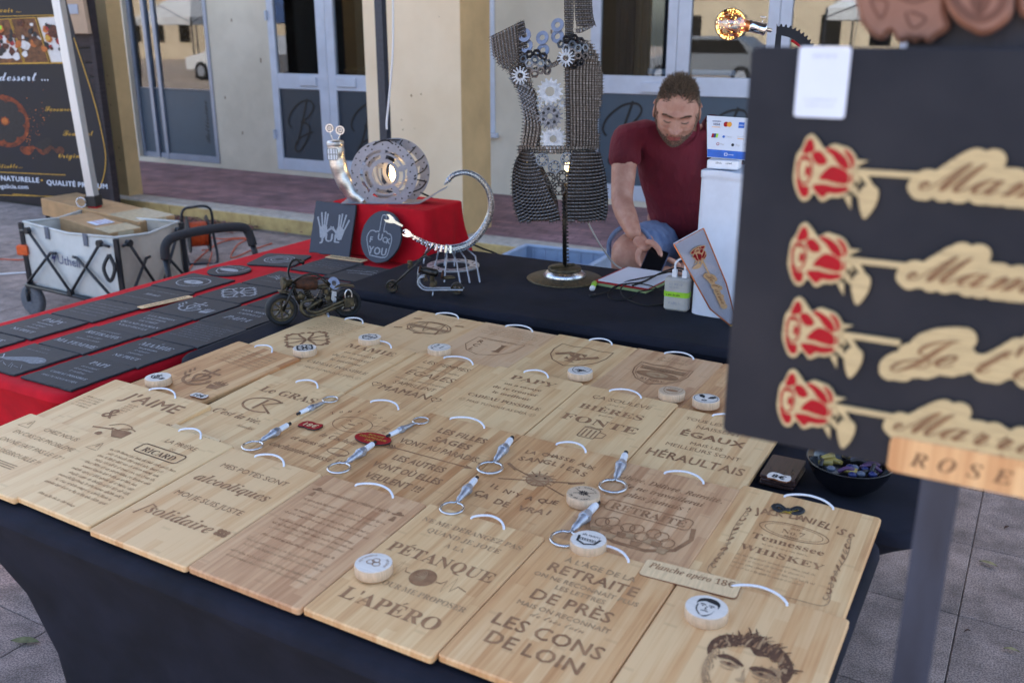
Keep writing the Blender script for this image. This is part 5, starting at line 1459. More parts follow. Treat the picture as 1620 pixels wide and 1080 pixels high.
for n_, i in enumerate(seg):
    Mx = frame_at(rp, i, nrm); f = n_ / len(seg); r = .007 + .008 * f
    sg.lathe([(r * .8, -.003), (r, -.002), (r, .002), (r * .8, .003)], 12, M=Mx @ Matrix.Rotation(R(90), 4, 'Y')) if n_ % 2 == 0 else sg.box(-.004, .004, -r, r, -r, r, .001, 0, Mx)
sg.build('body_segments', M['chrome'], T_)
wr = MB(); i = int(len(rp) * .04); Mx = frame_at(rp, max(1, i), nrm)
wr.line = wr.line
for (i, s_) in ((int(len(rp) * .04), 1.0), (int(len(rp) * .14), .9)):
    Mx = frame_at(rp, max(1, i), nrm) @ Matrix.Translation((0, 0, .010 if i > 8 else 0)) @ Matrix.Rotation(R(8), 4, 'Z')
    pr = MB()
    wr.prism([(x * s_ * 1.1, y * s_) for x, y in ((-.030, .010), (-.020, .016), (-.006, .013), (.006, .006), (.036, .004), (.036, -.004), (.006, -.006), (-.006, -.013), (-.020, -.016), (-.030, -.010), (-.018, -.006), (-.013, 0), (-.018, .006))], -.002, .002, .0006, 0, Mx)
wr.build('spanner_jaw', M['chrome'], T_)
bt = MB(); Mx = frame_at(rp, len(rp) - 2, nrm) @ Matrix.Rotation(R(90), 4, 'Y')
bt.prism(circ(.011, 6), 0, .007, .001, 0, Mx); bt.lathe([(.0085, .007), (.0025, .026), (.0, .028)], 10, M=Mx)
bt.build('sting_bolt', M['zinc'], T_)
for (x0, y0, x1, y1, xk, yk) in ((677, 392, 670, 417, 672, 402), (694, 396, 688, 420, 691, 410), (706, 396, 703, 446, 707, 405), (715, 398, 728, 447, 722, 412), (727, 396, 743, 447, 736, 408), (739, 394, 759, 446, 752, 405), (720, 396, 719, 421, 719, 409), (704, 398, 703, 420, 705, 408)):
    dy0 = 0.0; dy1 = -.07 if y1 > 430 else .06
    g_ = onz(x1, y1, .795) - dC
    l = MB(); tp = W(x0, y0, 0); kn = W(xk, yk, dy1 * .7)
    l.tube([tp, tp.lerp(kn, .85), kn, kn.lerp(g_, .15), g_], .0028, 7); l.build('bent_leg', M['zinc'], T_)
# ================================================================== SCRAP METAL MOTORCYCLES
def wheel(parent, x, z, r, w, mt, mr, spokes=8, y=0.0, name='wheel'):
    b = MB(); pr = [(r * .74, -w), (r * .92, -w), (r * .985, -w * .62), (r, 0), (r * .985, w * .62), (r * .92, w), (r * .74, w), (r * .74, -w)]
    MX = Matrix.Translation((x, y, z)) @ RX
    n = 28; V = []; F = []
    for rr, zz in pr[:-1]:
        for i in range(n): V.append((rr * math.cos(2 * math.pi * i / n), rr * math.sin(2 * math.pi * i / n), zz))
    k = len(pr) - 1
    for a in range(k):
        for i in range(n): j = (i + 1) % n; a2 = (a + 1) % k; F.append([a * n + i, a * n + j, a2 * n + j, a2 * n + i])
    b.add(V, F, 0, True, MX); o = b.build(name, M[mt], parent)
    b = MB(); b.ringp(circ(r * .58, 24), circ(r * .74, 24), -w * .6, w * .6, 0, MX); b.cyl((x, y - w * .9, z), (x, y + w * .9, z), r * .18, n=10)
    for k in range(spokes):
        a = 2 * math.pi * k / spokes
        b.box(r * .15, r * .6, -r * .05, r * .05, -w * .25, w * .25, 0, 0, MX @ Matrix.Rotation(a, 4, 'Z'))
    b.build('rim', M[mr], o)
    return o
mw = [onz(447, 512, .772), onz(549, 499, .772)]
ax = mw[1] - mw[0]; rot = math.atan2(ax.y, ax.x); Lm = ax.length
mid = (mw[0] + mw[1]) / 2; mid.z = tz(mid) - .019
BK = thing('scrap_motorcycle', 'dark brassy scrap metal bobber motorcycle with a padlock pannier', 'model motorcycle', Matrix.Translation(mid) @ Matrix.Rotation(rot, 4, 'Z'), 'scrap metal model motorcycles')
h = Lm / 2; sc_ = Lm / .20
wheel(BK, -h, .049, .049, .017, 'tyre', 'old_brass'); wheel(BK, h, .045, .045, .018, 'tyre', 'dark_steel', 6)
A = lambda *q: [(x * h / .1, y, z) for x, y, z in q]
def part(par, name, m, fn):
    b = MB(); fn(b); return b.build(name, M[m], par)
def fork(b):
    for y in (-.024, .024): b.tube(A((-.1, y, .049), (-.062, y * .9, .125)), .0042, 8)
    b.tube(A((-.062, -.024, .124), (-.062, .024, .124)), .005, 8)
part(BK, 'front_fork', 'dark_steel', fork)
def bars(b):
    b.tube(smooth(A((-.062, .0, .126), (-.066, .026, .15), (-.052, .05, .175), (-.034, .062, .183), (-.018, .066, .176)), 5), .0038, 8)
    b.tube(smooth(A((-.062, .0, .126), (-.058, -.026, .14), (-.040, -.05, .158), (-.012, -.062, .162), (.012, -.066, .15), (.03, -.066, .128)), 5), .0038, 8)
    b.tube(A((-.022, .066, .178), (-.008, .068, .168)), .006, 8); b.tube(A((.012, -.066, .15), (.034, -.066, .124)), .006, 8)
part(BK, 'handlebar', 'dark_steel', bars)
def lamp(b):
    b.lathe([(.0, -.024), (.009, -.022), (.011, -.004), (.019, .002), (.021, .010), (.018, .012)], 18, M=Matrix.Translation((-.082 * h / .1, 0, .128)) @ Matrix.Rotation(R(-90), 4, 'Y'))
hl = part(BK, 'headlight', 'old_brass', lamp)
part(hl, 'lens', 'dark_steel', lambda b: b.lathe([(.017, .0105), (.012, .008), (.0, .007)], 16, M=Matrix.Translation((-.082 * h / .1, 0, .128)) @ Matrix.Rotation(R(-90), 4, 'Y')))
def fender(b):
    for cx, cz, r, a0, a1, w in ((-h, .049, .055, 40, 95, .018),):
        V = []; n = 9
        for i in range(n):
            t = R(a0 + (a1 - a0) * i / (n - 1))
            for rr in (r, r + .002):
                for y in (-w, w): V.append((cx + rr * math.cos(t), y, cz + rr * math.sin(t)))
        F = []
        for i in range(n - 1): q = i * 4; F += [[q, q + 1, q + 5, q + 4], [q + 2, q + 6, q + 7, q + 3], [q, q + 4, q + 6, q + 2], [q + 1, q + 3, q + 7, q + 5]]
        F += [[0, 2, 3, 1], [n * 4 - 4, n * 4 - 3, n * 4 - 1, n * 4 - 2]]
        b.add(V, F, 0, True)
part(BK, 'front_mudguard', 'old_brass', fender)
part(BK, 'fuel_tank', 'rust', lambda b: b.lathe([(.0, -.036), (.012, -.034), (.018, -.026), (.019, -.006), (.0215, -.004), (.0215, .03), (.017, .034), (.0, .036)], 16, M=Matrix.Translation((-.022 * h / .1, 0, .122)) @ Matrix.Rotation(R(97), 4, 'Y')))
def frame_(b):
    b.tube(smooth(A((-.060, 0, .12), (-.050, 0, .075), (-.03, 0, .045), (.0, 0, .04), (.04, 0, .046)), 5), .0055, 8)
    for y in (-.02, .02):
        b.tube(A((.02, y, .05), (.1, y * 1.15, .046)), .004, 8); b.tube(A((.03, y * .7, .095), (.1, y * 1.15, .046)), .0035, 8)
    b.tube(A((-.055, 0, .118), (.035, 0, .098)), .004, 8)
part(BK, 'frame', 'dark_steel', frame_)
def eng_(b):
    b.lathe([(.0, -.016), (.016, -.014), (.018, 0), (.016, .014), (.0, .016)], 14, M=Matrix.Translation((.008 * h / .1, 0, .056)) @ RX)
    for t, x in ((-25, -.01), (25, .02)):
        for k in range(6): b.cyl(*[(x * h / .1 + .0065 * (k + q) * math.sin(R(t)), 0, .072 + .0062 * (k + q)) for q in (0, .55)], .0125 - .0008 * k, n=12)
    for k in range(7): a = k * .9; b.ball((.008 * h / .1 + .018 * math.cos(a), -.018, .056 + .014 * math.sin(a)), .0045, 6, 4)
    b.prism(circ(.011, 6), 0, .014, .001, M=Matrix.Translation((.04 * h / .1, -.018, .06)) @ RX)
    b.box(-.012, .012, -.014, .014, .062, .078, .002, M=Matrix.Translation((.045 * h / .1, 0, 0)))
part(BK, 'engine', 'dark_steel', eng_)
part(BK, 'cover_nut', 'old_brass', lambda b: (b.prism(circ(.009, 6), 0, .012, .001, M=Matrix.Translation((.035 * h / .1, -.022, .075)) @ RX), b.prism(circ(.008, 6), 0, .010, .001, M=Matrix.Translation((.045 * h / .1, -.024, .045)) @ RX), b.cyl((.035 * h / .1, -.02, .085), (.035 * h / .1, -.02, .1), .007, n=10)))
part(BK, 'horn', 'old_brass', lambda b: b.lathe([(.0, -.014), (.009, -.012), (.014, .004), (.013, .010), (.0, .012)], 12, M=Matrix.Translation((-.042 * h / .1, -.01, .085)) @ Matrix.Rotation(R(-60), 4, 'Y')))
def exh(b):
    b.tube(smooth(A((-.005, -.02, .072), (-.04, -.026, .07), (-.046, -.028, .045), (-.025, -.03, .026), (.01, -.03, .028), (.05, -.03, .04), (.095, -.03, .052)), 5), .0055, 9)
    b.tube(smooth(A((.02, -.02, .07), (-.02, -.03, .055), (-.028, -.032, .045), (.0, -.034, .036), (.05, -.034, .052), (.098, -.034, .066)), 5), .005, 9)
part(BK, 'exhaust_pipe', 'old_brass', exh)
def seat_(b):
    b.ball((.032 * h / .1, 0, .106), .03, 14, 6, sc=(1, .6, .22))
part(BK, 'seat', 'old_brass', seat_)
part(BK, 'seat_washer', 'washer_steel', lambda b: b.ringp(circ(.009, 20), circ(.020, 20), -.0015, .0015, 0, Matrix.Translation((.064 * h / .1, -.004, .112)) @ Matrix.Rotation(R(62), 4, 'X') @ Matrix.Rotation(R(20), 4, 'Y')))
part(BK, 'rear_mudguard', 'old_brass', lambda b: b.tube(smooth(A((.04, 0, .07), (.055, 0, .095), (.085, 0, .103), (.125, 0, .095)), 4), .015, 8, flat=.25))
part(BK, 'side_plate', 'zinc', lambda b: b.prism([(.045 * h / .1, .05), (.062 * h / .1, .05), (.066 * h / .1, .088), (.052 * h / .1, .094)], -.021, -.019, M=RX @ Matrix.Translation((0, 0, .04))))
def plock(b):
    b.box(-.015, .015, -.006, .006, 0, .030, .002, M=Matrix.Translation((.098 * h / .1, -.036, .04)))
pl = part(BK, 'padlock', 'old_brass', plock)
part(pl, 'shackle', 'steel', lambda b: b.tube(smooth([(.098 * h / .1 - .010, -.036, .068), (.098 * h / .1 - .010, -.036, .085), (.098 * h / .1, -.036, .096), (.098 * h / .1 + .010, -.036, .085), (.098 * h / .1 + .010, -.036, .068)], 4), .0024, 7))
part(BK, 'kick_stand', 'zinc', lambda b: b.tube(A((.030, -.028, .032), (.036, -.05, .002)), .0038, 8))

# small chopper with long forks
cw = [onz(621, 463, .79), onz(724, 466, .79)]
ax = cw[1] - cw[0]; rot = math.atan2(ax.y, ax.x); h = ax.length / 2
mid = (cw[0] + cw[1]) / 2; mid.z = .79
BK = thing('scrap_motorcycle', 'small scrap metal chopper with very long raked forks', 'model motorcycle', Matrix.Translation(mid) @ Matrix.Rotation(rot, 4, 'Z'), 'scrap metal model motorcycles')
A = lambda *q: [(x * h, y, z) for x, y, z in q]
wheel(BK, -h, .022, .022, .008, 'dark_steel', 'old_brass', 6); wheel(BK, h * .98, .021, .021, .010, 'dark_steel', 'old_brass', 6)
part(BK, 'front_fork', 'dark_steel', lambda b: [b.tube(A((-1, y, .022), (.10, y, .135 + (0 if y < 0 else .006))), .0028, 8) for y in (-.011, .011)])
part(BK, 'handlebar', 'dark_steel', lambda b: (b.tube(smooth(A((.0, -.011, .125), (.1, -.02, .132), (.26, -.03, .13)), 4), .0028, 8), b.tube(smooth(A((.05, .011, .135), (.15, .02, .145), (.26, .03, .158)), 4), .003, 8)))
hl = part(BK, 'headlight', 'old_brass', lambda b: (b.box(-.007, .007, -.008, .008, -.012, .0, .001, M=Matrix.Translation((-.42 * h, 0, .096))), b.prism(circ(.0085, 6), 0, .013, .001, M=Matrix.Translation((-.43 * h, .0, .098)))))
part(BK, 'fuel_tank', 'dark_steel', lambda b: b.lathe([(.0, -.038), (.007, -.037), (.009, -.03), (.0085, -.022), (.013, -.018), (.0135, .022), (.010, .028), (.0, .03)], 14, M=Matrix.Translation((.16 * h, 0, .076)) @ Matrix.Rotation(R(102), 4, 'Y')))
part(BK, 'copper_bands', 'rust', lambda b: [b.lathe([(.0105, 0), (.014, .001), (.014, .005), (.0105, .006)], 14, M=Matrix.Translation((x * h, 0, z)) @ Matrix.Rotation(R(102), 4, 'Y')) for x, z in ((-.16, .084), (.52, .068))])
def frame2(b):
    for y in (-.013, .013): b.tube(smooth(A((.02, y, .062), (-.14, y, .055), (-.18, y, .036), (-.05, y, .02), (.12, y, .016), (.5, y, .018), (1.18, y, .020)), 5), .0032, 8)
    b.tube(A((-.16, 0, .09), (-.2, 0, .05)), .004, 8)
part(BK, 'frame', 'zinc', frame2)
def eng2(b):
    b.lathe([(.0, -.013), (.011, -.012), (.012, 0), (.011, .012), (.0, .013)], 12, M=Matrix.Translation((.27 * h, 0, .036)) @ RX)
    b.prism(circ(.010, 6), 0, .006, .001, M=Matrix.Translation((.27 * h, -.014, .036)) @ RX)
    for x, t in ((.05, -25), (.22, 10)):
        for k in range(4): b.cyl(*[(x * h + .005 * (k + q) * math.sin(R(t)), 0, .044 + .005 * (k + q)) for q in (0, .55)], .008, n=10)
part(BK, 'engine', 'old_brass', eng2)
part(BK, 'seat', 'old_brass', lambda b: b.ball((.75 * h, 0, .058), .020, 12, 6, sc=(1.1, .6, .3), M=Matrix.Identity(4)))
part(BK, 'seat_strut', 'dark_steel', lambda b: b.tube(smooth(A((.5, 0, .058), (.6, 0, .052), (.8, 0, .056)), 4), .003, 7))
part(BK, 'kick_stand', 'zinc', lambda b: b.tube(A((.28, -.014, .016), (.28, -.026, .001)), .0022, 7))

# ================================================================== CHAIN TORSO LAMP
tC = onz(893, 441, .79)
TO = thing('torso_lamp', "woman's torso lamp built of bicycle chain, nuts and gears on a round plate", 'lamp', Matrix.Translation(tC))
kpx = tC.y / 1.0
def Tp(x, y, d=0.0): return at(x, y, tC.y + d) - tC
b = MB(); b.lathe([(.0, 0), (.132, 0), (.134, .003), (.128, .006), (.085, .008), (.078, .012), (.0, .012)], 48); b.build('round_plate', M['old_brass'], TO)
b = MB(); b.lathe([(.074, .012), (.076, .016), (.062, .030), (.056, .032), (.0, .032)], 40); b.build('flywheel_hub', M['steel'], TO)
b = MB(); b.lathe([(.058, .032), (.060, .038), (.056, .044), (.0, .045)], 40); b.box(-.06, .04, -.006, .006, .045, .052, .002, M=Matrix.Rotation(.5, 4, 'Z')); b.build('top_flange', M['old_brass'], TO)
b = MB(); b.tube([(0, 0, .044), Tp(893, 290)], .0075, 10)
for k in range(22): b.box(-.011, .011, -.003, .003, -.0025, .0025, 0, 0, Matrix.Translation(Vector((0.004, 0, .052)).lerp(Tp(893, 290), k / 22)))
b.build('ribbed_rod', M['dark_steel'], TO)
CH = MB()
mpp = tC.y / (FPX * 1.0)
def depth(x, y, xc, hw, dmax):
    t = max(-1, min(1, (x - xc) / hw)); return -dmax * math.sqrt(max(0, 1 - t * t))
def strand(pts, pitch=.0116, k=1.0, axis=None, jit=.0):
    rp_ = resample(smooth(pts, 8), pitch)
    if len(rp_) < 2: return
    for i in range(len(rp_)):
        d = (rp_[min(i + 1, len(rp_) - 1)] - rp_[max(i - 1, 0)])
        if d.length < 1e-6: continue
        d.normalize()
        out = axis or Vector((0, -1, 0))
        s_ = out.cross(d)
        if s_.length < 1e-4: continue
        s_.normalize(); nn = d.cross(s_)
        p = rp_[i]
        Mx = Matrix(((d.x, s_.x, nn.x, p.x), (d.y, s_.y, nn.y, p.y), (d.z, s_.z, nn.z, p.z), (0, 0, 0, 1)))
        chainlink(CH, Mx, k * 1.12, (0,), 1, 0, i % 2)
def panel(rows_, along, xc, hw, dmax, n, k=1.0):
    """rows_: list of (pixel left, pixel right) boundary pairs from top to bottom; along='h' lays strands across, 'v' down"""
    L = [r[0] for r in rows_]; Q = [r[1] for r in rows_]
    def ev(P_):
        c = smooth([(*p, 0) for p in P_], 8); tot = sum((c[i + 1] - c[i]).length for i in range(len(c) - 1))
        return resample(c, tot / 80)[:81]
    Ls, Qs = ev(L), ev(Q)
    def pt(f, g):
        a = Ls[min(len(Ls) - 1, int(f * (len(Ls) - 1)))]; c = Qs[min(len(Qs) - 1, int(f * (len(Qs) - 1)))]
        x, y = a.x + (c.x - a.x) * g, a.y + (c.y - a.y) * g
        return Tp(x, y, depth(x, y, xc, hw, dmax))
    for i in range(n):
        f = (i + .5) / n
        strand([pt(f, g) for g in [j / 6 for j in range(7)]] if along == 'h' else [pt(g, f) for g in [j / 8 for j in range(9)]], k=k)
# right flank, rows across
panel([((899, 88), (941, 90)), ((897, 112), (952, 118)), ((897, 150), (951, 155)), ((898, 190), (945, 195)), ((898, 232), (948, 236))], 'h', 880, 75, .10, 31)
strand([Tp(897, 108, -.1), Tp(898, 150, -.1), Tp(899, 190, -.1), Tp(899, 232, -.1)])
# left flank
panel([((808, 122), (838, 140)), ((820, 140), (845, 146)), ((827, 165), (848, 168)), ((831, 195), (853, 196)), ((826, 232), (852, 232))], 'h', 880, 75, .10, 22)
panel([((900, 90), (940, 92)), ((898, 112), (951, 118)), ((898, 150), (950, 155)), ((899, 190), (944, 195)), ((899, 232), (947, 236))], 'v', 880, 75, .075, 10)
panel([((810, 122), (838, 140)), ((822, 140), (846, 146)), ((829, 165), (849, 168)), ((833, 195), (854, 196)), ((828, 232), (853, 232))], 'v', 880, 75, .075, 6)
# belt
for dy in (0, 5.5): strand([Tp(x, 234 + dy, depth(x, 0, 885, 68, .10)) for x in range(822, 951, 10)])
# hips
panel([((825, 243), (842, 243)), ((815, 262), (853, 268)), ((811, 292), (868, 305)), ((814, 325), (882, 330)), ((822, 350), (886, 350))], 'v', 885, 78, .125, 11, 1.05)
panel([((906, 243), (948, 243)), ((901, 265), (955, 268)), ((898, 300), (960, 300)), ((897, 330), (961, 330)), ((898, 350), (957, 350))], 'v', 885, 78, .125, 11, 1.05)
panel([((826, 243), (842, 243)), ((816, 262), (853, 268)), ((812, 292), (868, 305)), ((815, 325), (880, 330)), ((823, 350), (884, 350))], 'h', 885, 78, .10, 17)
panel([((907, 243), (947, 243)), ((902, 265), (954, 268)), ((899, 300), (959, 300)), ((898, 330), (960, 330)), ((899, 350), (956, 350))], 'h', 885, 78, .10, 17)
# far side of the hips and back, seen through the front
panel([((818, 262), (858, 266)), ((816, 300), (880, 310)), ((824, 346), (884, 346))], 'v', 885, 78, -.11, 9, 1.1)
# shoulder stump on the left
panel([((824, 36), (775, 60)), ((826, 62), (780, 86)), ((828, 88), (800, 114))], 'h', 815, 50, .06, 13)
panel([((826, 90), (806, 112)), ((836, 118), (812, 128)), ((840, 138), (816, 138))], 'h', 850, 60, .07, 7)
panel([((902, 62), (930, 66)), ((905, 80), (944, 84)), ((903, 100), (948, 104))], 'h', 890, 60, .06, 7)
panel([((828, 36), (820, 40)), ((832, 66), (822, 70)), ((834, 100), (820, 108)), ((828, 118), (812, 120))], 'v', 850, 60, .075, 3)
# neck strands on the right and the flap of hair
panel([((894, -40), (906, -40)), ((894, 20), (906, 20)), ((896, 55), (904, 55)), ((893, 88), (900, 88))], 'v', 880, 60, .08, 3)
panel([((908, -40), (934, -40)), ((910, 0), (935, 0)), ((911, 25), (937, 25)), ((914, 46), (941, 40))], 'v', 890, 60, .07, 6)
strand([Tp(932, 42, -.05), Tp(920, 48, -.06), Tp(912, 49, -.07)])
# chain across the bust and behind the shoulder
strand([Tp(834, 114, -.10), Tp(855, 108, -.105), Tp(875, 103, -.11), Tp(886, 96, -.12)])
strand([Tp(902, 90, -.12), Tp(920, 90, -.11), Tp(940, 92, -.08)])
strand([Tp(905, 55, -.07), Tp(908, 70, -.06), Tp(912, 90, -.07)])
CH.build('chain_skin', [M['chain_steel'], M['nut_steel']], TO, kind='stuff')
# nuts of the bust
NT = MB(); NT.ringp([(.0068 * math.cos(t), .0068 * math.sin(t)) for t in [2 * math.pi * i / 18 for i in range(18)]], [(.0132 * min(1.155, 1 / max(.866, math.cos((t % (math.pi / 3)) - math.pi / 6))) * .9 * math.cos(t), .0132 * min(1.155, 1 / max(.866, math.cos((t % (math.pi / 3)) - math.pi / 6))) * .9 * math.sin(t)) for t in [2 * math.pi * i / 18 for i in range(18)]], -.004, .004)
nuts = []
for cx, cy, rad, seed in ((846, 106, 30, 1), (905, 82, 33, 2)):
    for ring, cnt in ((1, 1), (11, 6), (22, 11)):
        for k in range(cnt):
            a = 2 * math.pi * k / cnt + ring
            if seed == 1 and (math.sin(a) > .6 and ring > 20 or math.cos(a) < -.85 and ring > 20): continue
            if seed == 2 and ring > 20 and -0.5 < a % 6.283 - 3.3 < .4: continue
            nuts.append((cx + ring * math.cos(a) * .95, cy + ring * math.sin(a), ring / 30, cx, cy))
first = None
for x, y, q, cx, cy in nuts:
    d = -.085 - .05 * math.sqrt(max(0, 1 - q * q))
    p = Tp(x, y, d); c0 = Tp(cx, cy, -.06); nrm_ = (p - c0).normalized()
    MX = Matrix.Translation(p) @ nrm_.to_track_quat('Z', 'Y').to_matrix().to_4x4()
    if first is None: o = first = NT.build('nut', M['nut_steel'], TO)
    else: o = first.copy(); COL.objects.link(o); o.parent = TO
    o.matrix_basis = MX
WS = MB(); WS.ringp(circ(.0092, 28), circ(.0215, 28), -.0015, .0015)
first = None
for x, y in ((830, 56), (833, 73), (858, 60), (859, 80), (882, 40), (882, 58)):
    if first is None: o = first = WS.build('washer', M['washer_steel'], TO)
    else: o = first.copy(); COL.objects.link(o); o.parent = TO
    o.matrix_basis = Matrix.Translation(Tp(x, y, -.075)) @ Matrix.Rotation(R(72), 4, 'X') @ Matrix.Rotation(R(-24), 4, 'Y')
def cog(name, m, x, y, r0, r1, teeth, hole, d=-.10, holes=0, th=.004, duty=.4):
    b = MB(); og = gearpts(r0, r1, teeth, duty); n = len(og)
    b.ringp([(hole * math.cos(math.atan2(p[1], p[0])), hole * math.sin(math.atan2(p[1], p[0]))) for p in og], og, -th / 2, th / 2)
    o = b.build(name, M[m], TO, mw=Matrix.Translation(Tp(x, y, d)) @ Matrix.Rotation(R(84), 4, 'X') @ Matrix.Rotation(R(-6), 4, 'Y'))
    if holes:
        hb = MB()
        for k in range(holes): a = 2 * math.pi * k / holes; hb.prism(circ(r0 * .15, 10, r0 * .68 * math.cos(a), r0 * .68 * math.sin(a)), th / 2, th / 2 + .0006)
        hb.build('gear_holes', M['ink'], o)
    return o
cog('star_gear', 'gear_steel', 823, 120, .016, .028, 14, .009, -.155, duty=.5); cog('star_gear', 'gear_steel', 895, 92, .016, .028, 14, .009, -.16, duty=.5)
cog('sprocket', 'gear_steel', 870, 145, .034, .043, 15, .015, -.10, duty=.45); cog('sprocket', 'nut_steel', 870, 184, .034, .043, 17, .009, -.105, 7)
cog('sprocket', 'gear_steel', 875, 220, .034, .044, 16, .0115, -.095, duty=.45); cog('sprocket', 'gear_steel', 851, 163, .013, .02, 10, .006, -.08); cog('sprocket', 'gear_steel', 890, 163, .013, .02, 10, .006, -.08)
# bearings at the front of the hips
for x, y in ((858, 253), (877, 264), (897, 252), (869, 283), (890, 280), (884, 299)):
    b = MB(); MX = Matrix.Translation(Tp(x, y, -.115)) @ Matrix.Rotation(R(80), 4, 'X')
    b.ringp(circ(.0165, 24), circ(.022, 24), -.005, .005, 0, MX); b.ringp(circ(.0085, 20), circ(.0125, 20), -.005, .005, 0, MX)
    for k in range(8): b.ball((.0145 * math.cos(k * .785), .0145 * math.sin(k * .785), 0), .003, 6, 4, 0, MX)
    b.build('bearing', M['chain_steel'] if y > 270 else M['nut_steel'], TO)
# lit bulbs inside
for x, y, r in ((838, 259, .010), (899, 264, .013)):
    b = MB(); b.ball(Tp(x, y, -.03), r, 12, 8, sc=(1, 1, 1.3)); b.build('glowing_bulb', M['bulb_warm'], TO)
b = MB(); b.tube(smooth([Tp(930, 352, .0), Tp(945, 380, .05), Tp(958, 400, .15), onz(975, 420, .795) - tC, onz(995, 430, .795) - tC], 5), .0032, 7); b.build('lamp_flex', M['grey_plastic'], TO)
# ================================================================== LEFT SIDE: KIOSK, BANNER, TENT LEG, WAGON
mat('plank_dark', lin(52, 42, 44), .8, noise=.25, scale=10, stretch=(.4, 1, 6), bump=.2, rand=.2)
mat('beige_panel', lin(178, 148, 122), .8, noise=.06, scale=6)
mat('banner', lin(19, 19, 29), .55, noise=.25, scale=4, rvar=.12)
mat('ember', lin(150, 66, 26), .6, noise=.5, scale=40, col2=lin(60, 24, 14))
mat('garlic_black', lin(26, 26, 32), .5, noise=.3, scale=60)
mat('plate_white', lin(210, 206, 204), .5, noise=.05)
mat('food_brown', lin(92, 48, 30), .6, noise=.4, scale=90)
mat('food_orange', lin(190, 106, 46), .6, noise=.3, scale=120)
mat('food_red', lin(150, 30, 36), .5, noise=.3, scale=120)
mat('food_wood', lin(112, 72, 42), .6, noise=.3, scale=40)
mat('canvas_grey', lin(204, 204, 200), .85, noise=.08, scale=7, bump=.15, bscale=500, col2=lin(184, 184, 180))
mat('canvas_beige', lin(186, 176, 162), .85, noise=.08, scale=7, bump=.15, bscale=500, col2=lin(168, 158, 146))
mat('tube_black', lin(38, 40, 46), .38, .3, noise=.15, scale=60)
mat('foam_black', lin(36, 36, 40), .75, noise=.15, scale=90, bump=.3)
mat('wheel_grey', lin(92, 98, 112), .5, noise=.1)
mat('rubber_grey', lin(96, 98, 104), .8, noise=.15, scale=60)
mat('cardboard', lin(178, 140, 98), .8, noise=.1, scale=14, bump=.1, rand=.08)
mat('tape_clear', lin(196, 180, 150), .2, noise=.08, spec=.7)
mat('green_string', lin(80, 190, 130), .6)
mat('orange_cable', lin(206, 78, 28), .5, noise=.1)
# kiosk of dark horizontal planks
kK = S(-7.31, 5.5, 0)
T_ = thing('wooden_kiosk', 'dark brown kiosk wall of horizontal planks behind the black banner', 'kiosk', TM(S(-7.36, 5.7, 0)))
pb = MB(); pb.box(-1.9, -.035, -.011, .011, -.056, .056, .004)
proto = None
for i in range(17):
    if proto is None: o = proto = pb.build('plank', M['plank_dark'], T_)
    else: o = proto.copy(); COL.objects.link(o); o.parent = T_
    o.location = (0, .001 * (i % 3), .08 + i * .122); o.rotation_euler = (R(8), 0, R(.15 * ((i * 7) % 5 - 2)))
b = MB(); b.box(-.035, .02, -.03, .03, 0, 2.2, .004); b.build('corner_post', M['plank_dark'], T_)
b = MB(); b.box(-1.9, .0, .03, .05, .0, 2.2); b.build('back_panel', M['garlic_black'], T_)
b = MB()
b.prism([(-.42, .0), (.03, .0), (.0, .42), (-.42, .42)], -.02, .02, .004, M=Matrix.Translation((0, -.06, 1.60)) @ RX)
sg = b.build('folded_flap', M['beige_panel'], T_)
b = MB(); b.box(-.30, -.06, -.085, -.0815, 1.76, 1.84, .001); b.build('flap_window', M['frame_grey'], sg)

# banner: printed in the picture plane at depth 5
bY = 6.35
bc = at(70, 170, bY)
BN = thing('promotional_banner', 'black banner advertising black garlic with food photos and gold script', 'banner', Matrix.Translation(bc) @ Matrix.Rotation(R(-3), 4, 'Z'))
binv = BN.matrix_basis.inverted()
def bp(x, y):
    # the point of the banner's plane seen in that direction
    r = binv.to_3x3() @ ray(x, y); o0 = binv @ Vector((0, 0, CAM_H))
    t = -o0.y / r.y
    p = o0 + r * t
    return (p.x, p.z)
FX = RX
outl = [bp(*q) for q in ((-150, -60), (96, -60), (104, 0), (120, 60), (138, 115), (152, 160), (163, 205), (170, 245), (168, 275), (160, 298), (148, 312), (134, 320), (-10, 302), (-150, 285))]
b = MB(); b.prism([(p.x, p.y) for p in smooth([(*q, 0) for q in outl[2:10]], 4)] + outl[10:] + outl[:2], -.006, .0, 0, 0, FX); b.build('printed_cloth', M['banner'], BN)
def ban(name, m, fn):
    b = MB(); fn(b); return b.build(name, M[m] if isinstance(m, str) else [M[q] for q in m], BN, mw=FX.copy())
def blobs(b, x0, y0, r, items, z=.0012):
    for k, (x, y, rr, m) in enumerate(items):
        c = bp(x, y); b.poly([(c[0] + rr * r * math.cos(t) * (1 + .18 * math.sin(3 * t + k)), c[1] + rr * r * math.sin(t) * (1 + .15 * math.cos(2 * t + k))) for t in [2 * math.pi * i / 12 for i in range(12)]], z + .00022 * k, m)
FM = ('plate_white', 'food_brown', 'food_orange', 'food_red', 'food_wood', 'garlic_black', 'lime', 'gold_ink')
def photo(name, q, items, base):
    def f(b):
        b.poly([bp(*p) for p in q], .0011, base); b.line([bp(*p) for p in q], .006, .0042, 7, closed=True); blobs(b, 0, 0, .044, items, .0014)
    ban(name, FM, f)
ps = 3.4
rnd = random.Random(4)
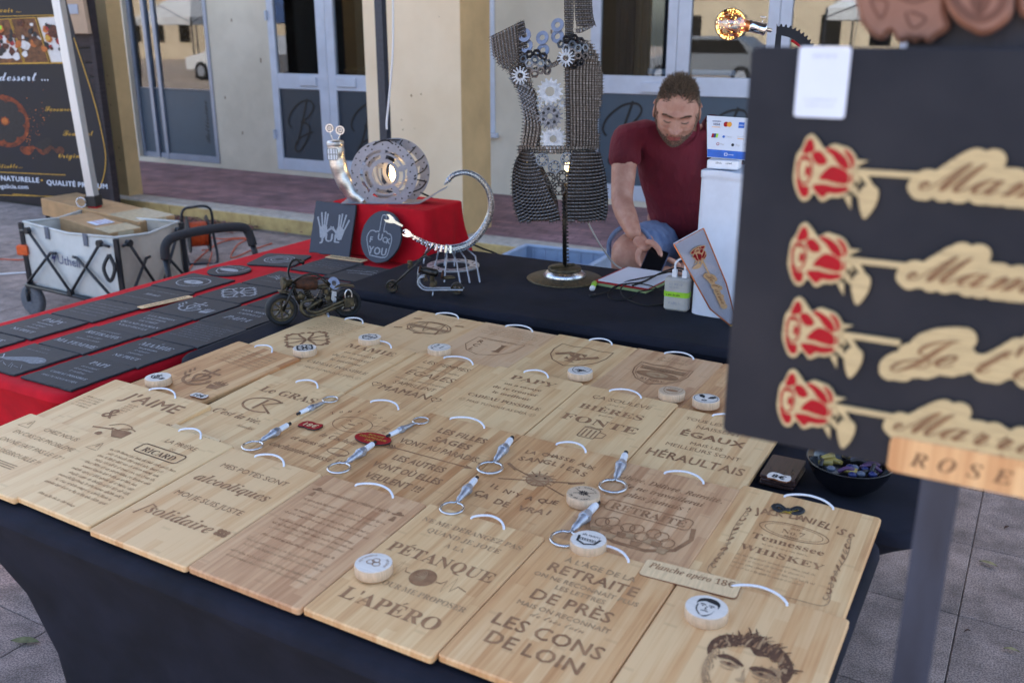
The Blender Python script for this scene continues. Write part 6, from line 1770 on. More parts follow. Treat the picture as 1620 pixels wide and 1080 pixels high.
photo('food_photo', [(-60, 36), (15, 30), (38, 100), (-60, 102)], [(8, 75, 1.9, 0)] + [(4 + rnd.uniform(-10, 20), 66 + rnd.uniform(-16, 20), rnd.uniform(.2, .6), rnd.choice((1, 1, 5, 2, 3))) for _ in range(22)] + [(2, 46, .5, 2), (1, 44, .3, 6)], 4)
photo('food_photo', [(17, 30), (56, 28), (78, 99), (40, 100)], [(48, 85, .9, 4), (40, 72, .7, 0), (57, 62, .7, 0)] + [(30 + rnd.uniform(-6, 34), 36 + rnd.uniform(0, 55), rnd.uniform(.2, .55), rnd.choice((1, 4, 4, 5, 2, 0))) for _ in range(30)], 4)
photo('food_photo', [(59, 28), (93, 26), (110, 99), (81, 99)], [(88, 66, 1.7, 0), (93, 80, 1.2, 0)] + [(87 + rnd.uniform(-17, 14), 50 + rnd.uniform(-14, 30), rnd.uniform(.2, .5), rnd.choice((3, 3, 2, 1, 5, 1))) for _ in range(26)] + [(76, 60, .4, 7), (86, 50, .8, 1)], 0)
def garlic(b):
    cx, cy = bp(8, 192); R0 = .146
    b.poly([(cx + R0 * 1.12 * math.cos(t), cy + R0 * 1.16 * math.sin(t)) for t in [2 * math.pi * i / 30 for i in range(30)]], .001, 0)
    for k in range(8):
        a = R(90 + 45 * k + 10); P = []
        for t in [2 * math.pi * i / 16 for i in range(16)]:
            x, y = R0 * (.58 + .40 * math.cos(t)), R0 * .27 * math.sin(t) * (1.15 + .3 * math.cos(t))
            P.append((cx + x * math.cos(a) - y * math.sin(a), cy + x * math.sin(a) + y * math.cos(a)))
        b.poly(P, .0014 + .0001 * k, 1)
    b.poly(circ(.022, 10, cx, cy), .0024, 2)
    rr = random.Random(3)
    for k in range(70):
        x, y = 42 + abs(rr.gauss(0, 14)), 205 + rr.gauss(0, 26); c = bp(x, y); b.poly(circ(rr.uniform(.0016, .005), 5, *c), .0012, rr.choice((0, 2)))
    for k in range(16): c = bp(36 + 4 * k, 236 + 3 * math.sin(k)); b.poly(circ(.019 + .010 * math.sin(k * .9), 8, *c), .0011 + .00005 * k, 0 if k < 9 else 3)
    b.poly([bp(*p) for p in ((54, 232), (66, 222), (76, 217), (82, 219), (80, 230), (68, 238))], .0022, 1)
ban('garlic_picture', ('ember', 'garlic_black', 'food_orange', 'food_brown'), garlic)
def lettering(b):
    def tx(s_, x, y, hpx, st, m_, al='l', rot=0):
        c = bp(x, y); c2 = bp(x + 10, y + (10 * rot)); a = math.atan2(c2[1] - c[1], c2[0] - c[0])
        hh = bp(x, y - hpx)[1] - c[1]
        text(b, s_, abs(hh), 0, 0, st, 0, m_, al, Matrix.Translation((c[0], c[1], .0016)) @ Matrix.Rotation(a, 4, 'Z'))
    tx('Savoir ...', 34, 20, 12, 's', 0, 'r'); tx('au dessert ...', 78, 128, 18, 's', 1, 'r')
    tx('Savoureux', 71, 176, 10, 's', 0); tx('Fondant', 99, 215, 11, 's', 0); tx('Original', 92, 250, 11, 's', 0); tx('Inoubliable...', 36, 266, 9, 's', 0, 'r')
    tx('FERMENTATION NATURELLE', 63, 289, 9, 'h', 1, 'r', .06); tx('•', 65, 289, 9, 'h', 0, 'l'); tx('QUALITÉ PREMIUM', 74, 292, 9, 'h', 1, 'l', .07); tx('www.ail-noir-regalicia.com', 46, 299, 8, 'b', 1, 'r', .03)
    for q in (((-100, 268), (104, 277)), ((-100, 306), (130, 312)), ((20, 307), (130, 315))): b.line([bp(*p) for p in q], .005, .0014, 0)
    b.line([bp(*p) for p in ((-150, 103), (108, 100))], .005, .0046, 0); b.line([bp(*p) for p in ((-150, 30), (93, 24))], .004, .0046, 0)
ban('printed_lettering', ('gold_ink', 'white_card'), lettering)
b = MB(); b.line([(p.x, p.y) for p in smooth([(*q, 0) for q in [bp(x - 3, y) for x, y in ((120, 60), (138, 115), (152, 160), (163, 205), (170, 245), (168, 275), (160, 298), (148, 312))]], 4)], .006, .0012)
b.build('edge_piping', M['gold_ink'], BN, mw=FX.copy())
zl = bp(60, 310)[1]
b = MB(); b.cyl((bp(65, 300)[0], .02, zl + .05), (bp(70, 300)[0], .02, -bc.z), .014, n=8); b.cyl((bp(-60, 300)[0], .02, zl + 2.0), (bp(-60, 300)[0], .02, -bc.z), .014, n=8)
b.build('banner_pole', M['tube_black'], BN)

# aluminium tent leg
tp = onz(175, 468, 0); top = at(92, 0, tp.y + .02); dirv = (top - tp)
T_ = thing('tent_leg', 'silver aluminium tent leg tied up beside the folding wagon', 'tent leg', Matrix.Translation(tp))
def sq(b, p, q, w, m_=0, bev=.004):
    d = (q - p); L = d.length; Q = d.to_track_quat('Z', 'Y').to_matrix().to_4x4()
    b.prism(rrect(-w / 2, w / 2, -w / 2, w / 2, bev, 2), 0, L, .0, m_, Matrix.Translation(p) @ Q)
z0 = Vector((0, 0, 0))
b = MB(); sq(b, dirv * .335, dirv * 1.35, .054); b.build('upper_tube', M['alu'], T_)
b = MB(); sq(b, z0, dirv * .40, .046); b.build('lower_tube', M['alu'], T_)
b = MB(); sq(b, dirv * .325, dirv * .36, .074); b.build('clamp', M['black_plastic'], T_)
b = MB(); sq(b, dirv * .312, dirv * .324, .06); b.build('red_band', M['red_paint'], T_)
b = MB()
for k in range(3): b.tube([Vector((-.05 + .02 * k, -.045, .03 + .012 * k)), Vector((.03, -.05, .045 + .012 * k)), Vector((.09, -.03, .05 + .02 * k))], .003, 6)
b.build('green_string', M['green_string'], T_)
b = MB(); b.tube([dirv * .34 + Vector((-.06 + .03 * math.cos(t), -.045, .03 * math.sin(t))) for t in [i * .6 for i in range(11)]], .004, 6); b.build('wire_ring', M['steel'], T_)
b = MB(); b.box(-.06, .06, -.06, .06, 0, .006, .001); b.build('foot_plate', M['alu'], T_)
# dark tent leg in front of the pillar
p = onz(612, 372, 0); p = at(606, 120, 6.6); p.z = 0
b = MB(); b.box(-.03, .03, -.025, .025, 0, 2.3, .004)
o = b.build('tent_leg', M['dark_pole'], mw=TM(p)); tag(o, 'dark slim tent leg standing in front of the cream pillar', 'tent leg')

# folding wagon
wl = onz(60, 497, 0)
T_ = thing('folding_wagon', 'grey canvas folding wagon with black lattice frame loaded with cardboard', 'wagon', Matrix.Translation(wl))
# corner posts from the picture: near-left, near-right, far-left, far-right (bottom z .24, top z .62)
NL = onz(62, 440, .22) - wl
def lv(x, y, z): q = onz(x, y, z) - wl; return q
nl, nr, fr_ = lv(33, 352, .56), lv(183, 378, .56), lv(287, 352, .56)
nl.z = nr.z = fr_.z = .56
fl = nl + (fr_ - nr)
zb = .19
low = lambda p: Vector((p.x, p.y, zb))
ins = lambda p, k=.93: (p - (nl + fr_) / 2) * k + (nl + fr_) / 2
def sheet(name, a, c, m):
    b = MB(); n_ = 10
    def fn(s_, t):
        p = a.lerp(c, s_); z = .54 + .02 * abs(2 * s_ - 1) ** 2 - (.54 - zb) * t
        d = (c - a).cross(Vector((0, 0, 1))).normalized()
        q = Vector((p.x, p.y, z)) + d * (.012 * math.sin(math.pi * s_) * math.sin(math.pi * t) + .004 * math.sin(9 * s_ + 4 * t))
        return q
    b.grid(fn, n_, 8); 
    b.grid(lambda s_, t: fn(1 - s_, t) + (c - a).cross(Vector((0, 0, 1))).normalized() * -.004, n_, 8)
    return b.build(name, M[m], T_)
I = [ins(q, .97) for q in (nl, nr, fr_, fl)]
sh = sheet('canvas_side', I[0], I[1], 'canvas_grey'); sheet('canvas_end', I[1], I[2], 'canvas_beige'); sheet('canvas_side', I[2], I[3], 'canvas_beige'); sheet('canvas_end', I[3], I[0], 'canvas_grey')
b = MB(); b.add([low(q) for q in I], [[0, 1, 2, 3]]); b.add([low(q) - Vector((0, 0, .01)) for q in I], [[3, 2, 1, 0]]); b.build('canvas_floor', M['canvas_grey'], T_)
b = MB()
for i in range(4): b.tube([I[i] + Vector((0, 0, .005)), I[i].lerp(I[(i + 1) % 4], .5) + Vector((0, 0, -.018)), I[(i + 1) % 4] + Vector((0, 0, .005))], .007, 6)
b.build('canvas_hem', M['canvas_grey'], T_)
# lettering on the near side
d = (I[1] - I[0]); L = d.length; d.normalize(); out = d.cross(Vector((0, 0, 1))).normalized()
Mx = Matrix(((d.x, 0, out.x, 0), (d.y, 0, out.y, 0), (d.z, 1, out.z, 0), (0, 0, 0, 1)))
e = MB(); text(e, 'Uthell', .062, 0, 0, 'r', sx=1.15); e.poly([(-.165, .02), (-.13, .075), (-.14, .035), (-.11, .05), (-.15, -.02), (-.14, .02)], 0)
e.build('lettering', M['navy_ink'], T_, mw=Matrix.Translation(I[0].lerp(I[1], .5) + out * .020 + Vector((.0, 0, -.20))) @ Mx)
# frame
def bar(name, a, c, r=.0085, mt='tube_black'):
    b = MB(); b.tube([a, c], r, 8); return b.build(name, M[mt], T_)
for q in (nl, nr, fr_, fl):
    b = MB(); sq(b, Vector((q.x, q.y, zb - .02)), q + Vector((0, 0, .0)), .026, 0, .003); b.build('corner_post', M['tube_black'], T_)
def lattice(a, c, off):
    n = (c - a).cross(Vector((0, 0, 1))).normalized() * off
    P = lambda s_, z: Vector((*(a.lerp(c, s_)).xy, z)) + n
    zt, zm = .52, zb + .015
    for s0, z0_, s1, z1_ in ((.03, zt, .12, zt + .008), (.12, zt + .008, .5, zm), (.02, zm, .34, .42), (.88, zt + .008, .5, zm), (.98, zm, .62, .42), (.97, zt, .88, zt + .008), (.34, .42, .40, .423), (.62, .42, .58, .423)):
        bar('lattice_bar', P(s0, z0_), P(s1, z1_))
    for s_, z_ in ((.12, zt + .008), (.88, zt + .008), (.5, zm)):
        b = MB(); b.cyl(P(s_, z_) - n * .4, P(s_, z_) + n * .5, .02, n=10); b.build('pivot', M['black_plastic'], T_)
    bar('bottom_rail', P(0, zb), P(1, zb), .012)
lattice(nl, nr, .028); lattice(nr, fr_, .028)
for q in (nl, nr, fr_, fl):
    wp = Vector((q.x, q.y, .092)) + (-(d) * .0)
    b = MB(); wd = Vector((math.cos(R(-28)), math.sin(R(-28)), 0)); sd_ = Vector((-wd.y, wd.x, 0))
    MX = Matrix(((wd.x, 0, sd_.x, wp.x), (wd.y, 0, sd_.y, wp.y), (0, 1, 0, wp.z), (0, 0, 0, 1)))
    b.lathe([(.062, -.022), (.082, -.024), (.091, -.016), (.093, 0), (.091, .016), (.082, .024), (.062, .022)], 26, 0, MX)
    o = b.build('wheel', M['rubber_grey'], T_)
    b = MB(); b.ringp(circ(.052, 26), circ(.066, 26), -.018, .018, 0, MX); b.cyl(MX @ Vector((0, 0, -.024)), MX @ Vector((0, 0, .024)), .02, n=12)
    for k in range(5): b.prism([(.012, -.012), (.056, -.019), (.056, .019), (.012, .012)], -.008, .010, .001, 0, MX @ Matrix.Rotation(k * 1.2566, 4, 'Z'))
    b.build('rim', M['wheel_grey'], o)
    b = MB(); b.tube([wp + sd_ * .03, wp + sd_ * .032 + Vector((0, 0, .07)), Vector((q.x, q.y, zb - .03))], .012, 8); b.tube([wp - sd_ * .03, wp - sd_ * .032 + Vector((0, 0, .07)), Vector((q.x, q.y, zb - .03))], .012, 8); b.cyl(Vector((q.x, q.y, zb - .05)), Vector((q.x, q.y, zb - .0)), .032, n=12)
    b.build('caster_fork', M['black_plastic'], T_)
b = MB(); b.box(-.03, .03, -.022, .022, -.03, .03, .006, M=Matrix.Translation(nl + Vector((-.005, -.01, -.16)))); b.build('orange_buckle', M['orange'], T_)
for s_ in (.28, .70):
    b = MB(); q = I[0].lerp(I[1], s_) + out * .01; b.box(-.018, .018, -.003, .003, -.07, .0, .001, M=Matrix.Translation(q) @ Mx @ Matrix.Rotation(R(-90), 4, 'X')); b.build('hook_tab', M['wheel_grey'], T_)
b = MB(); q = nr + out * .03; b.tube(smooth([q + Vector((-.02, 0, -.08)), q + Vector((-.05, -.02, -.15)), q + Vector((-.02, -.03, -.22)), q + Vector((.01, -.02, -.15)), q + Vector((-.02, 0, -.08))], 5), .010, 8); b.build('cup_hook', M['black_plastic'], T_)
# push handle, foam covered
hp = [at(268, 445, 4.75), at(262, 410, 4.75), at(262, 388, 4.76), at(278, 374, 4.8), at(330, 363, 4.9), at(378, 359, 5.0), at(392, 366, 5.03), at(400, 388, 5.03), at(404, 402, 5.03)]
hp = [q - wl for q in hp]
b = MB(); b.tube(smooth(hp[1:8], 6), .024, 12); b.build('foam_grip', M['foam_black'], T_)
b = MB(); b.tube([hp[1], hp[0], hp[0] + Vector((.01, .02, -.3)), Vector((nr.x + .1, nr.y + .05, zb))], .016, 10); b.tube([hp[7], hp[8], hp[8] + Vector((.01, .05, -.2)), Vector((fr_.x, fr_.y, zb + .03))], .016, 10); b.build('handle_tube', M['tube_black'], T_)
# cardboard boxes in the wagon
def carton(label, pts, w, h, z, seed):
    a, c = pts; d = (c - a); L = d.length
    Q = d.to_track_quat('X', 'Z').to_matrix().to_4x4()
    T2 = thing('cardboard_box', label, 'cardboard box', Matrix.Translation(wl + a) @ Q)
    b = MB(); b.box(0, L, -w / 2, w / 2, -h / 2, h / 2, .004); b.build('carton', M['cardboard'], T2)
    b = MB(); b.box(L * .70, L * .99, -w * .52, w * .52, h / 2 + .0005, h / 2 + .002); b.box(L + .0005, L + .002, -w * .25, w * .25, -h * .4, h * .5); b.build('packing_tape', M['tape_clear'], T2)
    return T2
A_ = lambda x, y, Y: at(x, y, Y) - wl
carton('long flat brown cardboard box sticking up out of the wagon', (A_(95, 322, 6.2), A_(250, 360, 5.7)), .26, .11, 0, 1)
t2 = carton('short cardboard box with a red printed label inside the wagon', (A_(120, 352, 5.75), A_(200, 378, 5.45)), .2, .10, 0, 2)
b = MB(); b.box(.22, .32, -.06, .06, .0525, .054, 0); o = b.build('shipping_label', M['white_card'], t2)
e = MB(); [scrawl(e, .225, .315, .03 - .03 * k, .018, .0545) for k in range(3)]; e.build('label_print', M['red_paint'], t2)
# cable reel
rc = onz(318, 412, 0)
T_ = thing('cable_reel', 'black cable reel wound with orange cord behind the wagon handle', 'cable reel', Matrix.Translation(rc) @ Matrix.Rotation(R(25), 4, 'Z'))
RY = Matrix.Rotation(R(90), 4, 'Y')
for x in (-.07, .07):
    b = MB(); b.ringp(circ(.05, 28), circ(.135, 28), -.004, .004, 0, Matrix.Translation((x, 0, .2)) @ RY); b.lathe([(.0, -.002), (.05, -.002), (.05, .002), (.0, .002)], 20, M=Matrix.Translation((x * 1.05, 0, .2)) @ RY); b.build('reel_flange', M['black_plastic'], T_)
b = MB()
for k in range(9): b.tube([(-.055 + .0138 * k, .085 * math.cos(t) + .004 * math.sin(k * 3), .2 + .085 * math.sin(t)) for t in [2 * math.pi * i / 22 for i in range(22)]], .0075, 6, closed=True)
b.build('wound_cord', M['orange_cable'], T_)
b = MB(); b.tube(smooth([(-.10, -.13, .01), (-.105, -.02, .12), (-.10, .0, .36), (-.02, .0, .40), (.10, .0, .38), (.105, -.02, .2), (.10, -.13, .01), (.0, -.15, .008), (-.10, -.13, .01)], 5), .010, 8); b.build('reel_frame', M['tube_black'], T_)
def cable(label, pts, r, m):
    b = MB(); b.tube(smooth(pts, 6), r, 7); o = b.build('extension_cord', M[m]); tag(o, label, 'cable')
G = lambda x, y: onz(x, y, .007)
cable('orange cord running along the paving from the reel to the red table', [rc + Vector((.05, -.1, .1)), G(335, 398), G(325, 430), G(318, 440), G(300, 425), G(345, 385), G(390, 378), G(375, 388), G(366, 408), G(400, 395), G(430, 385)], .0045, 'orange_cable')
cable('orange cord lying on the paving left of the wagon', [G(-40, 416), G(-5, 410), G(30, 411), G(60, 408)], .0045, 'orange_cable')
cable('white cord lying on the paving left of the wagon', [G(-40, 436), G(-5, 434), G(25, 432), G(60, 430)], .005, 'cord_white')
cable('orange cord lying behind the wagon on the paving', [G(330, 375), G(350, 378), G(385, 376), G(392, 380)], .0045, 'orange_cable')
# ================================================================== BLACK TABLE, RIGHT HALF
FZ = .79
# white cloth-covered pedestal
pc = onz(1132, 500, FZ)
a = onz(1094, 496, FZ); c = onz(1178, 509, FZ)
ph_ = at(1094, 270, a.y).z - FZ
T_ = thing('white_pedestal', 'white cloth covered pedestal box on the black table', 'pedestal', TM(a))
wd = .175; hgt = ph_
b = MB(); ol = rrect(0, wd, 0, .17, .02, 4)
P = []
for i in range(len(ol)):
    p, q = Vector(ol[i]), Vector(ol[(i + 1) % len(ol)]); k = max(1, int((q - p).length / .02))
    for j in range(k): P.append(p + (q - p) * j / k)
n = len(P); V = []; lvs = [0, .02, .045, .05, .07, .2, .4, .6, .8, 1]
for f in lvs:
    for i, p in enumerate(P):
        dd = Vector((p.x - wd / 2, p.y - .085)).normalized()
        o_ = .003 * math.sin(i * .9 + 3) * f + (.0025 if f < .047 else 0) + .004 * f
        V.append((p.x + dd.x * o_, p.y + dd.y * o_, hgt * (1 - f) + .004 * math.sin(p.x * 30) * (1 - f) * (f < .06)))
F = [[k * n + i, (k + 1) * n + i, (k + 1) * n + (i + 1) % n, k * n + (i + 1) % n] for k in range(len(lvs) - 1) for i in range(n)]
b.add(V, F, 0, True); b.add(V[:n], [list(range(n))], 0, False); b.build('white_cover', M['white_cloth'], T_)
# card payment stand and sign on it
ptop = a + Vector((0, 0, hgt))
st = at(1146, 260, a.y + .03); st.z = ptop.z + .003
T_ = thing('card_reader', 'white card payment stand with logo panel on the white pedestal', 'payment terminal', TM(st, R(6)))
b = MB(); b.prism(rrect(-.047, .047, -.03, .03, .008), 0, .026, .003); b.build('reader_base', M['white_plastic'], T_)
e = MB(); scrawl(e, -.02, .0, .0, .006); scrawl(e, .01, .03, .0, .006); e.build('base_print', M['ink'], T_, mw=Matrix.Translation((0, -.0302, .016)) @ RX)
LM = Matrix.Translation((.005, .0, .030)) @ Matrix.Rotation(R(78), 4, 'X')
b = MB(); b.prism([(-.058, .0), (.062, -.004), (.068, .118), (-.072, .122)], -.003, 0, .0008, 0, LM); pn = b.build('logo_panel', M['white_card'], T_)
b = MB(); b.poly([(-.0575, .0015), (.0615, -.0025), (.0625, .020), (-.060, .024)], .0004, 0, LM); b.build('blue_band', M['blue_sign'], pn)
e = MB()
text(e, 'VISA', .008, -.04, .094, 'h', mat=0, shear=.2); e.line([(-.053, .106), (-.028, .106)], .0022, 0, 0); e.line([(-.053, .089), (-.028, .089)], .0018, 0, 3)
e.poly(circ(.0075, 14, -.012, .098), .0, 2); e.poly(circ(.0075, 14, -.002, .098), .0003, 3)
e.poly([(.025, .089), (.042, .0885), (.042, .105), (.025, .1055)], 0, 4); text(e, 'AMEX', .004, .0335, .095, 'h', z=.0003, mat=5)
e.poly([(-.052, .058), (-.046, .058), (-.044, .070), (-.050, .070)], 0, 2); e.poly([(-.046, .058), (-.039, .058), (-.037, .070), (-.044, .070)], .0003, 0); e.poly([(-.039, .058), (-.033, .058), (-.031, .070), (-.037, .070)], .0005, 6)
e.poly(circ(.004, 8, -.015, .062), 0, 4); text(e, 'Diners', .005, .001, .060, 'i', mat=7); text(e, 'Discover', .0045, .034, .062, 'r', mat=7); e.line([(.026, .058), (.046, .057)], .0018, 0, 3)
e.line(circ(.0038, 10, -.030, .040), .0016, 0, 2, closed=True); text(e, 'Pay', .007, -.017, .037, 'r', mat=7)
e.poly(circ(.0045, 10, .014, .039), 0, 8); text(e, 'Pay', .007, .029, .036, 'r', mat=7)
e.line(rrect(-.007, .001, .007, .014, .001), .0018, .0006, 5, closed=True); text(e, 'sumup', .005, .012, .0085, 'b', mat=5, z=.0006)
e.build('logos', [M['navy_ink'], M['ink'], M['red_paint'], M['yellow_ink'], M['blue_sign'], M['white_card'], M['lime'], M['grey_plastic'], M['ink']], pn, mw=LM @ Matrix.Translation((0, 0, .0006)))

# rose pick in a cellophane sleeve leaning on the pedestal
def rose2d(mb, s, x=0, y=0, z=0, wm=0, rm=1, Mx=None, th=.003):
    """rose head pointing left, stem towards +x; pale wood outline with red petals"""
    f = lambda L, k=5, cl=True: [(x + s * p.x, y + s * p.y * .80) for p in smooth([(*q, 0) for q in L], k, cl)]
    out = [(-.52, .0), (-.50, .30), (-.42, .48), (-.36, .70), (-.26, .76), (-.14, .62), (-.04, .48), (.10, .58), (.22, .56), (.38, .50), (.50, .32), (.54, .10), (.52, -.14), (.46, -.38), (.30, -.54), (.16, -.56), (.0, -.66), (-.14, -.50), (-.24, -.66), (-.36, -.66), (-.46, -.46), (-.52, -.22)]
    mb.prism(f(out), z, z + th, .0003, wm, Mx)
    zz = z + th + .0003
    for P in ([(-.40, .36), (-.34, .62), (-.26, .66), (-.20, .46), (-.28, .36)], [(-.24, .34), (-.12, .42), (.02, .26), (.0, .14), (-.14, .14)], [(-.02, .46), (.10, .34), (.24, .14), (.40, .06), (.36, .26), (.22, .42), (.06, .50)],
              [(.28, .48), (.40, .42), (.48, .24), (.44, .08), (.40, .26)], [(-.08, -.16), (.08, .10), (.24, .10), (.40, -.02), (.40, -.24), (.22, -.24), (.06, -.20)], [(-.18, -.34), (.0, -.28), (.2, -.31), (.42, -.30), (.40, -.40), (.24, -.47), (.10, -.47), (.0, -.57)],
              [(-.46, -.18), (-.36, -.34), (-.24, -.36), (-.24, -.56), (-.34, -.58), (-.42, -.42)], [(-.45, .26), (-.36, .30), (-.27, .18), (-.36, .22)], [(-.47, .20), (-.43, .0), (-.46, -.12)], [(-.30, .10), (-.24, .02), (-.27, -.14), (-.33, -.06)], [(.45, .02), (.48, -.14), (.44, -.24), (.44, -.1)]): mb.poly(f(P, 4), zz, rm, Mx)
    for rr in (.15,): mb.line([(x + s * (-.33 + rr * .8 * math.cos(t)), y + s * .8 * (-.0 + rr * 2.0 * math.sin(t))) for t in [2 * math.pi * i / 16 for i in range(16)]], s * .03, zz + .0004, rm, Mx, closed=True)
    for q in ([(.50, .10), (.70, .22), (.52, .22)], [(.46, -.30), (.66, -.46), (.54, -.20)], [(.50, -.10), (.62, -.2), (.56, .0)], [(.36, -.4), (.5, -.62), (.48, -.38)]): mb.prism([(x + s * a_, y + s * b_) for a_, b_ in q], z, z + th, 0, wm, Mx)
def stem2d(mb, s, x0, x1, y, wm=0, Mx=None, th=.003, dy=0.0):
    mb.prism([(x0, y - s * .05), (x1, y - s * .05 + dy), (x1, y + s * .06 + dy), (x0, y + s * .06)], 0, th, 0, wm, Mx)
    mb.prism([(p.x, p.y) for p in smooth([(x0 + s * .20, y - s * .25, 0), (x0 + s * .34, y - s * .22, 0), (x0 + s * .46, y - s * .34, 0), (x0 + s * .42, y - s * .62, 0), (x0 + s * .26, y - s * .86, 0), (x0 + s * .14, y - s * .60, 0), (x0 + s * .12, y - s * .38, 0)], 4, True)], 0, th, .0003, wm, Mx)
    mb.prism([(x0 + s * .06, y - s * .04), (x0 + s * .3, y - s * .28), (x0 + s * .36, y - s * .24), (x0 + s * .2, y)], 0, th * .98, 0, wm, Mx)
def wordplate(mb, word, h, x, y, z, pm, im, Mx, sx=1.25, shear=.25, pad=.34):
    """script word on a plate that follows the word's outline"""
    k = h / .74; px = x; i = 0
    path = []
    for c in word:
        V, F, a_ = glyph(c, 's')
        if V:
            xs_ = [p[0] for p in V]; ys_ = [p[1] for p in V]
            x0, x1, y0, y1 = min(xs_), max(xs_), min(ys_), max(ys_)
            path.append((px + (x0) * k * sx, px + (x1) * k * sx, y + y0 * k, y + y1 * k))
        px += a_ * k * sx
    hw = px - x
    # plate: the word's outline swept by a round cutter
    sh_ = lambda p: (p[0] + shear * (p[1] - y), p[1])
    r = h * pad * .80; seen = set(); pts = []
    px = x
    for c in word:
        V, F, a_ = glyph(c, 's')
        for f_ in F:
            for i_ in range(len(f_)):
                p, q = V[f_[i_ - 1]], V[f_[i_]]
                for t in (0, .5):
                    X, Y_ = px + (p[0] + (q[0] - p[0]) * t) * k * sx, y + (p[1] + (q[1] - p[1]) * t) * k
                    g_ = (round(X / (h * .085)), round(Y_ / (h * .085)))
                    if g_ in seen: continue
                    seen.add(g_); pts.append(sh_((X, Y_)))
        px += a_ * k * sx
    for t in range(int(hw / (h * .12))): pts.append(sh_((x + h * .1 + t * h * .12, y + h * .22)))
    for n_, p in enumerate(pts): mb.prism(circ(r, 14, p[0], p[1]), z, z + .0026 + .0000006 * n_, 0, pm, Mx, bottom=False)
    text(mb, word, h, x, y, 's', z + .0037, im, 'l', Mx, sx, shear)
    return hw
rt, rb = at(1098, 385, pc.y - .135), onz(1160, 512, FZ + .004)
dn_ = (rt - rb).normalized()
xa = -dn_                                   # along the pick, head first
nz_ = Vector((-.15, -1, .35)); nz_ = (nz_ - xa * nz_.dot(xa)).normalized(); ya = nz_.cross(xa)
Mx0 = Matrix(((xa.x, ya.x, nz_.x, rt.x), (xa.y, ya.y, nz_.y, rt.y), (xa.z, ya.z, nz_.z, rt.z), (0, 0, 0, 1)))
Lr = (rt - rb).length
T_ = thing('rose_pick', 'wooden rose pick in a copper edged clear sleeve leaning on the white pedestal', 'gift', Mx0)
rs_ = .042
b = MB(); rose2d(b, rs_, .035, .0); stem2d(b, rs_, .056, .115, 0); b.build('rose', [M['ply'], M['red_paint'], M['ply']], T_)
b = MB(); wordplate(b, "Je t'aime", .019, .108, -.006, 0, 0, 1, None, 1.2, .2); b.build('name_plate', [M['ply'], M['burn']], T_)
sw0, sw1 = .052, .026
ol = [(-.028, -sw0), (-.028, sw0 * .8), (Lr * .55, sw0 * .62), (Lr, .010), (Lr, -.010), (Lr * .72, -sw0 * .8)]
clear = glassmat('cellophane', (.96, .96, .98), .05)
b = MB(); b.poly(ol, -.004); b.poly(ol, .009); b.build('clear_sleeve', M['cellophane'], T_)
b = MB(); b.prism(ol, -.008, -.006); b.build('sleeve_back', M['white_card'], T_)
b = MB(); b.tube([(p[0], p[1], .003) for p in ol], .0022, 6, closed=True); b.build('copper_edge', M['copper'], T_)
q = rb
b = MB(); b.tube(smooth([(Lr - .012, .006, .006), (Lr - .005, .014, .01), (Lr + .006, .004, .012), (Lr + .0, -.012, .01), (Lr + .02, -.022, .006), (Lr + .034, -.014, .004)], 5), .005, 6, flat=.5); b.build('gold_ribbon', M['ribbon_gold'], T_)

# power bank with cables, folder, lighter
cc = onz(1070, 490, FZ)
T_ = thing('power_bank', 'scuffed grey power block with a lime label beside the white pedestal', 'power bank', TM(cc, R(4)))
b = MB(); b.prism(rrect(-.04, .04, -.018, .022, .014, 4), 0, .105, .006); b.build('case', M['grey_plastic'], T_)
b = MB(); b.ringp(rrect(-.0405, .0405, -.0185, .0225, .0145, 4), rrect(-.0412, .0412, -.0192, .0232, .015, 4), .045, .062); lb = b.build('lime_label', M['lime'], T_)
e = MB(); text(e, 'a pas de pile', .007, -.008, .050, 'b', maxw=.05); e.build('lettering', M['ink'], T_, mw=Matrix.Translation((0, -.0196, 0)) @ RX)
e = MB(); scrawl(e, -.022, .018, .083, .008); scrawl(e, -.022, .018, .022, .009); scrawl(e, -.022, .01, .074, .006); e.build('moulded_print', M['frame_grey'], T_, mw=Matrix.Translation((0, -.0184, 0)) @ RX)
for x in (-.012, .02):
    b = MB(); b.prism(rrect(-.008, .008, -.006, .006, .003), .104, .128, .001, M=Matrix.Translation((x, .004, 0))); b.tube(smooth([(x, .004, .126), (x + .002, .004, .15), (x + .02, .02, .16 if x < 0 else .15), (x + .03, .05, .12), (x + .03, .07, .05)], 5), .0035, 7); b.build('plug_lead', M['white_plastic'], T_)
f0, f1, f2, f3 = [onz(*q, FZ) for q in ((950, 452), (983, 430), (1062, 440), (1022, 464))]
ctr = (f0 + f1 + f2 + f3) / 4; xd = (f3 - f0).normalized(); yd = Vector((-xd.y, xd.x, 0))
T_ = thing('document_folder', 'red and green folder with white sheets lying on the black table', 'folder', Matrix(((xd.x, yd.x, 0, ctr.x), (xd.y, yd.y, 0, ctr.y), (0, 0, 1, FZ), (0, 0, 0, 1))))
b = MB(); b.box(-.105, .105, -.12, .12, .001, .010, .001); b.build('green_folder', M['pillar_ochre'], T_)
mat('green_card', lin(140, 160, 110), .7)
T_.children[0].data.materials[0] = M['green_card']
b = MB(); b.box(-.103, .103, -.118, .122, .0105, .014, .001, M=Matrix.Rotation(.03, 4, 'Z')); b.build('red_cover', M['red_paint'], T_)
b = MB(); b.box(-.088, .102, -.105, .122, .0145, .0185, .0005, M=Matrix.Rotation(.02, 4, 'Z')); b.build('white_sheets', M['white_card'], T_)
lp0, lp1 = onz(937, 456, FZ + .008), onz(944, 441, FZ + .008)
dl = (lp1 - lp0); 
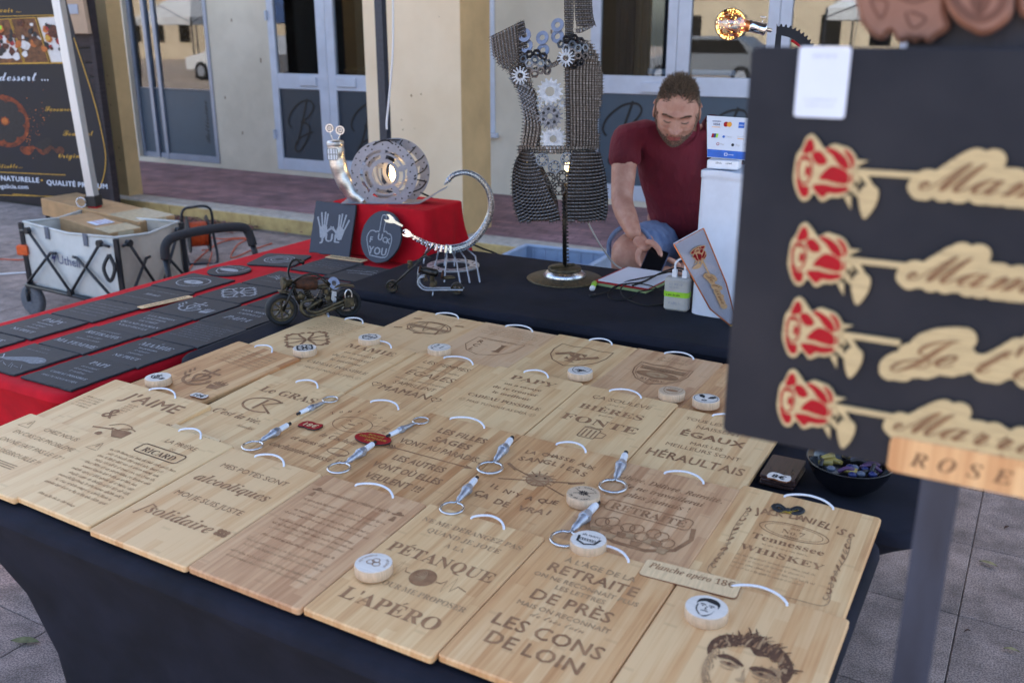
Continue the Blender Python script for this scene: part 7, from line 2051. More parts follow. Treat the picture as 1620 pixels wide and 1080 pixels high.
T_ = thing('lighter', 'lime green lighter lying next to the torso lamp plate', 'lighter', Matrix.Translation(lp0) @ Matrix.Rotation(math.atan2(dl.y, dl.x), 4, 'Z'))
b = MB(); b.tube([(.012, 0, 0), (.075, 0, 0)], .0095, 12, flat=.8); b.build('lighter_body', M['lime'], T_)
b = MB(); b.tube([(-.004, 0, 0), (.012, 0, 0)], .0098, 12, flat=.8); b.build('lighter_base', M['white_plastic'], T_)
def tcable(label, px, r=.0026, m='cord_black', z=FZ + .004):
    b = MB(); b.tube(smooth([onz(x, y, z + dz) for x, y, dz in px], 6), r, 7); o = b.build('charging_cable', M[m]); tag(o, label, 'cable'); return o
o = tcable('black charging cable with a bare plug end in front of the folder', [(935, 468, 0), (950, 465, 0), (968, 458, .004), (990, 446, .014), (1010, 441, .018), (1035, 436, .02), (1060, 430, .03), (1078, 428, .03)])
b = MB(); q0, q1 = onz(933, 468, FZ + .004), onz(942, 466, FZ + .004); b.tube([q0, q1], .0048, 8); b.build('plug', M['black_plastic'], o)
tcable('black charging cable looping wide over the folder edge', [(1052, 481, 0), (1020, 483, 0), (990, 472, 0), (982, 458, .014), (992, 449, .018), (1015, 446, .02), (1040, 434, .026), (1062, 426, .04), (1080, 430, .03)])
tcable('thin black cable coiled in front of the folder', [(1050, 455, .02), (1030, 458, .018), (1010, 462, .014), (1000, 470, .0), (985, 474, 0), (966, 472, 0), (962, 463, 0), (975, 452, .014), (1000, 448, .02), (1030, 452, .02), (1050, 462, .004), (1060, 466, 0)], .002)
tcable('black cable bundle rising behind the power block', [(1000, 452, .02), (1020, 445, .03), (1045, 432, .04), (1070, 424, .05), (1085, 428, .05), (1086, 436, .03)], .0032)

# globe bulb lamp made of chainrings, on the pedestal's far side
gY = a.y + .12
gp = at(1190, 260, gY); gp.z = FZ + .001
T_ = thing('gear_lamp', 'lamp of black chainrings holding a large amber globe bulb', 'lamp', Matrix.Translation(gp))
Lp = lambda x, y, d=0.0: at(x, y, gY + d) - gp
base_up = 0
b = MB(); gb = Lp(1215, 300); gb.z = 0
b.ringp([(.012 * math.cos(math.atan2(p[1], p[0])), .012 * math.sin(math.atan2(p[1], p[0]))) for p in gearpts(.075, .081, 34, .4)], gearpts(.075, .081, 34, .4), 0, .004, 0, Matrix.Translation((.06, .06, 0)))
b.build('base_chainring', M['black_plastic'], T_)
def ringgear(name, x, y, r, teeth, m, sp=True):
    b = MB(); og = gearpts(r, r * 1.07, teeth, .35); MX = Matrix.Translation(Lp(x, y)) @ RX
    b.ringp([(r * .80 * math.cos(math.atan2(p[1], p[0])), r * .80 * math.sin(math.atan2(p[1], p[0]))) for p in og], og, -.002, .002, 0, MX)
    for k in range(5): b.prism([(r * .12, -r * .10), (r * .82, -r * .16), (r * .82, r * .16), (r * .12, r * .10)], -.0015, .0015, 0, 0, MX @ Matrix.Rotation(k * 1.2566 + .3, 4, 'Z'))
    b.cyl(MX @ Vector((0, 0, -.006)), MX @ Vector((0, 0, .006)), r * .2, n=14)
    o = b.build(name, M[m], T_); return o
b = MB(); MX = Matrix.Translation(Lp(1226, 112)) @ RX; rr_ = .125
og = [p for p in gearpts(rr_, rr_ * 1.055, 56, .4)]; og = [p for p in og if -.6 < math.atan2(p[1], p[0]) < 1.63]
og.sort(key=lambda p: math.atan2(p[1], p[0]))
b.prism(og + [(rr_ * .80 * math.cos(t), rr_ * .80 * math.sin(t)) for t in [1.62 - .186 * k for k in range(13)]], -.002, .002, 0, 0, MX)
b.prism([(-.008, -.01), (.012, -.01), (.010, rr_ * .83), (-.006, rr_ * .83)], -.0015, .0015, 0, 0, MX); b.prism([(.0, -.012), (rr_ * .8, -.02), (rr_ * .8, .0), (.0, .012)], -.0012, .0012, 0, 0, MX)
b.build('chainring_half', M['board_black'], T_)
b = MB(); b.tube([Lp(1226, 112) + Vector((r_ * math.cos(t), -.004, r_ * math.sin(t))) for r_ in (.095,) for t in [R(10 + 5 * i) for i in range(12)]], .004, 6); b.build('red_guard', M['red_paint'], T_)
ringgear('chainring', 1190, 228, .060, 32, 'board_black')
b = MB(); b.tube([Lp(1226, 112, .01), Lp(1200, 200, .01), Vector((.06, .06, .003))], .007, 8); b.build('lamp_stem', M['dark_steel'], T_)
b = MB(); s0, s1 = Lp(1184, 41), Lp(1212, 47); dr = (s1 - s0); Q = Matrix.Translation(s0) @ dr.to_track_quat('Z', 'Y').to_matrix().to_4x4(); L = dr.length
b.lathe([(.0, 0), (.017, .0), (.0175, .006), (.0165, .008), (.0165, L * .8), (.019, L * .84), (.019, L * .92), (.012, L), (.006, L * 1.04), (.006, L * 1.3), (.0, L * 1.3)], 20, M=Q)
b.tube([Lp(1205, 38), Lp(1207, 31)], .0018, 6); b.tube([Lp(1203, 27), Lp(1212, 28)], .0028, 7); b.build('chrome_socket', M['chrome'], T_)
gc = Lp(1156, 39); gr = abs((Lp(1182, 39) - Lp(1132, 39)).x) / 2
bulbglass('globe_glass', (1.0, .93, .80), .16)
b = MB(); b.ball((0, 0, 0), gr, 28, 18); o = b.build('globe_bulb', M['globe_glass'], T_, loc=gc)
b = MB(); b.lathe([(gr * .42, 0), (gr * .36, gr * .3), (gr * .34, gr * .5)], 18, M=Matrix.Translation(Lp(1179, 41)) @ dr.to_track_quat('Z', 'Y').to_matrix().to_4x4() @ Matrix.Translation((0, 0, -gr * .25))); b.build('bulb_neck', M['copper'], T_)
b = MB(); rnd = random.Random(9)
for k in range(70):
    zc = rnd.uniform(-1, 1); t = rnd.uniform(0, 6.28); r_ = math.sqrt(1 - zc * zc) * gr * .9
    b.ball((r_ * math.cos(t), r_ * math.sin(t), zc * gr * .9), rnd.uniform(.0009, .0022), 6, 4)
mat('fairy', (1, .75, .3), .3, emit=(1, .60, .18), estr=1.8)
b.build('fairy_lights', M['fairy'], T_, loc=gc, kind='stuff')
b = MB(); P = []
for k in range(60):
    zc = math.sin(k * .9) * .8; t = k * 2.1; r_ = math.sqrt(max(.05, 1 - zc * zc)) * gr * .88; P.append((r_ * math.cos(t), r_ * math.sin(t), zc * gr * .9))
b.tube(smooth(P, 3), .0006, 5); b.build('copper_wire', M['copper'], T_, loc=gc)

# bowl of trinkets, plaques and bow on the near right corner
bw = ont(1340, 772, -.018)
T_ = thing('black_bowl', 'glossy black bowl full of small keyrings at the table corner', 'bowl', TM(bw))
rb_ = .083
b = MB(); prof = [(.0, .0), (.035, .0), (.045, .004), (.065, .022), (.078, .045), (rb_, .062), (rb_ + .003, .064), (rb_ - .001, .064), (.074, .045), (.06, .024), (.04, .008), (.0, .006)]
b.lathe(prof, 36); b.build('bowl_wall', M['black_gloss'], T_)
mat('amber_bead', lin(160, 138, 72), .35); mat('blue_bead', lin(26, 36, 90), .3); mat('purple_bead', lin(70, 40, 80), .4); mat('pale_bead', lin(84, 90, 108), .35)
rnd = random.Random(21); nb = 0
for k in range(26):
    t = rnd.uniform(0, 6.28); r_ = .062 * math.sqrt(rnd.random()); z = .052 + .008 * rnd.random()
    m_ = ('amber_bead', 'blue_bead', 'purple_bead', 'pale_bead', 'black_plastic', 'black_plastic', 'amber_bead')[k % 7]
    b = MB(); a_ = rnd.uniform(0, 3.14); d_ = Vector((math.cos(a_), math.sin(a_), rnd.uniform(-.3, .4))); c_ = Vector((r_ * math.cos(t), r_ * math.sin(t), z))
    if k % 7 in (0, 6): b.cyl(c_ - d_ * .012, c_ + d_ * .014, .0045, .0085, 10)
    elif k % 7 in (1, 3): b.ball(c_, .009, 10, 6, sc=(1, .8, .7))
    else: b.tube(smooth([c_ - d_ * .018, c_ + Vector((0, 0, .008)), c_ + d_ * .018], 4), .004, 7)
    o = b.build('keyring', M[m_], mw=T_.matrix_basis.copy()); tag(o, {'amber_bead': 'amber plastic keyring', 'blue_bead': 'bright blue bead keyring', 'purple_bead': 'dark purple looped keyring', 'pale_bead': 'pale silvery bead keyring', 'black_plastic': 'black looped keyring'}[m_] + ' lying in the black bowl', 'keyring', 'keyrings in the black bowl')
k0, k1, k2, k3 = [ont(*q, -.016) for q in ((1206, 772), (1232, 724), (1272, 735), (1240, 790))]
ctr = (k0 + k1 + k2 + k3) / 4
for i, (dz, rz, lab) in enumerate(((.0, .0, 'dark wooden plaque at the bottom of the small stack by the bowl'), (.008, .06, 'dark wooden plaque second in the small stack by the bowl'), (.016, .02, 'glossy dark wooden plaque on top of the small stack, under the 8€ tag'))):
    b = MB(); b.prism(rrect(-.035, .035, -.055, .055, .004), 0, .0065, .001); o = b.build('dark_plaque', M['mahogany'] if 'mahogany' in M else mat('mahogany', lin(62, 44, 42), .3, noise=.3, scale=20, stretch=(12, 1, 1)), mw=TM(ctr + Vector((0, 0, dz)), rz)); tag(o, lab, 'plaque', 'stacked dark plaques')
T_ = thing('price_tag', 'small wavy tag reading 8€ on the dark plaques', 'price tag', TM(ont(1233, 756, .012), R(-4)))
b = MB(); b.prism(blob(.048, .032), 0, .003, .0004, 0, side=1); b.build('plate', [M['disc_white'], M['ply_edge']], T_)
e = MB(); text(e, '8€', .019, 0, -.009, 'h'); e.build('lettering', M['ink'], T_, loc=(0, 0, .0034))
bwp = ont(1246, 812, .004)
T_ = thing('ribbon_bow', 'small gold and black ribbon bow on the whiskey board', 'bow', TM(bwp, .2))
b = MB()
for s_ in (-1, 1): b.tube(smooth([(0, 0, .004), (s_ * .016, .010, .010), (s_ * .026, .002, .009), (s_ * .014, -.006, .006), (0, 0, .004)], 5), .0055, 7, flat=.45)
b.ball((0, 0, .006), .006, 8, 6); b.build('black_loop', M['black_plastic'], T_)
b = MB(); b.grid(lambda s_, t: Vector((-.012 + .045 * s_ - .006 * t, .012 - .026 * t + .006 * s_, .001 + .006 * math.sin(5 * s_) * t + .002)), 6, 4); b.grid(lambda s_, t: Vector((.026 - .05 * s_, .010 - .016 * t, .0035 + .004 * math.sin(4 * s_))), 6, 4); b.build('gold_ribbon', M['ribbon_gold'], T_)

# ================================================================== ROSE SIGN ON ITS POST
SU0, SV0 = -.2346, .8209
SGN = thing('rose_sign', 'black sign board with wooden roses on a steel post standing close to the viewer', 'sign', TM(S(SU0, SV0, 0)))
# in this frame x runs along the sign, y away, z up; the sheet hangs at y=0
b = MB(); b.prism(rrect(0.0, .40, 1.258, 1.608, .006, 3), -.006, 0, .001, 0, RX); bb = b.build('black_panel', M['board_black'], SGN)
b = MB(); b.box(.1765, .2065, .008, .038, 0, 1.60, .002); pst = b.build('post', M['post_metal'], SGN)
b = MB(); b.box(.05, .33, -.15, .2, 0, .006, .002); b.build('post_foot', M['post_metal'], SGN)
FR = Matrix.Translation((0, -.0015, 0)) @ RX
b = MB(); b.prism(rrect(.0405, .0815, 1.5525, 1.6085, .003), 0, .0008, .0002, 0, FR); st_ = b.build('white_sticker', M['white_card'], SGN)
e = MB(); scrawl(e, .052, .070, 1.600, .0028, .0012); scrawl(e, .048, .074, 1.566, .0018, .0012); scrawl(e, .050, .072, 1.5615, .0018, .0012); e.build('faint_print', M['chalk'], st_, mw=FR.copy())
for i, (rx, rz, word, wx, wz, hh) in enumerate(((.0705, 1.512, 'Maman', .145, 1.5005, .031), (.0725, 1.4385, 'Mamie', .145, 1.427, .031), (.0735, 1.373, "Je t'aime", .148, 1.357, .032), (.0745, 1.3065, 'Marraine', .150, 1.295, .0305))):
    P_ = thing('rose_name_pick', 'wooden red rose with name plate reading %s on the black sign' % word, 'name sign', SGN.matrix_basis @ FR @ Matrix.Translation((0, 0, .0002)), 'wooden roses on the black sign')
    b = MB(); rose2d(b, .048, rx, rz - .002); stem2d(b, .044, rx + .024, wx - .006 + .004, rz - .001); b.build('rose', [M['ply_sign'], M['red_paint'], M['ply_sign']], P_)
    b = MB(); wordplate(b, word, hh, wx, wz, 0, 0, 1, None, 1.16, .34, .34); b.build('name_plate', [M['ply_sign'], M['ink_brown'], M['ply_sign']], P_)
T_ = thing('rose_label', 'light wooden label reading ROSE under the last name plate', 'label', SGN.matrix_basis @ FR @ Matrix.Translation((0, 0, .0002)))
b = MB(); b.prism(rrect(.1485, .30, 1.2560, 1.2890, .006), 0, .004, .0008); b.build('label_plate', M['bamboo_pale'], T_)
e = MB()
for k, c in enumerate('ROSE'): text(e, c, .0155, .174 + .0215 * k, 1.2655, 'm', sx=1.15)
e.build('lettering', M['ink_brown'], T_, loc=(0, 0, .0045))
# second display board behind it with carved wood pieces
D2 = thing('dark_display_board', 'dark plum display board standing behind the top of the rose sign', 'display board', TM(S(SU0 + .115, SV0 + .05, 0)))
b = MB(); b.box(0, .42, .0, .012, 1.40, 1.95, .002); b.build('board_panel', M['board_dark'], D2)
b = MB(); b.box(.2, .24, .0125, .04, 0, 1.8, .002); b.build('board_post', M['post_metal'], D2)
F2 = D2.matrix_basis @ Matrix.Translation((0, -.0005, 0)) @ RX
def carved(label, pts, th, details):
    T2 = thing('carved_wood_piece', label, 'wood carving', F2.copy())
    b = MB(); b.prism(pts, 0, th, .004, 0); b.build('carved_body', M['carved'], T2)
    b = MB()
    for d_ in details: b.line(d_[0], d_[1], th + .0006, 0, closed=d_[2])
    b.build('carved_lines', M['carved_deep'], T2)
# positions on that board from the picture
def d2(x, y):
    r = ray(x, y); q = D2.matrix_basis.inverted(); o0 = q @ Vector((0, 0, CAM_H)); r = q.to_3x3() @ r; t = -o0.y / r.y; p = o0 + r * t; return (p.x, p.z)
Cc = lambda L, k=4: [(p.x, p.y) for p in smooth([(*d2(*q), 0) for q in L], k, True)]
carved('rough edged pinkish carved wood piece shaped like a paw at the sign top', Cc([(1362, -60), (1364, 20), (1372, 42), (1390, 60), (1404, 62), (1414, 52), (1424, 66), (1434, 68), (1442, 62), (1452, 68), (1462, 62), (1474, 68), (1484, 60), (1500, 50), (1506, 38), (1500, 10), (1506, -60)]), .02, [(Cc([(1385, 0), (1400, 30), (1410, 5)], 4), .002, False), (Cc([(1440, 20), (1450, 45), (1470, 30)]), .002, False), (Cc([(1420, -10), (1450, 5), (1480, -8)]), .002, False)])
carved('carved wooden heart with a deep inner shape at the sign top', Cc([(1500, -40), (1504, 10), (1520, 36), (1545, 52), (1560, 56), (1580, 48), (1602, 28), (1606, 0), (1604, -50)]), .03, [(Cc([(1515, -30), (1520, 8), (1540, 26), (1560, 32), (1582, 20), (1592, 0), (1590, -40)]), .006, True), (Cc([(1545, -20), (1556, 20), (1568, -20)]), .007, False)])
carved('third carved wood piece cut by the picture edge', Cc([(1612, -40), (1610, 10), (1625, 30), (1660, 25), (1680, -40)]), .02, [(Cc([(1625, -20), (1632, 10), (1650, 0)]), .003, False)])
# blue-grey crate on the ground behind the black table
mat('crate_blue', lin(150, 166, 190), .5, noise=.08, scale=8)
ct = onz(865, 388, .30); cr_ = onz(945, 400, .30)
T_ = thing('plastic_crate', 'pale blue plastic crate on the ground behind the black table', 'crate', TM(Vector((*(onz(880, 402, .3)).xy, 0)), R(4)))
cw_, cd_ = .30, .20; H_ = .30
for x0, x1, y0, y1, nm in ((-cw_, cw_, -cd_, -cd_ + .012, 'long_side'), (-cw_, cw_, cd_ - .012, cd_, 'long_side'), (-cw_, -cw_ + .012, -cd_ + .013, cd_ - .013, 'short_side'), (cw_ - .012, cw_, -cd_ + .013, cd_ - .013, 'short_side')):
    b = MB(); b.box(x0, x1, y0, y1, .012, H_ - .02, .002); b.box(x0 - .010, x1 + .010, y0 - .008, y1 + .008, H_ - .02, H_, .004)
    if nm == 'long_side':
        for k in range(7): b.box(-cw_ + .05 + k * .083, -cw_ + .06 + k * .083, min(y0, y1) - .006, min(y0, y1) - .0005, .02, H_ - .022)
    b.build(nm, M['crate_blue'], T_)
b = MB(); b.box(-cw_, cw_, -cd_, cd_, 0, .011); b.build('crate_floor', M['crate_blue'], T_)
# ================================================================== THE MAN BEHIND THE TABLE
mat('skin', lin(196, 150, 130), .5, noise=.08, scale=30, bump=.3, bscale=260, col2=lin(178, 122, 104))
mat('lips', lin(164, 92, 86), .45, noise=.05)
mat('nail', lin(216, 168, 150), .35)
mat('shirt_maroon', lin(104, 20, 38), .85, noise=.12, scale=8, bump=.9, bscale=11, bdist=.03, stretch=(1, 1, .55))
mat('denim', lin(128, 146, 180), .85, noise=.16, scale=22, bump=.8, bscale=20, bdist=.018, col2=lin(94, 114, 152))
mat('hair_brown', lin(138, 120, 102), .5, noise=.3, scale=160, col2=lin(98, 82, 68))
mat('hair_grey', lin(158, 142, 126), .6, noise=.3, scale=160, col2=lin(88, 72, 62))
mat('beard_mix', lin(126, 100, 82), .65, noise=.35, scale=200, col2=lin(90, 68, 56))
mat('phone_blue', lin(30, 44, 84), .4)
mat('stool_wood', lin(120, 86, 54), .6, noise=.2, scale=10)
mat('leather', lin(60, 44, 34), .5, noise=.2, scale=40)
def skinmesh(chains, sub=2):
    """chains: lists of (point, radius or (rx, ry)); points shared by position are welded; grown with a skin and smoothed"""
    bm = bmesh.new(); lay = bm.verts.layers.skin.verify(); seen = {}
    root = None
    for ch in chains:
        prev = None
        for p, r in ch:
            k = tuple(round(c, 4) for c in p)
            if k in seen: v = seen[k]
            else:
                v = bm.verts.new(p); seen[k] = v
                v[lay].radius = (r, r) if not hasattr(r, '__len__') else r
                if root is None: root = v; v[lay].use_root = True
            if prev is not None and prev is not v and bm.edges.get((prev, v)) is None: bm.edges.new((prev, v))
            prev = v
    me = bpy.data.meshes.new('sk'); bm.to_mesh(me); bm.free()
    o = bpy.data.objects.new('sk', me); COL.objects.link(o)
    s_ = o.modifiers.new('s', 'SKIN'); s_.use_smooth_shade = True; s_.branch_smoothing = .6
    u_ = o.modifiers.new('u', 'SUBSURF'); u_.levels = sub; u_.render_levels = sub
    dg = bpy.context.evaluated_depsgraph_get()
    m2 = bpy.data.meshes.new_from_object(o.evaluated_get(dg))
    V = [v.co.copy() for v in m2.vertices]; F = [list(p.vertices) for p in m2.polygons]
    bpy.data.objects.remove(o); bpy.data.meshes.remove(me); bpy.data.meshes.remove(m2)
    return V, F
DY = .0
J = lambda x, y, Y: at(x, y, Y + DY)
pel = J(1084, 384, 3.98); bel = J(1076, 325, 3.90); che = J(1066, 262, 3.80); nkb = J(1070, 205, 3.76); nk = J(1071, 190, 3.70)
shR = J(991, 212, 3.75); elR = J(983, 322, 3.66); wrR = J(1006, 376, 3.44)
shL = J(1146, 214, 3.79); elL = J(1158, 338, 3.66); wrL = J(1088, 420, 3.47)
hpR = J(1052, 386, 3.95); knR = J(990, 394, 3.50); hpL = J(1114, 386, 3.98); knL = J(1130, 408, 3.55)
anR = Vector((knR.x + .05, knR.y + .10, .40)); anL = Vector((knL.x - .03, knL.y + .12, .40))
toR = anR + Vector((-.03, -.16, -.05)); toL = anL + Vector((.02, -.16, -.05))
clR = che.lerp(shR, .62) + Vector((0, 0, .06)); clL = che.lerp(shL, .62) + Vector((0, 0, .06))
L_ = lambda a, b, t: a.lerp(b, t)
body = [[(pel, .13), (bel, .135), (che, .135), (nkb, .066), (nk, .058), (nk + Vector((0, -.03, .05)), .055)],
        [(che, .135), (clR, .060), (shR, .062), (L_(shR, elR, .5), .052), (elR, .044), (L_(elR, wrR, .35), .044), (wrR, (.028, .024))],
        [(che, .135), (clL, .060), (shL, .062), (L_(shL, elL, .5), .052), (elL, .044), (L_(elL, wrL, .35), .044), (wrL, (.028, .024))],
        [(pel, .13), (hpR, .105), (L_(hpR, knR, .55), .086), (knR, .066), (L_(knR, anR, .35), .062), (anR, .038), (toR, .034)],
        [(pel, .13), (hpL, .105), (L_(hpL, knL, .55), .086), (knL, .066), (L_(knL, anL, .35), .062), (anL, .038), (toL, .034)]]
MAN = thing('person', 'man in a maroon T-shirt and denim shorts bending over a phone behind the table', 'person', Matrix.Identity(4))
BD = MB()
V, F = skinmesh(body); BD.add(V, F, 0, True)
# hands: palm and five bent fingers
def hand_(wr, palm, kn, fingers, thumb):
    V, F = skinmesh([[(wr, (.027, .022)), (L_(wr, palm, .55), (.034, .020)), (palm, (.038, .018)), (L_(palm, kn, .8), (.036, .016))]], 2); BD.add(V, F, 0, True)
    for f_ in fingers + [thumb]:
        V, F = skinmesh([[(p, r) for p, r in f_]], 2); BD.add(V, F, 0, True)
        a, c = f_[-2][0], f_[-1][0]
        BD.ball((0, 0, 0), .0062, 8, 5, 1, Matrix.Translation(c.lerp(a, .12) + Vector((0, -f_[-1][1] * .75, .002))), sc=(.85, .3, 1.1))
W_ = lambda x, y, Y: at(x, y, Y)
palm = W_(1020, 389, 3.405)
kn = W_(1030, 397, 3.385)
f1 = [(W_(1013, 393, 3.39), .0115), (W_(1009, 402, 3.365), .0105), (W_(1009, 411, 3.355), .0095), (W_(1013, 420, 3.355), .008)]
f2 = [(W_(1019, 395, 3.40), .0115), (W_(1017, 405, 3.40), .0105), (W_(1019, 417, 3.40), .009), (W_(1024, 425, 3.40), .0078)]
f3 = [(W_(1024, 396, 3.41), .011), (W_(1025, 407, 3.42), .010), (W_(1028, 418, 3.42), .009), (W_(1033, 426, 3.42), .0078)]
f4 = [(W_(1029, 396, 3.42), .0105), (W_(1033, 406, 3.43), .009), (W_(1037, 416, 3.43), .0082), (W_(1041, 422, 3.43), .007)]
th = [(W_(1022, 383, 3.40), .0145), (W_(1034, 385, 3.375), .0125), (W_(1042, 394, 3.36), .0115), (W_(1046, 405, 3.355), .0088)]
hand_(wrR, palm, kn, [f1, f2, f3, f4], th)
palm = W_(1072, 428, 3.45); kn = W_(1060, 432, 3.44)
fs = [[(W_(1060, 425 + 3.2 * k, 3.445 + .01 * k), .0105), (W_(1050, 425 + 3.2 * k, 3.43 + .008 * k), .0095), (W_(1043, 427 + 3.0 * k, 3.415 + .008 * k), .009), (W_(1037, 430 + 2.6 * k, 3.405 + .008 * k), .0078)] for k in range(4)]
th = [(W_(1075, 422, 3.44), .0135), (W_(1067, 415, 3.42), .0115), (W_(1060, 411, 3.405), .0105), (W_(1054, 409, 3.40), .0085)]
hand_(wrL, palm, kn, fs, th)
# head
HM = Matrix.Translation(J(1071, 177, 3.62)) @ Matrix.Rotation(R(-9), 4, 'Z') @ Matrix.Rotation(R(4), 4, 'Y') @ Matrix.Rotation(R(22), 4, 'X') @ Matrix.Scale(1.03, 4)
# local: x image right, -y is the face, z up
def G_(x, z, cx, cz, sx, sz): return math.exp(-((x - cx) / sx) ** 2 - ((z - cz) / sz) ** 2)
def headp(d):
    x, y, z = d
    a, b_, c = .0775, .098, .120
    if z < 0:
        t = -z; a *= 1 - .26 * t ** 1.6; 
    p = Vector((a * x, b_ * y, c * z))
    if y > 0 and z < 0: p.y *= 1 - .30 * (-z) ** 1.0          # nape
    if y < 0:
        f = min(1, (-y) * 1.6)
        if z < -.2: p.y -= .006 * f
        X, Z = p.x, p.z; q = 0.0
        flat = .010 * f * G_(X, Z, 0, 0, .05, .07); p.y += flat
        q += .010 * G_(abs(X), Z, .026, .026, .022, .009) + .005 * G_(X, Z, 0, .028, .02, .008)
        q -= .013 * G_(abs(X), Z, .031, .010, .015, .011)
        q += .0075 * G_(abs(X), Z, .031, .007, .012, .0075)
        q -= .003 * G_(abs(X), Z, .031, .0035, .013, .0015)
        nz_ = max(0, min(1, (.022 - Z) / .052)) if Z > -.036 else max(0, 1 - (-.036 - Z) / .010)
        q += (.006 + .020 * nz_) * math.exp(-(X / (.0085 + .005 * nz_)) ** 2) * (1 if -.047 < Z < .022 else 0 if Z < -.047 else max(0, 1 - (Z - .022) / .02))
        q += .008 * G_(abs(X), Z, .014, -.033, .007, .007)
        q -= .005 * G_(abs(X), Z, .026, -.034, .007, .016)
        q += .007 * G_(abs(X), Z, .046, -.016, .02, .018)
        q += .007 * G_(X, Z, 0, -.056, .021, .006) + .006 * G_(X, Z, 0, -.068, .018, .006) - .006 * G_(X, Z, 0, -.0615, .022, .0022)
        q -= .003 * G_(X, Z, 0, -.079, .02, .006)
        q += .010 * G_(X, Z, 0, -.098, .022, .016)
        for zz in (.058, .068, .078): q -= .0012 * G_(X, Z, 0, zz, .035, .0018)
        p.y -= q * f
    return p
NU, NV = 96, 84
V = []; F = []
for j in range(NV + 1):
    th_ = math.pi * j / NV
    for i in range(NU):
        t = 2 * math.pi * i / NU
        V.append(headp((math.sin(th_) * math.cos(t), math.sin(th_) * math.sin(t), math.cos(th_))))
for j in range(NV):
    for i in range(NU):
        i2 = (i + 1) % NU; F.append([j * NU + i, (j + 1) * NU + i, (j + 1) * NU + i2, j * NU + i2])
BD.add(V, F, 0, True, HM)
for fi in range(len(BD.f) - len(F), len(BD.f)):
    c = sum((V[k - (len(BD.v) - len(V))] for k in BD.f[fi]), Vector()) / 4
    if c.y < -.07 and abs(c.x) < .023 * (1 - abs((c.z + .0615) / .014) ** 2 * .6) and -.074 < c.z < -.051: BD.m[fi] = 2
for s_ in (-1, 1):
    EM = HM @ Matrix.Translation((s_ * .078, .010, -.002)) @ Matrix.Rotation(R(s_ * 22), 4, 'Z') @ Matrix.Rotation(R(-10), 4, 'X')
    BD.ball((0, 0, 0), .03, 14, 10, 0, EM, sc=(.22, .55, 1.0)); BD.tube([(s_ * .005, .015 * math.cos(t) + .002, .030 * math.sin(t) + .002) for t in [R(-80 + 20 * k) for k in range(12)]], .0042, 7, 0, EM)
BD.build('body', [M['skin'], M['nail'], M['lips']], MAN)
# hair cap, quiff, brows, beard
rnd = random.Random(14)
def cap(name, m, test, off, parent=MAN):
    b = MB(); idx = {}; vs_ = []; fs_ = []
    for f_ in F:
        c = sum((V[k] for k in f_), Vector()) / 4
        if test(c):
            q = []
            for k in f_:
                if k not in idx: idx[k] = len(vs_); p = V[k]; vs_.append(p * (1 + off / p.length))
                q.append(idx[k])
            fs_.append(q)
    b.add(vs_, fs_, 0, True, HM); return b
hairline = lambda c: c.z > .076 + .010 * math.cos(c.x * 60) if c.y < -.035 else (c.z > .0 + max(0, (.02 - c.y)) * 1.1 if c.y < .03 else c.z > -.075)
hb = cap('hair', 0, lambda c: hairline(c) and (c.z > .094 or c.y > -.02), .003)
def tuft(b, p, d, L, r, m=0, bend=None):
    d = d.normalized(); e_ = p + d * L * .55; t_ = p + d * L + (bend or Vector()) * L
    b.tube([p - d * .002, e_, t_], [r, r * .75, r * .12], 3, m, HM, True, caps=False)
for k in range(4600):
    dz = rnd.uniform(-.3, 1); t = rnd.uniform(0, 6.283); s2 = math.sqrt(1 - dz * dz)
    p = headp((s2 * math.cos(t), s2 * math.sin(t), dz))
    if not hairline(p + Vector((0, 0, rnd.uniform(-.004, .006)))): continue
    nrm = Vector((p.x / .006, p.y / .0096, p.z / .0144)).normalized()
    topw = max(0, min(1, (p.z - .055) / .05)); front = max(0, min(1, (-p.y + .02) / .07))
    L = .005 + .018 * topw + .016 * topw * front
    d = (nrm + Vector((rnd.uniform(-.35, .35) - .15 * topw, rnd.uniform(-.3, .3) - .25 * front * topw, .7 * topw + rnd.uniform(-.1, .3))))
    tuft(hb, p * (1 + .003 / p.length), d, L * rnd.uniform(.6, 1.25), max(.0008, .0012), 1 if rnd.random() < (.65 - .35 * topw) else 0, Vector((rnd.uniform(-.2, .2), rnd.uniform(-.25, .1), rnd.uniform(-.15, .1))))
hb.build('hair', [M['hair_brown'], M['hair_grey']], MAN)
def bearded(p):
    if p.y > .02 or p.z > -.036: 
        return abs(p.x) > .060 and -.05 < p.y < .012 and p.z < .02
    if abs(p.x) < .024 and -.073 < p.z < -.050 and p.y < -.07: return False
    if abs(p.x) < .012 and p.z > -.046: return False
    lim = -.046 - .0 if abs(p.x) < .030 else -.046 - .25 * (.06 - min(.06, abs(p.x)))
    return p.z < lim
bb_ = MB()
for k in range(3400):
    dz = rnd.uniform(-1, .25); t = rnd.uniform(math.pi * .9, math.pi * 2.1); s2 = math.sqrt(1 - dz * dz)
    p = headp((s2 * math.cos(t), s2 * math.sin(t), dz))
    if not bearded(p): continue
    nrm = Vector((p.x / .006, p.y / .0096, p.z / .0144)).normalized()
    tuft(bb_, p, nrm * .55 + Vector((rnd.uniform(-.3, .3), rnd.uniform(-.3, .1), -.8)), rnd.uniform(.004, .009), .0009, 1 if (abs(p.x) < .02 and p.z < -.085 and rnd.random() < .7) or rnd.random() < .25 else 0)
bb_.build('beard', [M['beard_mix'], M['hair_grey']], MAN)
bw_ = MB()
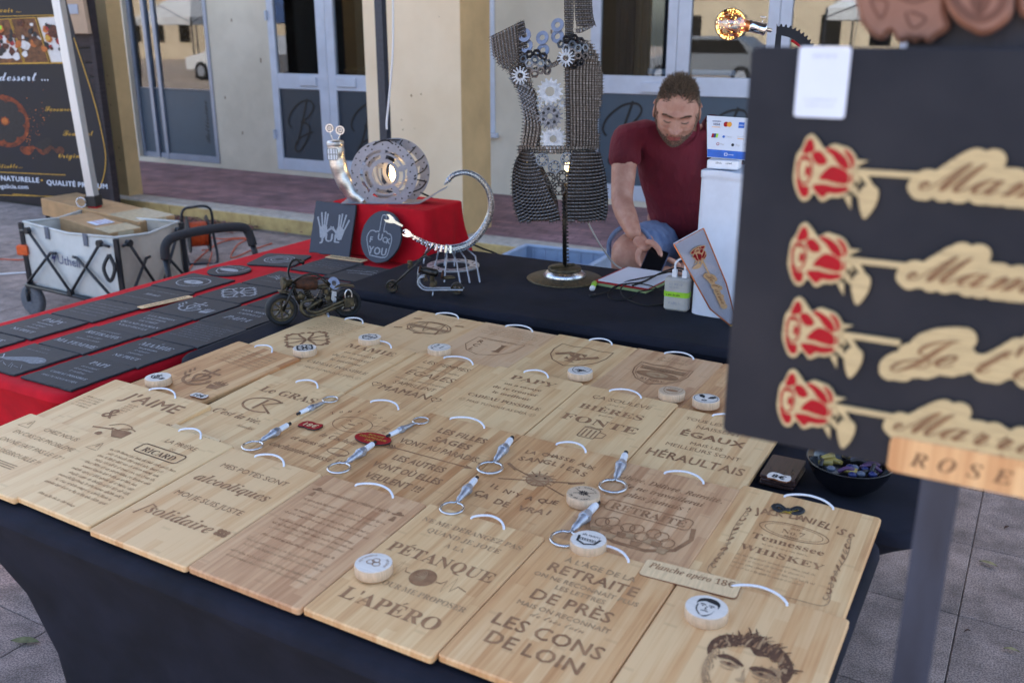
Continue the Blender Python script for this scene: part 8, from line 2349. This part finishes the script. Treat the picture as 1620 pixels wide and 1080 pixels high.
for s_ in (-1, 1):
    for k in range(70):
        x = rnd.uniform(.012, .047); z = .0225 + .006 * math.sin((x - .012) * 80) + rnd.uniform(-.0025, .0025)
        # find the surface by walking the head shape
        d = Vector((s_ * x / .0775, -1, z / .12)); d.normalize(); p = headp(d); p = headp(Vector((s_ * x / .0775, -math.sqrt(max(.02, 1 - (x / .0775) ** 2 - (z / .12) ** 2)), z / .12)))
        tuft(bw_, p, Vector((s_ * .9, -.35, .15 + rnd.uniform(-.3, .2))), .009, .0009)
bw_.build('eyebrows', [M['beard_mix']], MAN)
ey = MB()
for s_ in (-1, 1):
    for k in range(26):
        x = .018 + .026 * k / 25; z = .0025 + .0035 * math.sin(math.pi * k / 25) * -1
        p = headp(Vector((s_ * x / .0775, -math.sqrt(1 - (x / .0775) ** 2 - (z / .12) ** 2), z / .12)))
        tuft(ey, p, Vector((s_ * .2, -.8, -.45)), .0055, .0007)
ey.build('eyelashes', [M['hair_brown']], MAN)
# T-shirt
S1 = L_(shR, elR, .52); S2 = L_(shL, elL, .52)
hem = pel + Vector((0, -.03, .03))
V2, F2 = skinmesh([[(hem, (.172, .142)), (bel + Vector((0, -.02, 0)), (.178, .150)), (che, (.168, .140)), (nkb + Vector((0, .005, -.03)), .105), (nkb + Vector((0, -.004, .006)), .082)],
                 [(che, (.168, .140)), (clR + Vector((0, -.004, 0)), .098), (shR, .076), (L_(shR, elR, .28), .070), (S1, .066)],
                 [(che, (.168, .140)), (clL + Vector((0, -.004, 0)), .098), (shL, .076), (L_(shL, elL, .28), .070), (S2, .066)]], 2)
rf = random.Random(2)
out = []
for p in V2:
    q = p.copy()
    # soft creases: across the belly, from the arm pits and down the sleeves
    k = math.sin(p.z * 58 + p.x * 26 + 2 * math.sin(p.x * 9)) * .5 + math.sin(p.z * 31 - p.x * 44 + 1.3) * .5
    w_ = .007 * (1.0 if p.z < 1.12 else .45)
    q.y -= k * w_
    fx = (p.x - shR.x) * .9 + (p.z - shR.z)          # creases fanning out of the arm pit
    if p.x < che.x: q.y -= .006 * math.sin(fx * 95) * math.exp(-((p.z - 1.10) / .10) ** 2)
    q.z += .004 * math.sin(p.x * 50 + p.z * 20); out.append(q)
sb_ = MB(); sb_.add(out, F2, 0, True); sb_.build('t_shirt', M['shirt_maroon'], MAN)
cr_ = MB(); nc = nkb + Vector((0, -.006, .004)); ax_ = (nk - nkb).normalized(); q_ = ax_.to_track_quat('Z', 'Y').to_matrix().to_4x4()
cr_.tube([Matrix.Translation(nc) @ q_ @ Vector((.083 * math.cos(t), .083 * math.sin(t), .002)) for t in [2 * math.pi * i / 30 for i in range(30)]], .0065, 8, closed=True); cr_.build('neck_band', M['shirt_maroon'], MAN)
# denim shorts
hR, hL = L_(hpR, knR, .80), L_(hpL, knL, .80)
V3, F3 = skinmesh([[(pel + Vector((0, 0, .06)), (.160, .135)), (pel, (.165, .14)), (hpR, .120), (L_(hpR, knR, .5), .106), (hR, .098)], [(pel, (.165, .14)), (hpL, .120), (L_(hpL, knL, .5), .106), (hL, .098)]], 2)
out = []
for p in V3:
    q = p.copy(); q.z += .004 * math.sin(p.x * 60 + p.y * 40) + .003 * math.sin(p.y * 90 - p.x * 30); out.append(q)
sh_ = MB(); sh_.add(out, F3, 0, True)
for c_, kn_ in ((hR, knR), (hL, knL)):
    d = (kn_ - c_).normalized(); q_ = d.to_track_quat('Z', 'Y').to_matrix().to_4x4()
    sh_.tube([Matrix.Translation(c_ + d * .052) @ q_ @ Vector((.086 * math.cos(t), .086 * math.sin(t), .003 * math.sin(3 * t))) for t in [2 * math.pi * i / 24 for i in range(24)]], .009, 7, closed=True)
sh_.build('denim_shorts', M['denim'], MAN)
for an, to in ((anR, toR), (anL, toL)):
    V4, F4 = skinmesh([[(an + Vector((0, .03, -.03)), .045), (an + Vector((0, -.03, -.035)), .046), (to, .044), (to + Vector((0, -.05, -.008)), .036)]], 2)
    b = MB(); b.add(V4, F4, 0, True); b.build('shoe', M['leather'], MAN)
# phone in his hand
pcen = W_(1036, 413, 3.362)
T_ = thing('mobile_phone', "dark phone in a blue case held in the man's hand", 'phone', Matrix.Translation(pcen) @ Matrix.Rotation(R(14), 4, 'Y') @ Matrix.Rotation(R(-24), 4, 'Z') @ Matrix.Rotation(R(58), 4, 'X'))
b = MB(); b.prism(rrect(-.039, .039, -.048, .048, .008), -.005, .004, .0015); b.build('phone_case', M['phone_blue'], T_)
b = MB(); b.prism(rrect(-.036, .036, -.045, .045, .006), .0042, .0048); b.build('screen', M['black_gloss'], T_)
# the stool he sits on
sp = Vector((pel.x, pel.y + .02, 0)); sz = pel.z - .135
T_ = thing('bar_stool', "wooden bar stool under the man in the maroon T-shirt", 'stool', Matrix.Translation(sp))
b = MB(); b.lathe([(.0, sz - .045), (.155, sz - .045), (.165, sz - .03), (.165, sz - .008), (.15, sz), (.0, sz)], 28); b.build('seat', M['stool_wood'], T_)
for k in range(4):
    a_ = R(45 + 90 * k); b = MB(); b.tube([(.13 * math.cos(a_), .13 * math.sin(a_), sz - .04), (.22 * math.cos(a_), .22 * math.sin(a_), 0)], .016, 8); b.build('leg', M['stool_wood'], T_)
b = MB(); fy = (anR.y + anL.y) / 2 - sp.y
b.tube([(-.32, toR.y - sp.y + .03, anR.z - .085), (.32, toR.y - sp.y + .03, anR.z - .085)], .012, 8)
for s_ in (-1, 1): b.tube([(s_ * .17, -.15, anR.z - .085), (s_ * .17, toR.y - sp.y + .03, anR.z - .085)], .010, 8)
b.build('foot_rest', M['stool_wood'], T_)
# ================================================================== BEHIND THE VIEWER: WHAT THE SHOP GLASS MIRRORS
mat('tent_blue', lin(58, 84, 130), .8, noise=.08, scale=3)
mat('tent_white', lin(210, 212, 214), .8, noise=.05, scale=3)
mat('van_white', lin(222, 224, 226), .3, noise=.03)
mat('car_blue', lin(60, 86, 120), .3, noise=.03)
mat('car_grey', lin(120, 124, 130), .3, noise=.03)
mat('far_wall', lin(206, 190, 164), .9, noise=.08, scale=.6)
mat('far_roof', lin(170, 104, 76), .9, noise=.1, scale=2)
mat('leaf_green', lin(74, 92, 48), .8, noise=.3, scale=3, col2=lin(46, 62, 34))
mat('bark', lin(84, 70, 58), .9, noise=.2, scale=8)
def gazebo(label, u, v, m, w=3.0, rot=0.0):
    T2 = thing('market_gazebo', label, 'gazebo', TM(S(u, v, 0), rot), 'market gazebos across the square')
    b = MB(); h = w / 2
    b.add([(-h, -h, 2.1), (h, -h, 2.1), (h, h, 2.1), (-h, h, 2.1), (0, 0, 3.1)], [[0, 1, 4], [1, 2, 4], [2, 3, 4], [3, 0, 4]])
    b.add([(-h, -h, 2.08), (h, -h, 2.08), (h, h, 2.08), (-h, h, 2.08), (0, 0, 3.07)], [[1, 0, 4], [2, 1, 4], [3, 2, 4], [0, 3, 4]])
    for a_, c_ in (((-h, -h), (h, -h)), ((h, -h), (h, h)), ((h, h), (-h, h)), ((-h, h), (-h, -h))):
        d = Vector((*a_, 0)) - Vector((*c_, 0)); n_ = Vector((-d.y, d.x, 0)).normalized() * .004
        for s_ in (1, -1):
            q = [(a_[0] + n_.x * s_, a_[1] + n_.y * s_, 1.85), (c_[0] + n_.x * s_, c_[1] + n_.y * s_, 1.85), (c_[0] + n_.x * s_, c_[1] + n_.y * s_, 2.1), (a_[0] + n_.x * s_, a_[1] + n_.y * s_, 2.1)]
            b.add(q, [[0, 1, 2, 3] if s_ > 0 else [3, 2, 1, 0]])
    b.build('canopy', M[m], T2)
    for x in (-h, h):
        for y in (-h, h):
            l = MB(); l.box(x - .02, x + .02, y - .02, y + .02, 0, 2.1); l.build('leg', M['dark_pole'], T2)
    l = MB()
    for x in (-h, h): l.tube([(x, -h, 1.9), (x, 0, 2.5), (x, h, 1.9)], .015, 5); l.tube([(-h, x, 1.9), (0, x, 2.5), (h, x, 1.9)], .015, 5)
    l.build('truss', M['dark_pole'], T2)
    return T2
gazebo('blue market gazebo mirrored in the shop doors, nearest of the row', 1.2, -6.5, 'tent_blue')
gazebo('white market gazebo mirrored in the shop doors beside the blue one', -3.2, -7.5, 'tent_white')
gazebo('blue market gazebo mirrored in the double door behind the snail lamp', -20.5, -7.5, 'tent_blue')
gazebo('white market gazebo mirrored in the sliding door by the kiosk', -28.5, -10.5, 'tent_white')
def vehicle(name, label, cat, u, v, m, L=4.2, W=1.75, H=1.48, van=False, rot=0.0):
    T2 = thing(name, label, cat, TM(S(u, v, 0), rot), 'vehicles parked across the square')
    if van: side = [(-L / 2, .35), (-L / 2, 1.1), (-L / 2 + .55, 1.25), (-L / 2 + 1.2, H), (L / 2 - .05, H), (L / 2, .35)]
    else: side = [(-L / 2, .32), (-L / 2, .75), (-L / 2 + .9, .92), (-L / 2 + 1.5, H), (L / 2 - 1.0, H), (L / 2 - .25, .98), (L / 2, .9), (L / 2, .32)]
    b = MB(); b.prism(side, -W / 2, W / 2, .05, 0, RX); b.build('car_body', M[m], T2)
    b = MB()
    x0, x1 = (-L / 2 + .75, L / 2 - .3) if van else (-L / 2 + 1.15, L / 2 - .6)
    for s_ in (-1, 1): b.prism([(x0, .98), (x1, .98), (x1 - .35, H - .1), (x0 + .55, H - .1)], s_ * (W / 2 + .002) - .004, s_ * (W / 2 + .002) + .004, 0, 0, RX)
    b.build('side_window', M['black_gloss'], T2)
    for x in (-L / 2 + .8, L / 2 - .8):
        for y in (-W / 2 + .06, W / 2 - .06): w_ = MB(); w_.cyl((x, y - .1, .31), (x, y + .1, .31), .31, n=20); o = w_.build('wheel', M['tyre'], T2); w_ = MB(); w_.cyl((x, y - .105, .31), (x, y + .105, .31), .18, n=16); w_.build('rim', M['zinc'], o)
vehicle('parked_van', 'white van parked in the sun across the square', 'van', 4.5, -16, 'van_white', 5.0, 1.9, 2.0, True)
vehicle('parked_car', 'blue car parked in the sun beside the white van', 'car', -1.2, -16.5, 'car_blue')
vehicle('parked_car', 'grey car parked in the sun beyond the white gazebo', 'car', -10.0, -14.5, 'car_grey')
vehicle('parked_car', 'pale car mirrored in the sliding door', 'car', -25.0, -9.5, 'van_white')
def house(label, u, v, w, h, d=8):
    T2 = thing('town_house', label, 'house', TM(S(u, v, 0)), 'houses on the far side of the square')
    b = MB(); b.box(-w / 2, w / 2, -d, 0, 0, h); b.build('house_wall', M['far_wall'], T2)
    b = MB(); b.prism([(-d - .3, h), (.3, h), (-d / 2, h + 1.8)], -w / 2 - .2, w / 2 + .2, 0, 0, Matrix(((0, 0, 1, 0), (1, 0, 0, 0), (0, 1, 0, 0), (0, 0, 0, 1)))); b.build('tiled_roof', M['far_roof'], T2)
    n_ = int(w / 2.2)
    for k in range(n_):
        for z in (1.0, 3.9):
            if z + 1.3 > h: continue
            x = -w / 2 + (k + .5) * w / n_; b = MB(); b.box(x - .45, x + .45, .005, .04, z, z + 1.35); b.build('window', M['black_gloss'], T2)
house('long cream house across the square behind the parked van', 3, -30, 16, 5.6); house('low cream house across the square behind the grey car', -12, -31, 11, 3.4); house('tall cream house at the far end of the square', -46, -27, 18, 6.2)
def tree(label, u, v, h, r, seed):
    T2 = thing('plane_tree', label, 'tree', TM(S(u, v, 0)), 'trees across the square')
    rr = random.Random(seed)
    b = MB(); b.tube([(0, 0, 0), (.05, 0, h * .4), (.0, .1, h * .7)], [.16, .12, .06], 8)
    for k in range(6): a_ = k * 1.05; b.tube([(0, 0, h * (.38 + .05 * k)), (r * .35 * math.cos(a_), r * .35 * math.sin(a_), h * .66), (r * .7 * math.cos(a_), r * .7 * math.sin(a_), h * .82)], [.06, .04, .015], 6)
    b.build('trunk', M['bark'], T2)
    b = MB()
    for k in range(1500):
        c = Vector((rr.gauss(0, .5), rr.gauss(0, .5), rr.gauss(0, .42)))
        if c.length > 1.25: continue
        c = Vector((c.x * r, c.y * r, h * .78 + c.z * r * .8)); a_ = rr.random() * 6.3; t = rr.uniform(-1, 1); q_ = rr.uniform(.10, .2)
        b.add([c + Vector((q_ * math.cos(a_ + o), q_ * math.sin(a_ + o), q_ * t * math.cos(o))) for o in (0, 1.57, 3.14, 4.71)], [[0, 1, 2, 3]])
    b.build('crown', M['leaf_green'], T2)
tree('bushy green tree across the square beside the long house', -5.0, -24, 6, 2.4, 1); tree('bushy green tree behind the grey car', -33, -16, 5.5, 2.2, 2); tree('bushy green tree at the right end of the square', 12, -23, 6.5, 2.6, 3)

# unseen stall canopy, added to shade the boards; front cut back for light
def shade_roof():
    T2 = thing('shade_canopy', 'dark pitched canopy roof added out of view to shade the back of the stall', 'canopy', RS.copy())
    b = MB(); u0, u1, v0, v1 = -3.1, .15, 1.45, 3.75; z = 2.5; c = ((u0 + u1) / 2, (v0 + v1) / 2, 3.3)
    P = [(u0, v0, z), (u1, v0, z), (u1, v1, z), (u0, v1, z), c]
    b.add(P, [[0, 1, 4], [1, 2, 4], [2, 3, 4], [3, 0, 4]]); b.add([(x, y, q - .01) for x, y, q in P], [[1, 0, 4], [2, 1, 4], [3, 2, 4], [0, 3, 4]])
    b.build('roof_cloth', M['shade_cloth'], T2)
    for (x, y), (x2, y2) in (((u0, v0), (u1, v0)), ((u1, v0), (u1, v1)), ((u1, v1), (u0, v1)), ((u0, v1), (u0, v0))):
        l = MB(); l.tube([(x, y, z - .02), (x2, y2, z - .02)], .015, 6); l.build('edge_bar', M['alu'], T2)
mat('shade_cloth', lin(120, 118, 122), .8, noise=.06, scale=4)
shade_roof()

# a few dry leaves on the paving
mat('dry_leaf', lin(150, 140, 100), .8, noise=.2, scale=60); mat('olive_leaf', lin(110, 112, 74), .8, noise=.2, scale=60); mat('brown_leaf', lin(70, 44, 34), .8, noise=.2)
for x, y, L, m_, a_, lab in ((1563, 893, .055, 'dry_leaf', -.7, 'pale dry leaf on the paving to the right of the sign post'), (40, 1016, .085, 'olive_leaf', -.1, 'long olive leaf on the paving at the foot of the navy cover'), (1592, 836, .03, 'brown_leaf', .6, 'small dark brown leaf on the paving below the ROSE label'), (1600, 1030, .04, 'dry_leaf', -.5, 'pale dry leaf near the bottom right corner paving joint'), (1530, 1000, .02, 'brown_leaf', .2, 'tiny brown leaf scrap beside the paving joint')):
    c = onz(x, y, .004); b = MB()
    def lf(s_, t): w = math.sin(math.pi * min(1, s_ * 1.02)) ** .8 * L * .17; return Vector(((s_ - .5) * L, (t - .5) * 2 * w, .003 + .006 * abs(t - .5) + .004 * math.sin(3 * s_)))
    b.grid(lf, 8, 4); o = b.build('dry_leaf', M[m_], mw=Matrix.Translation(c) @ Matrix.Rotation(a_, 4, 'Z')); tag(o, lab, 'leaf', 'dry leaves on the paving')
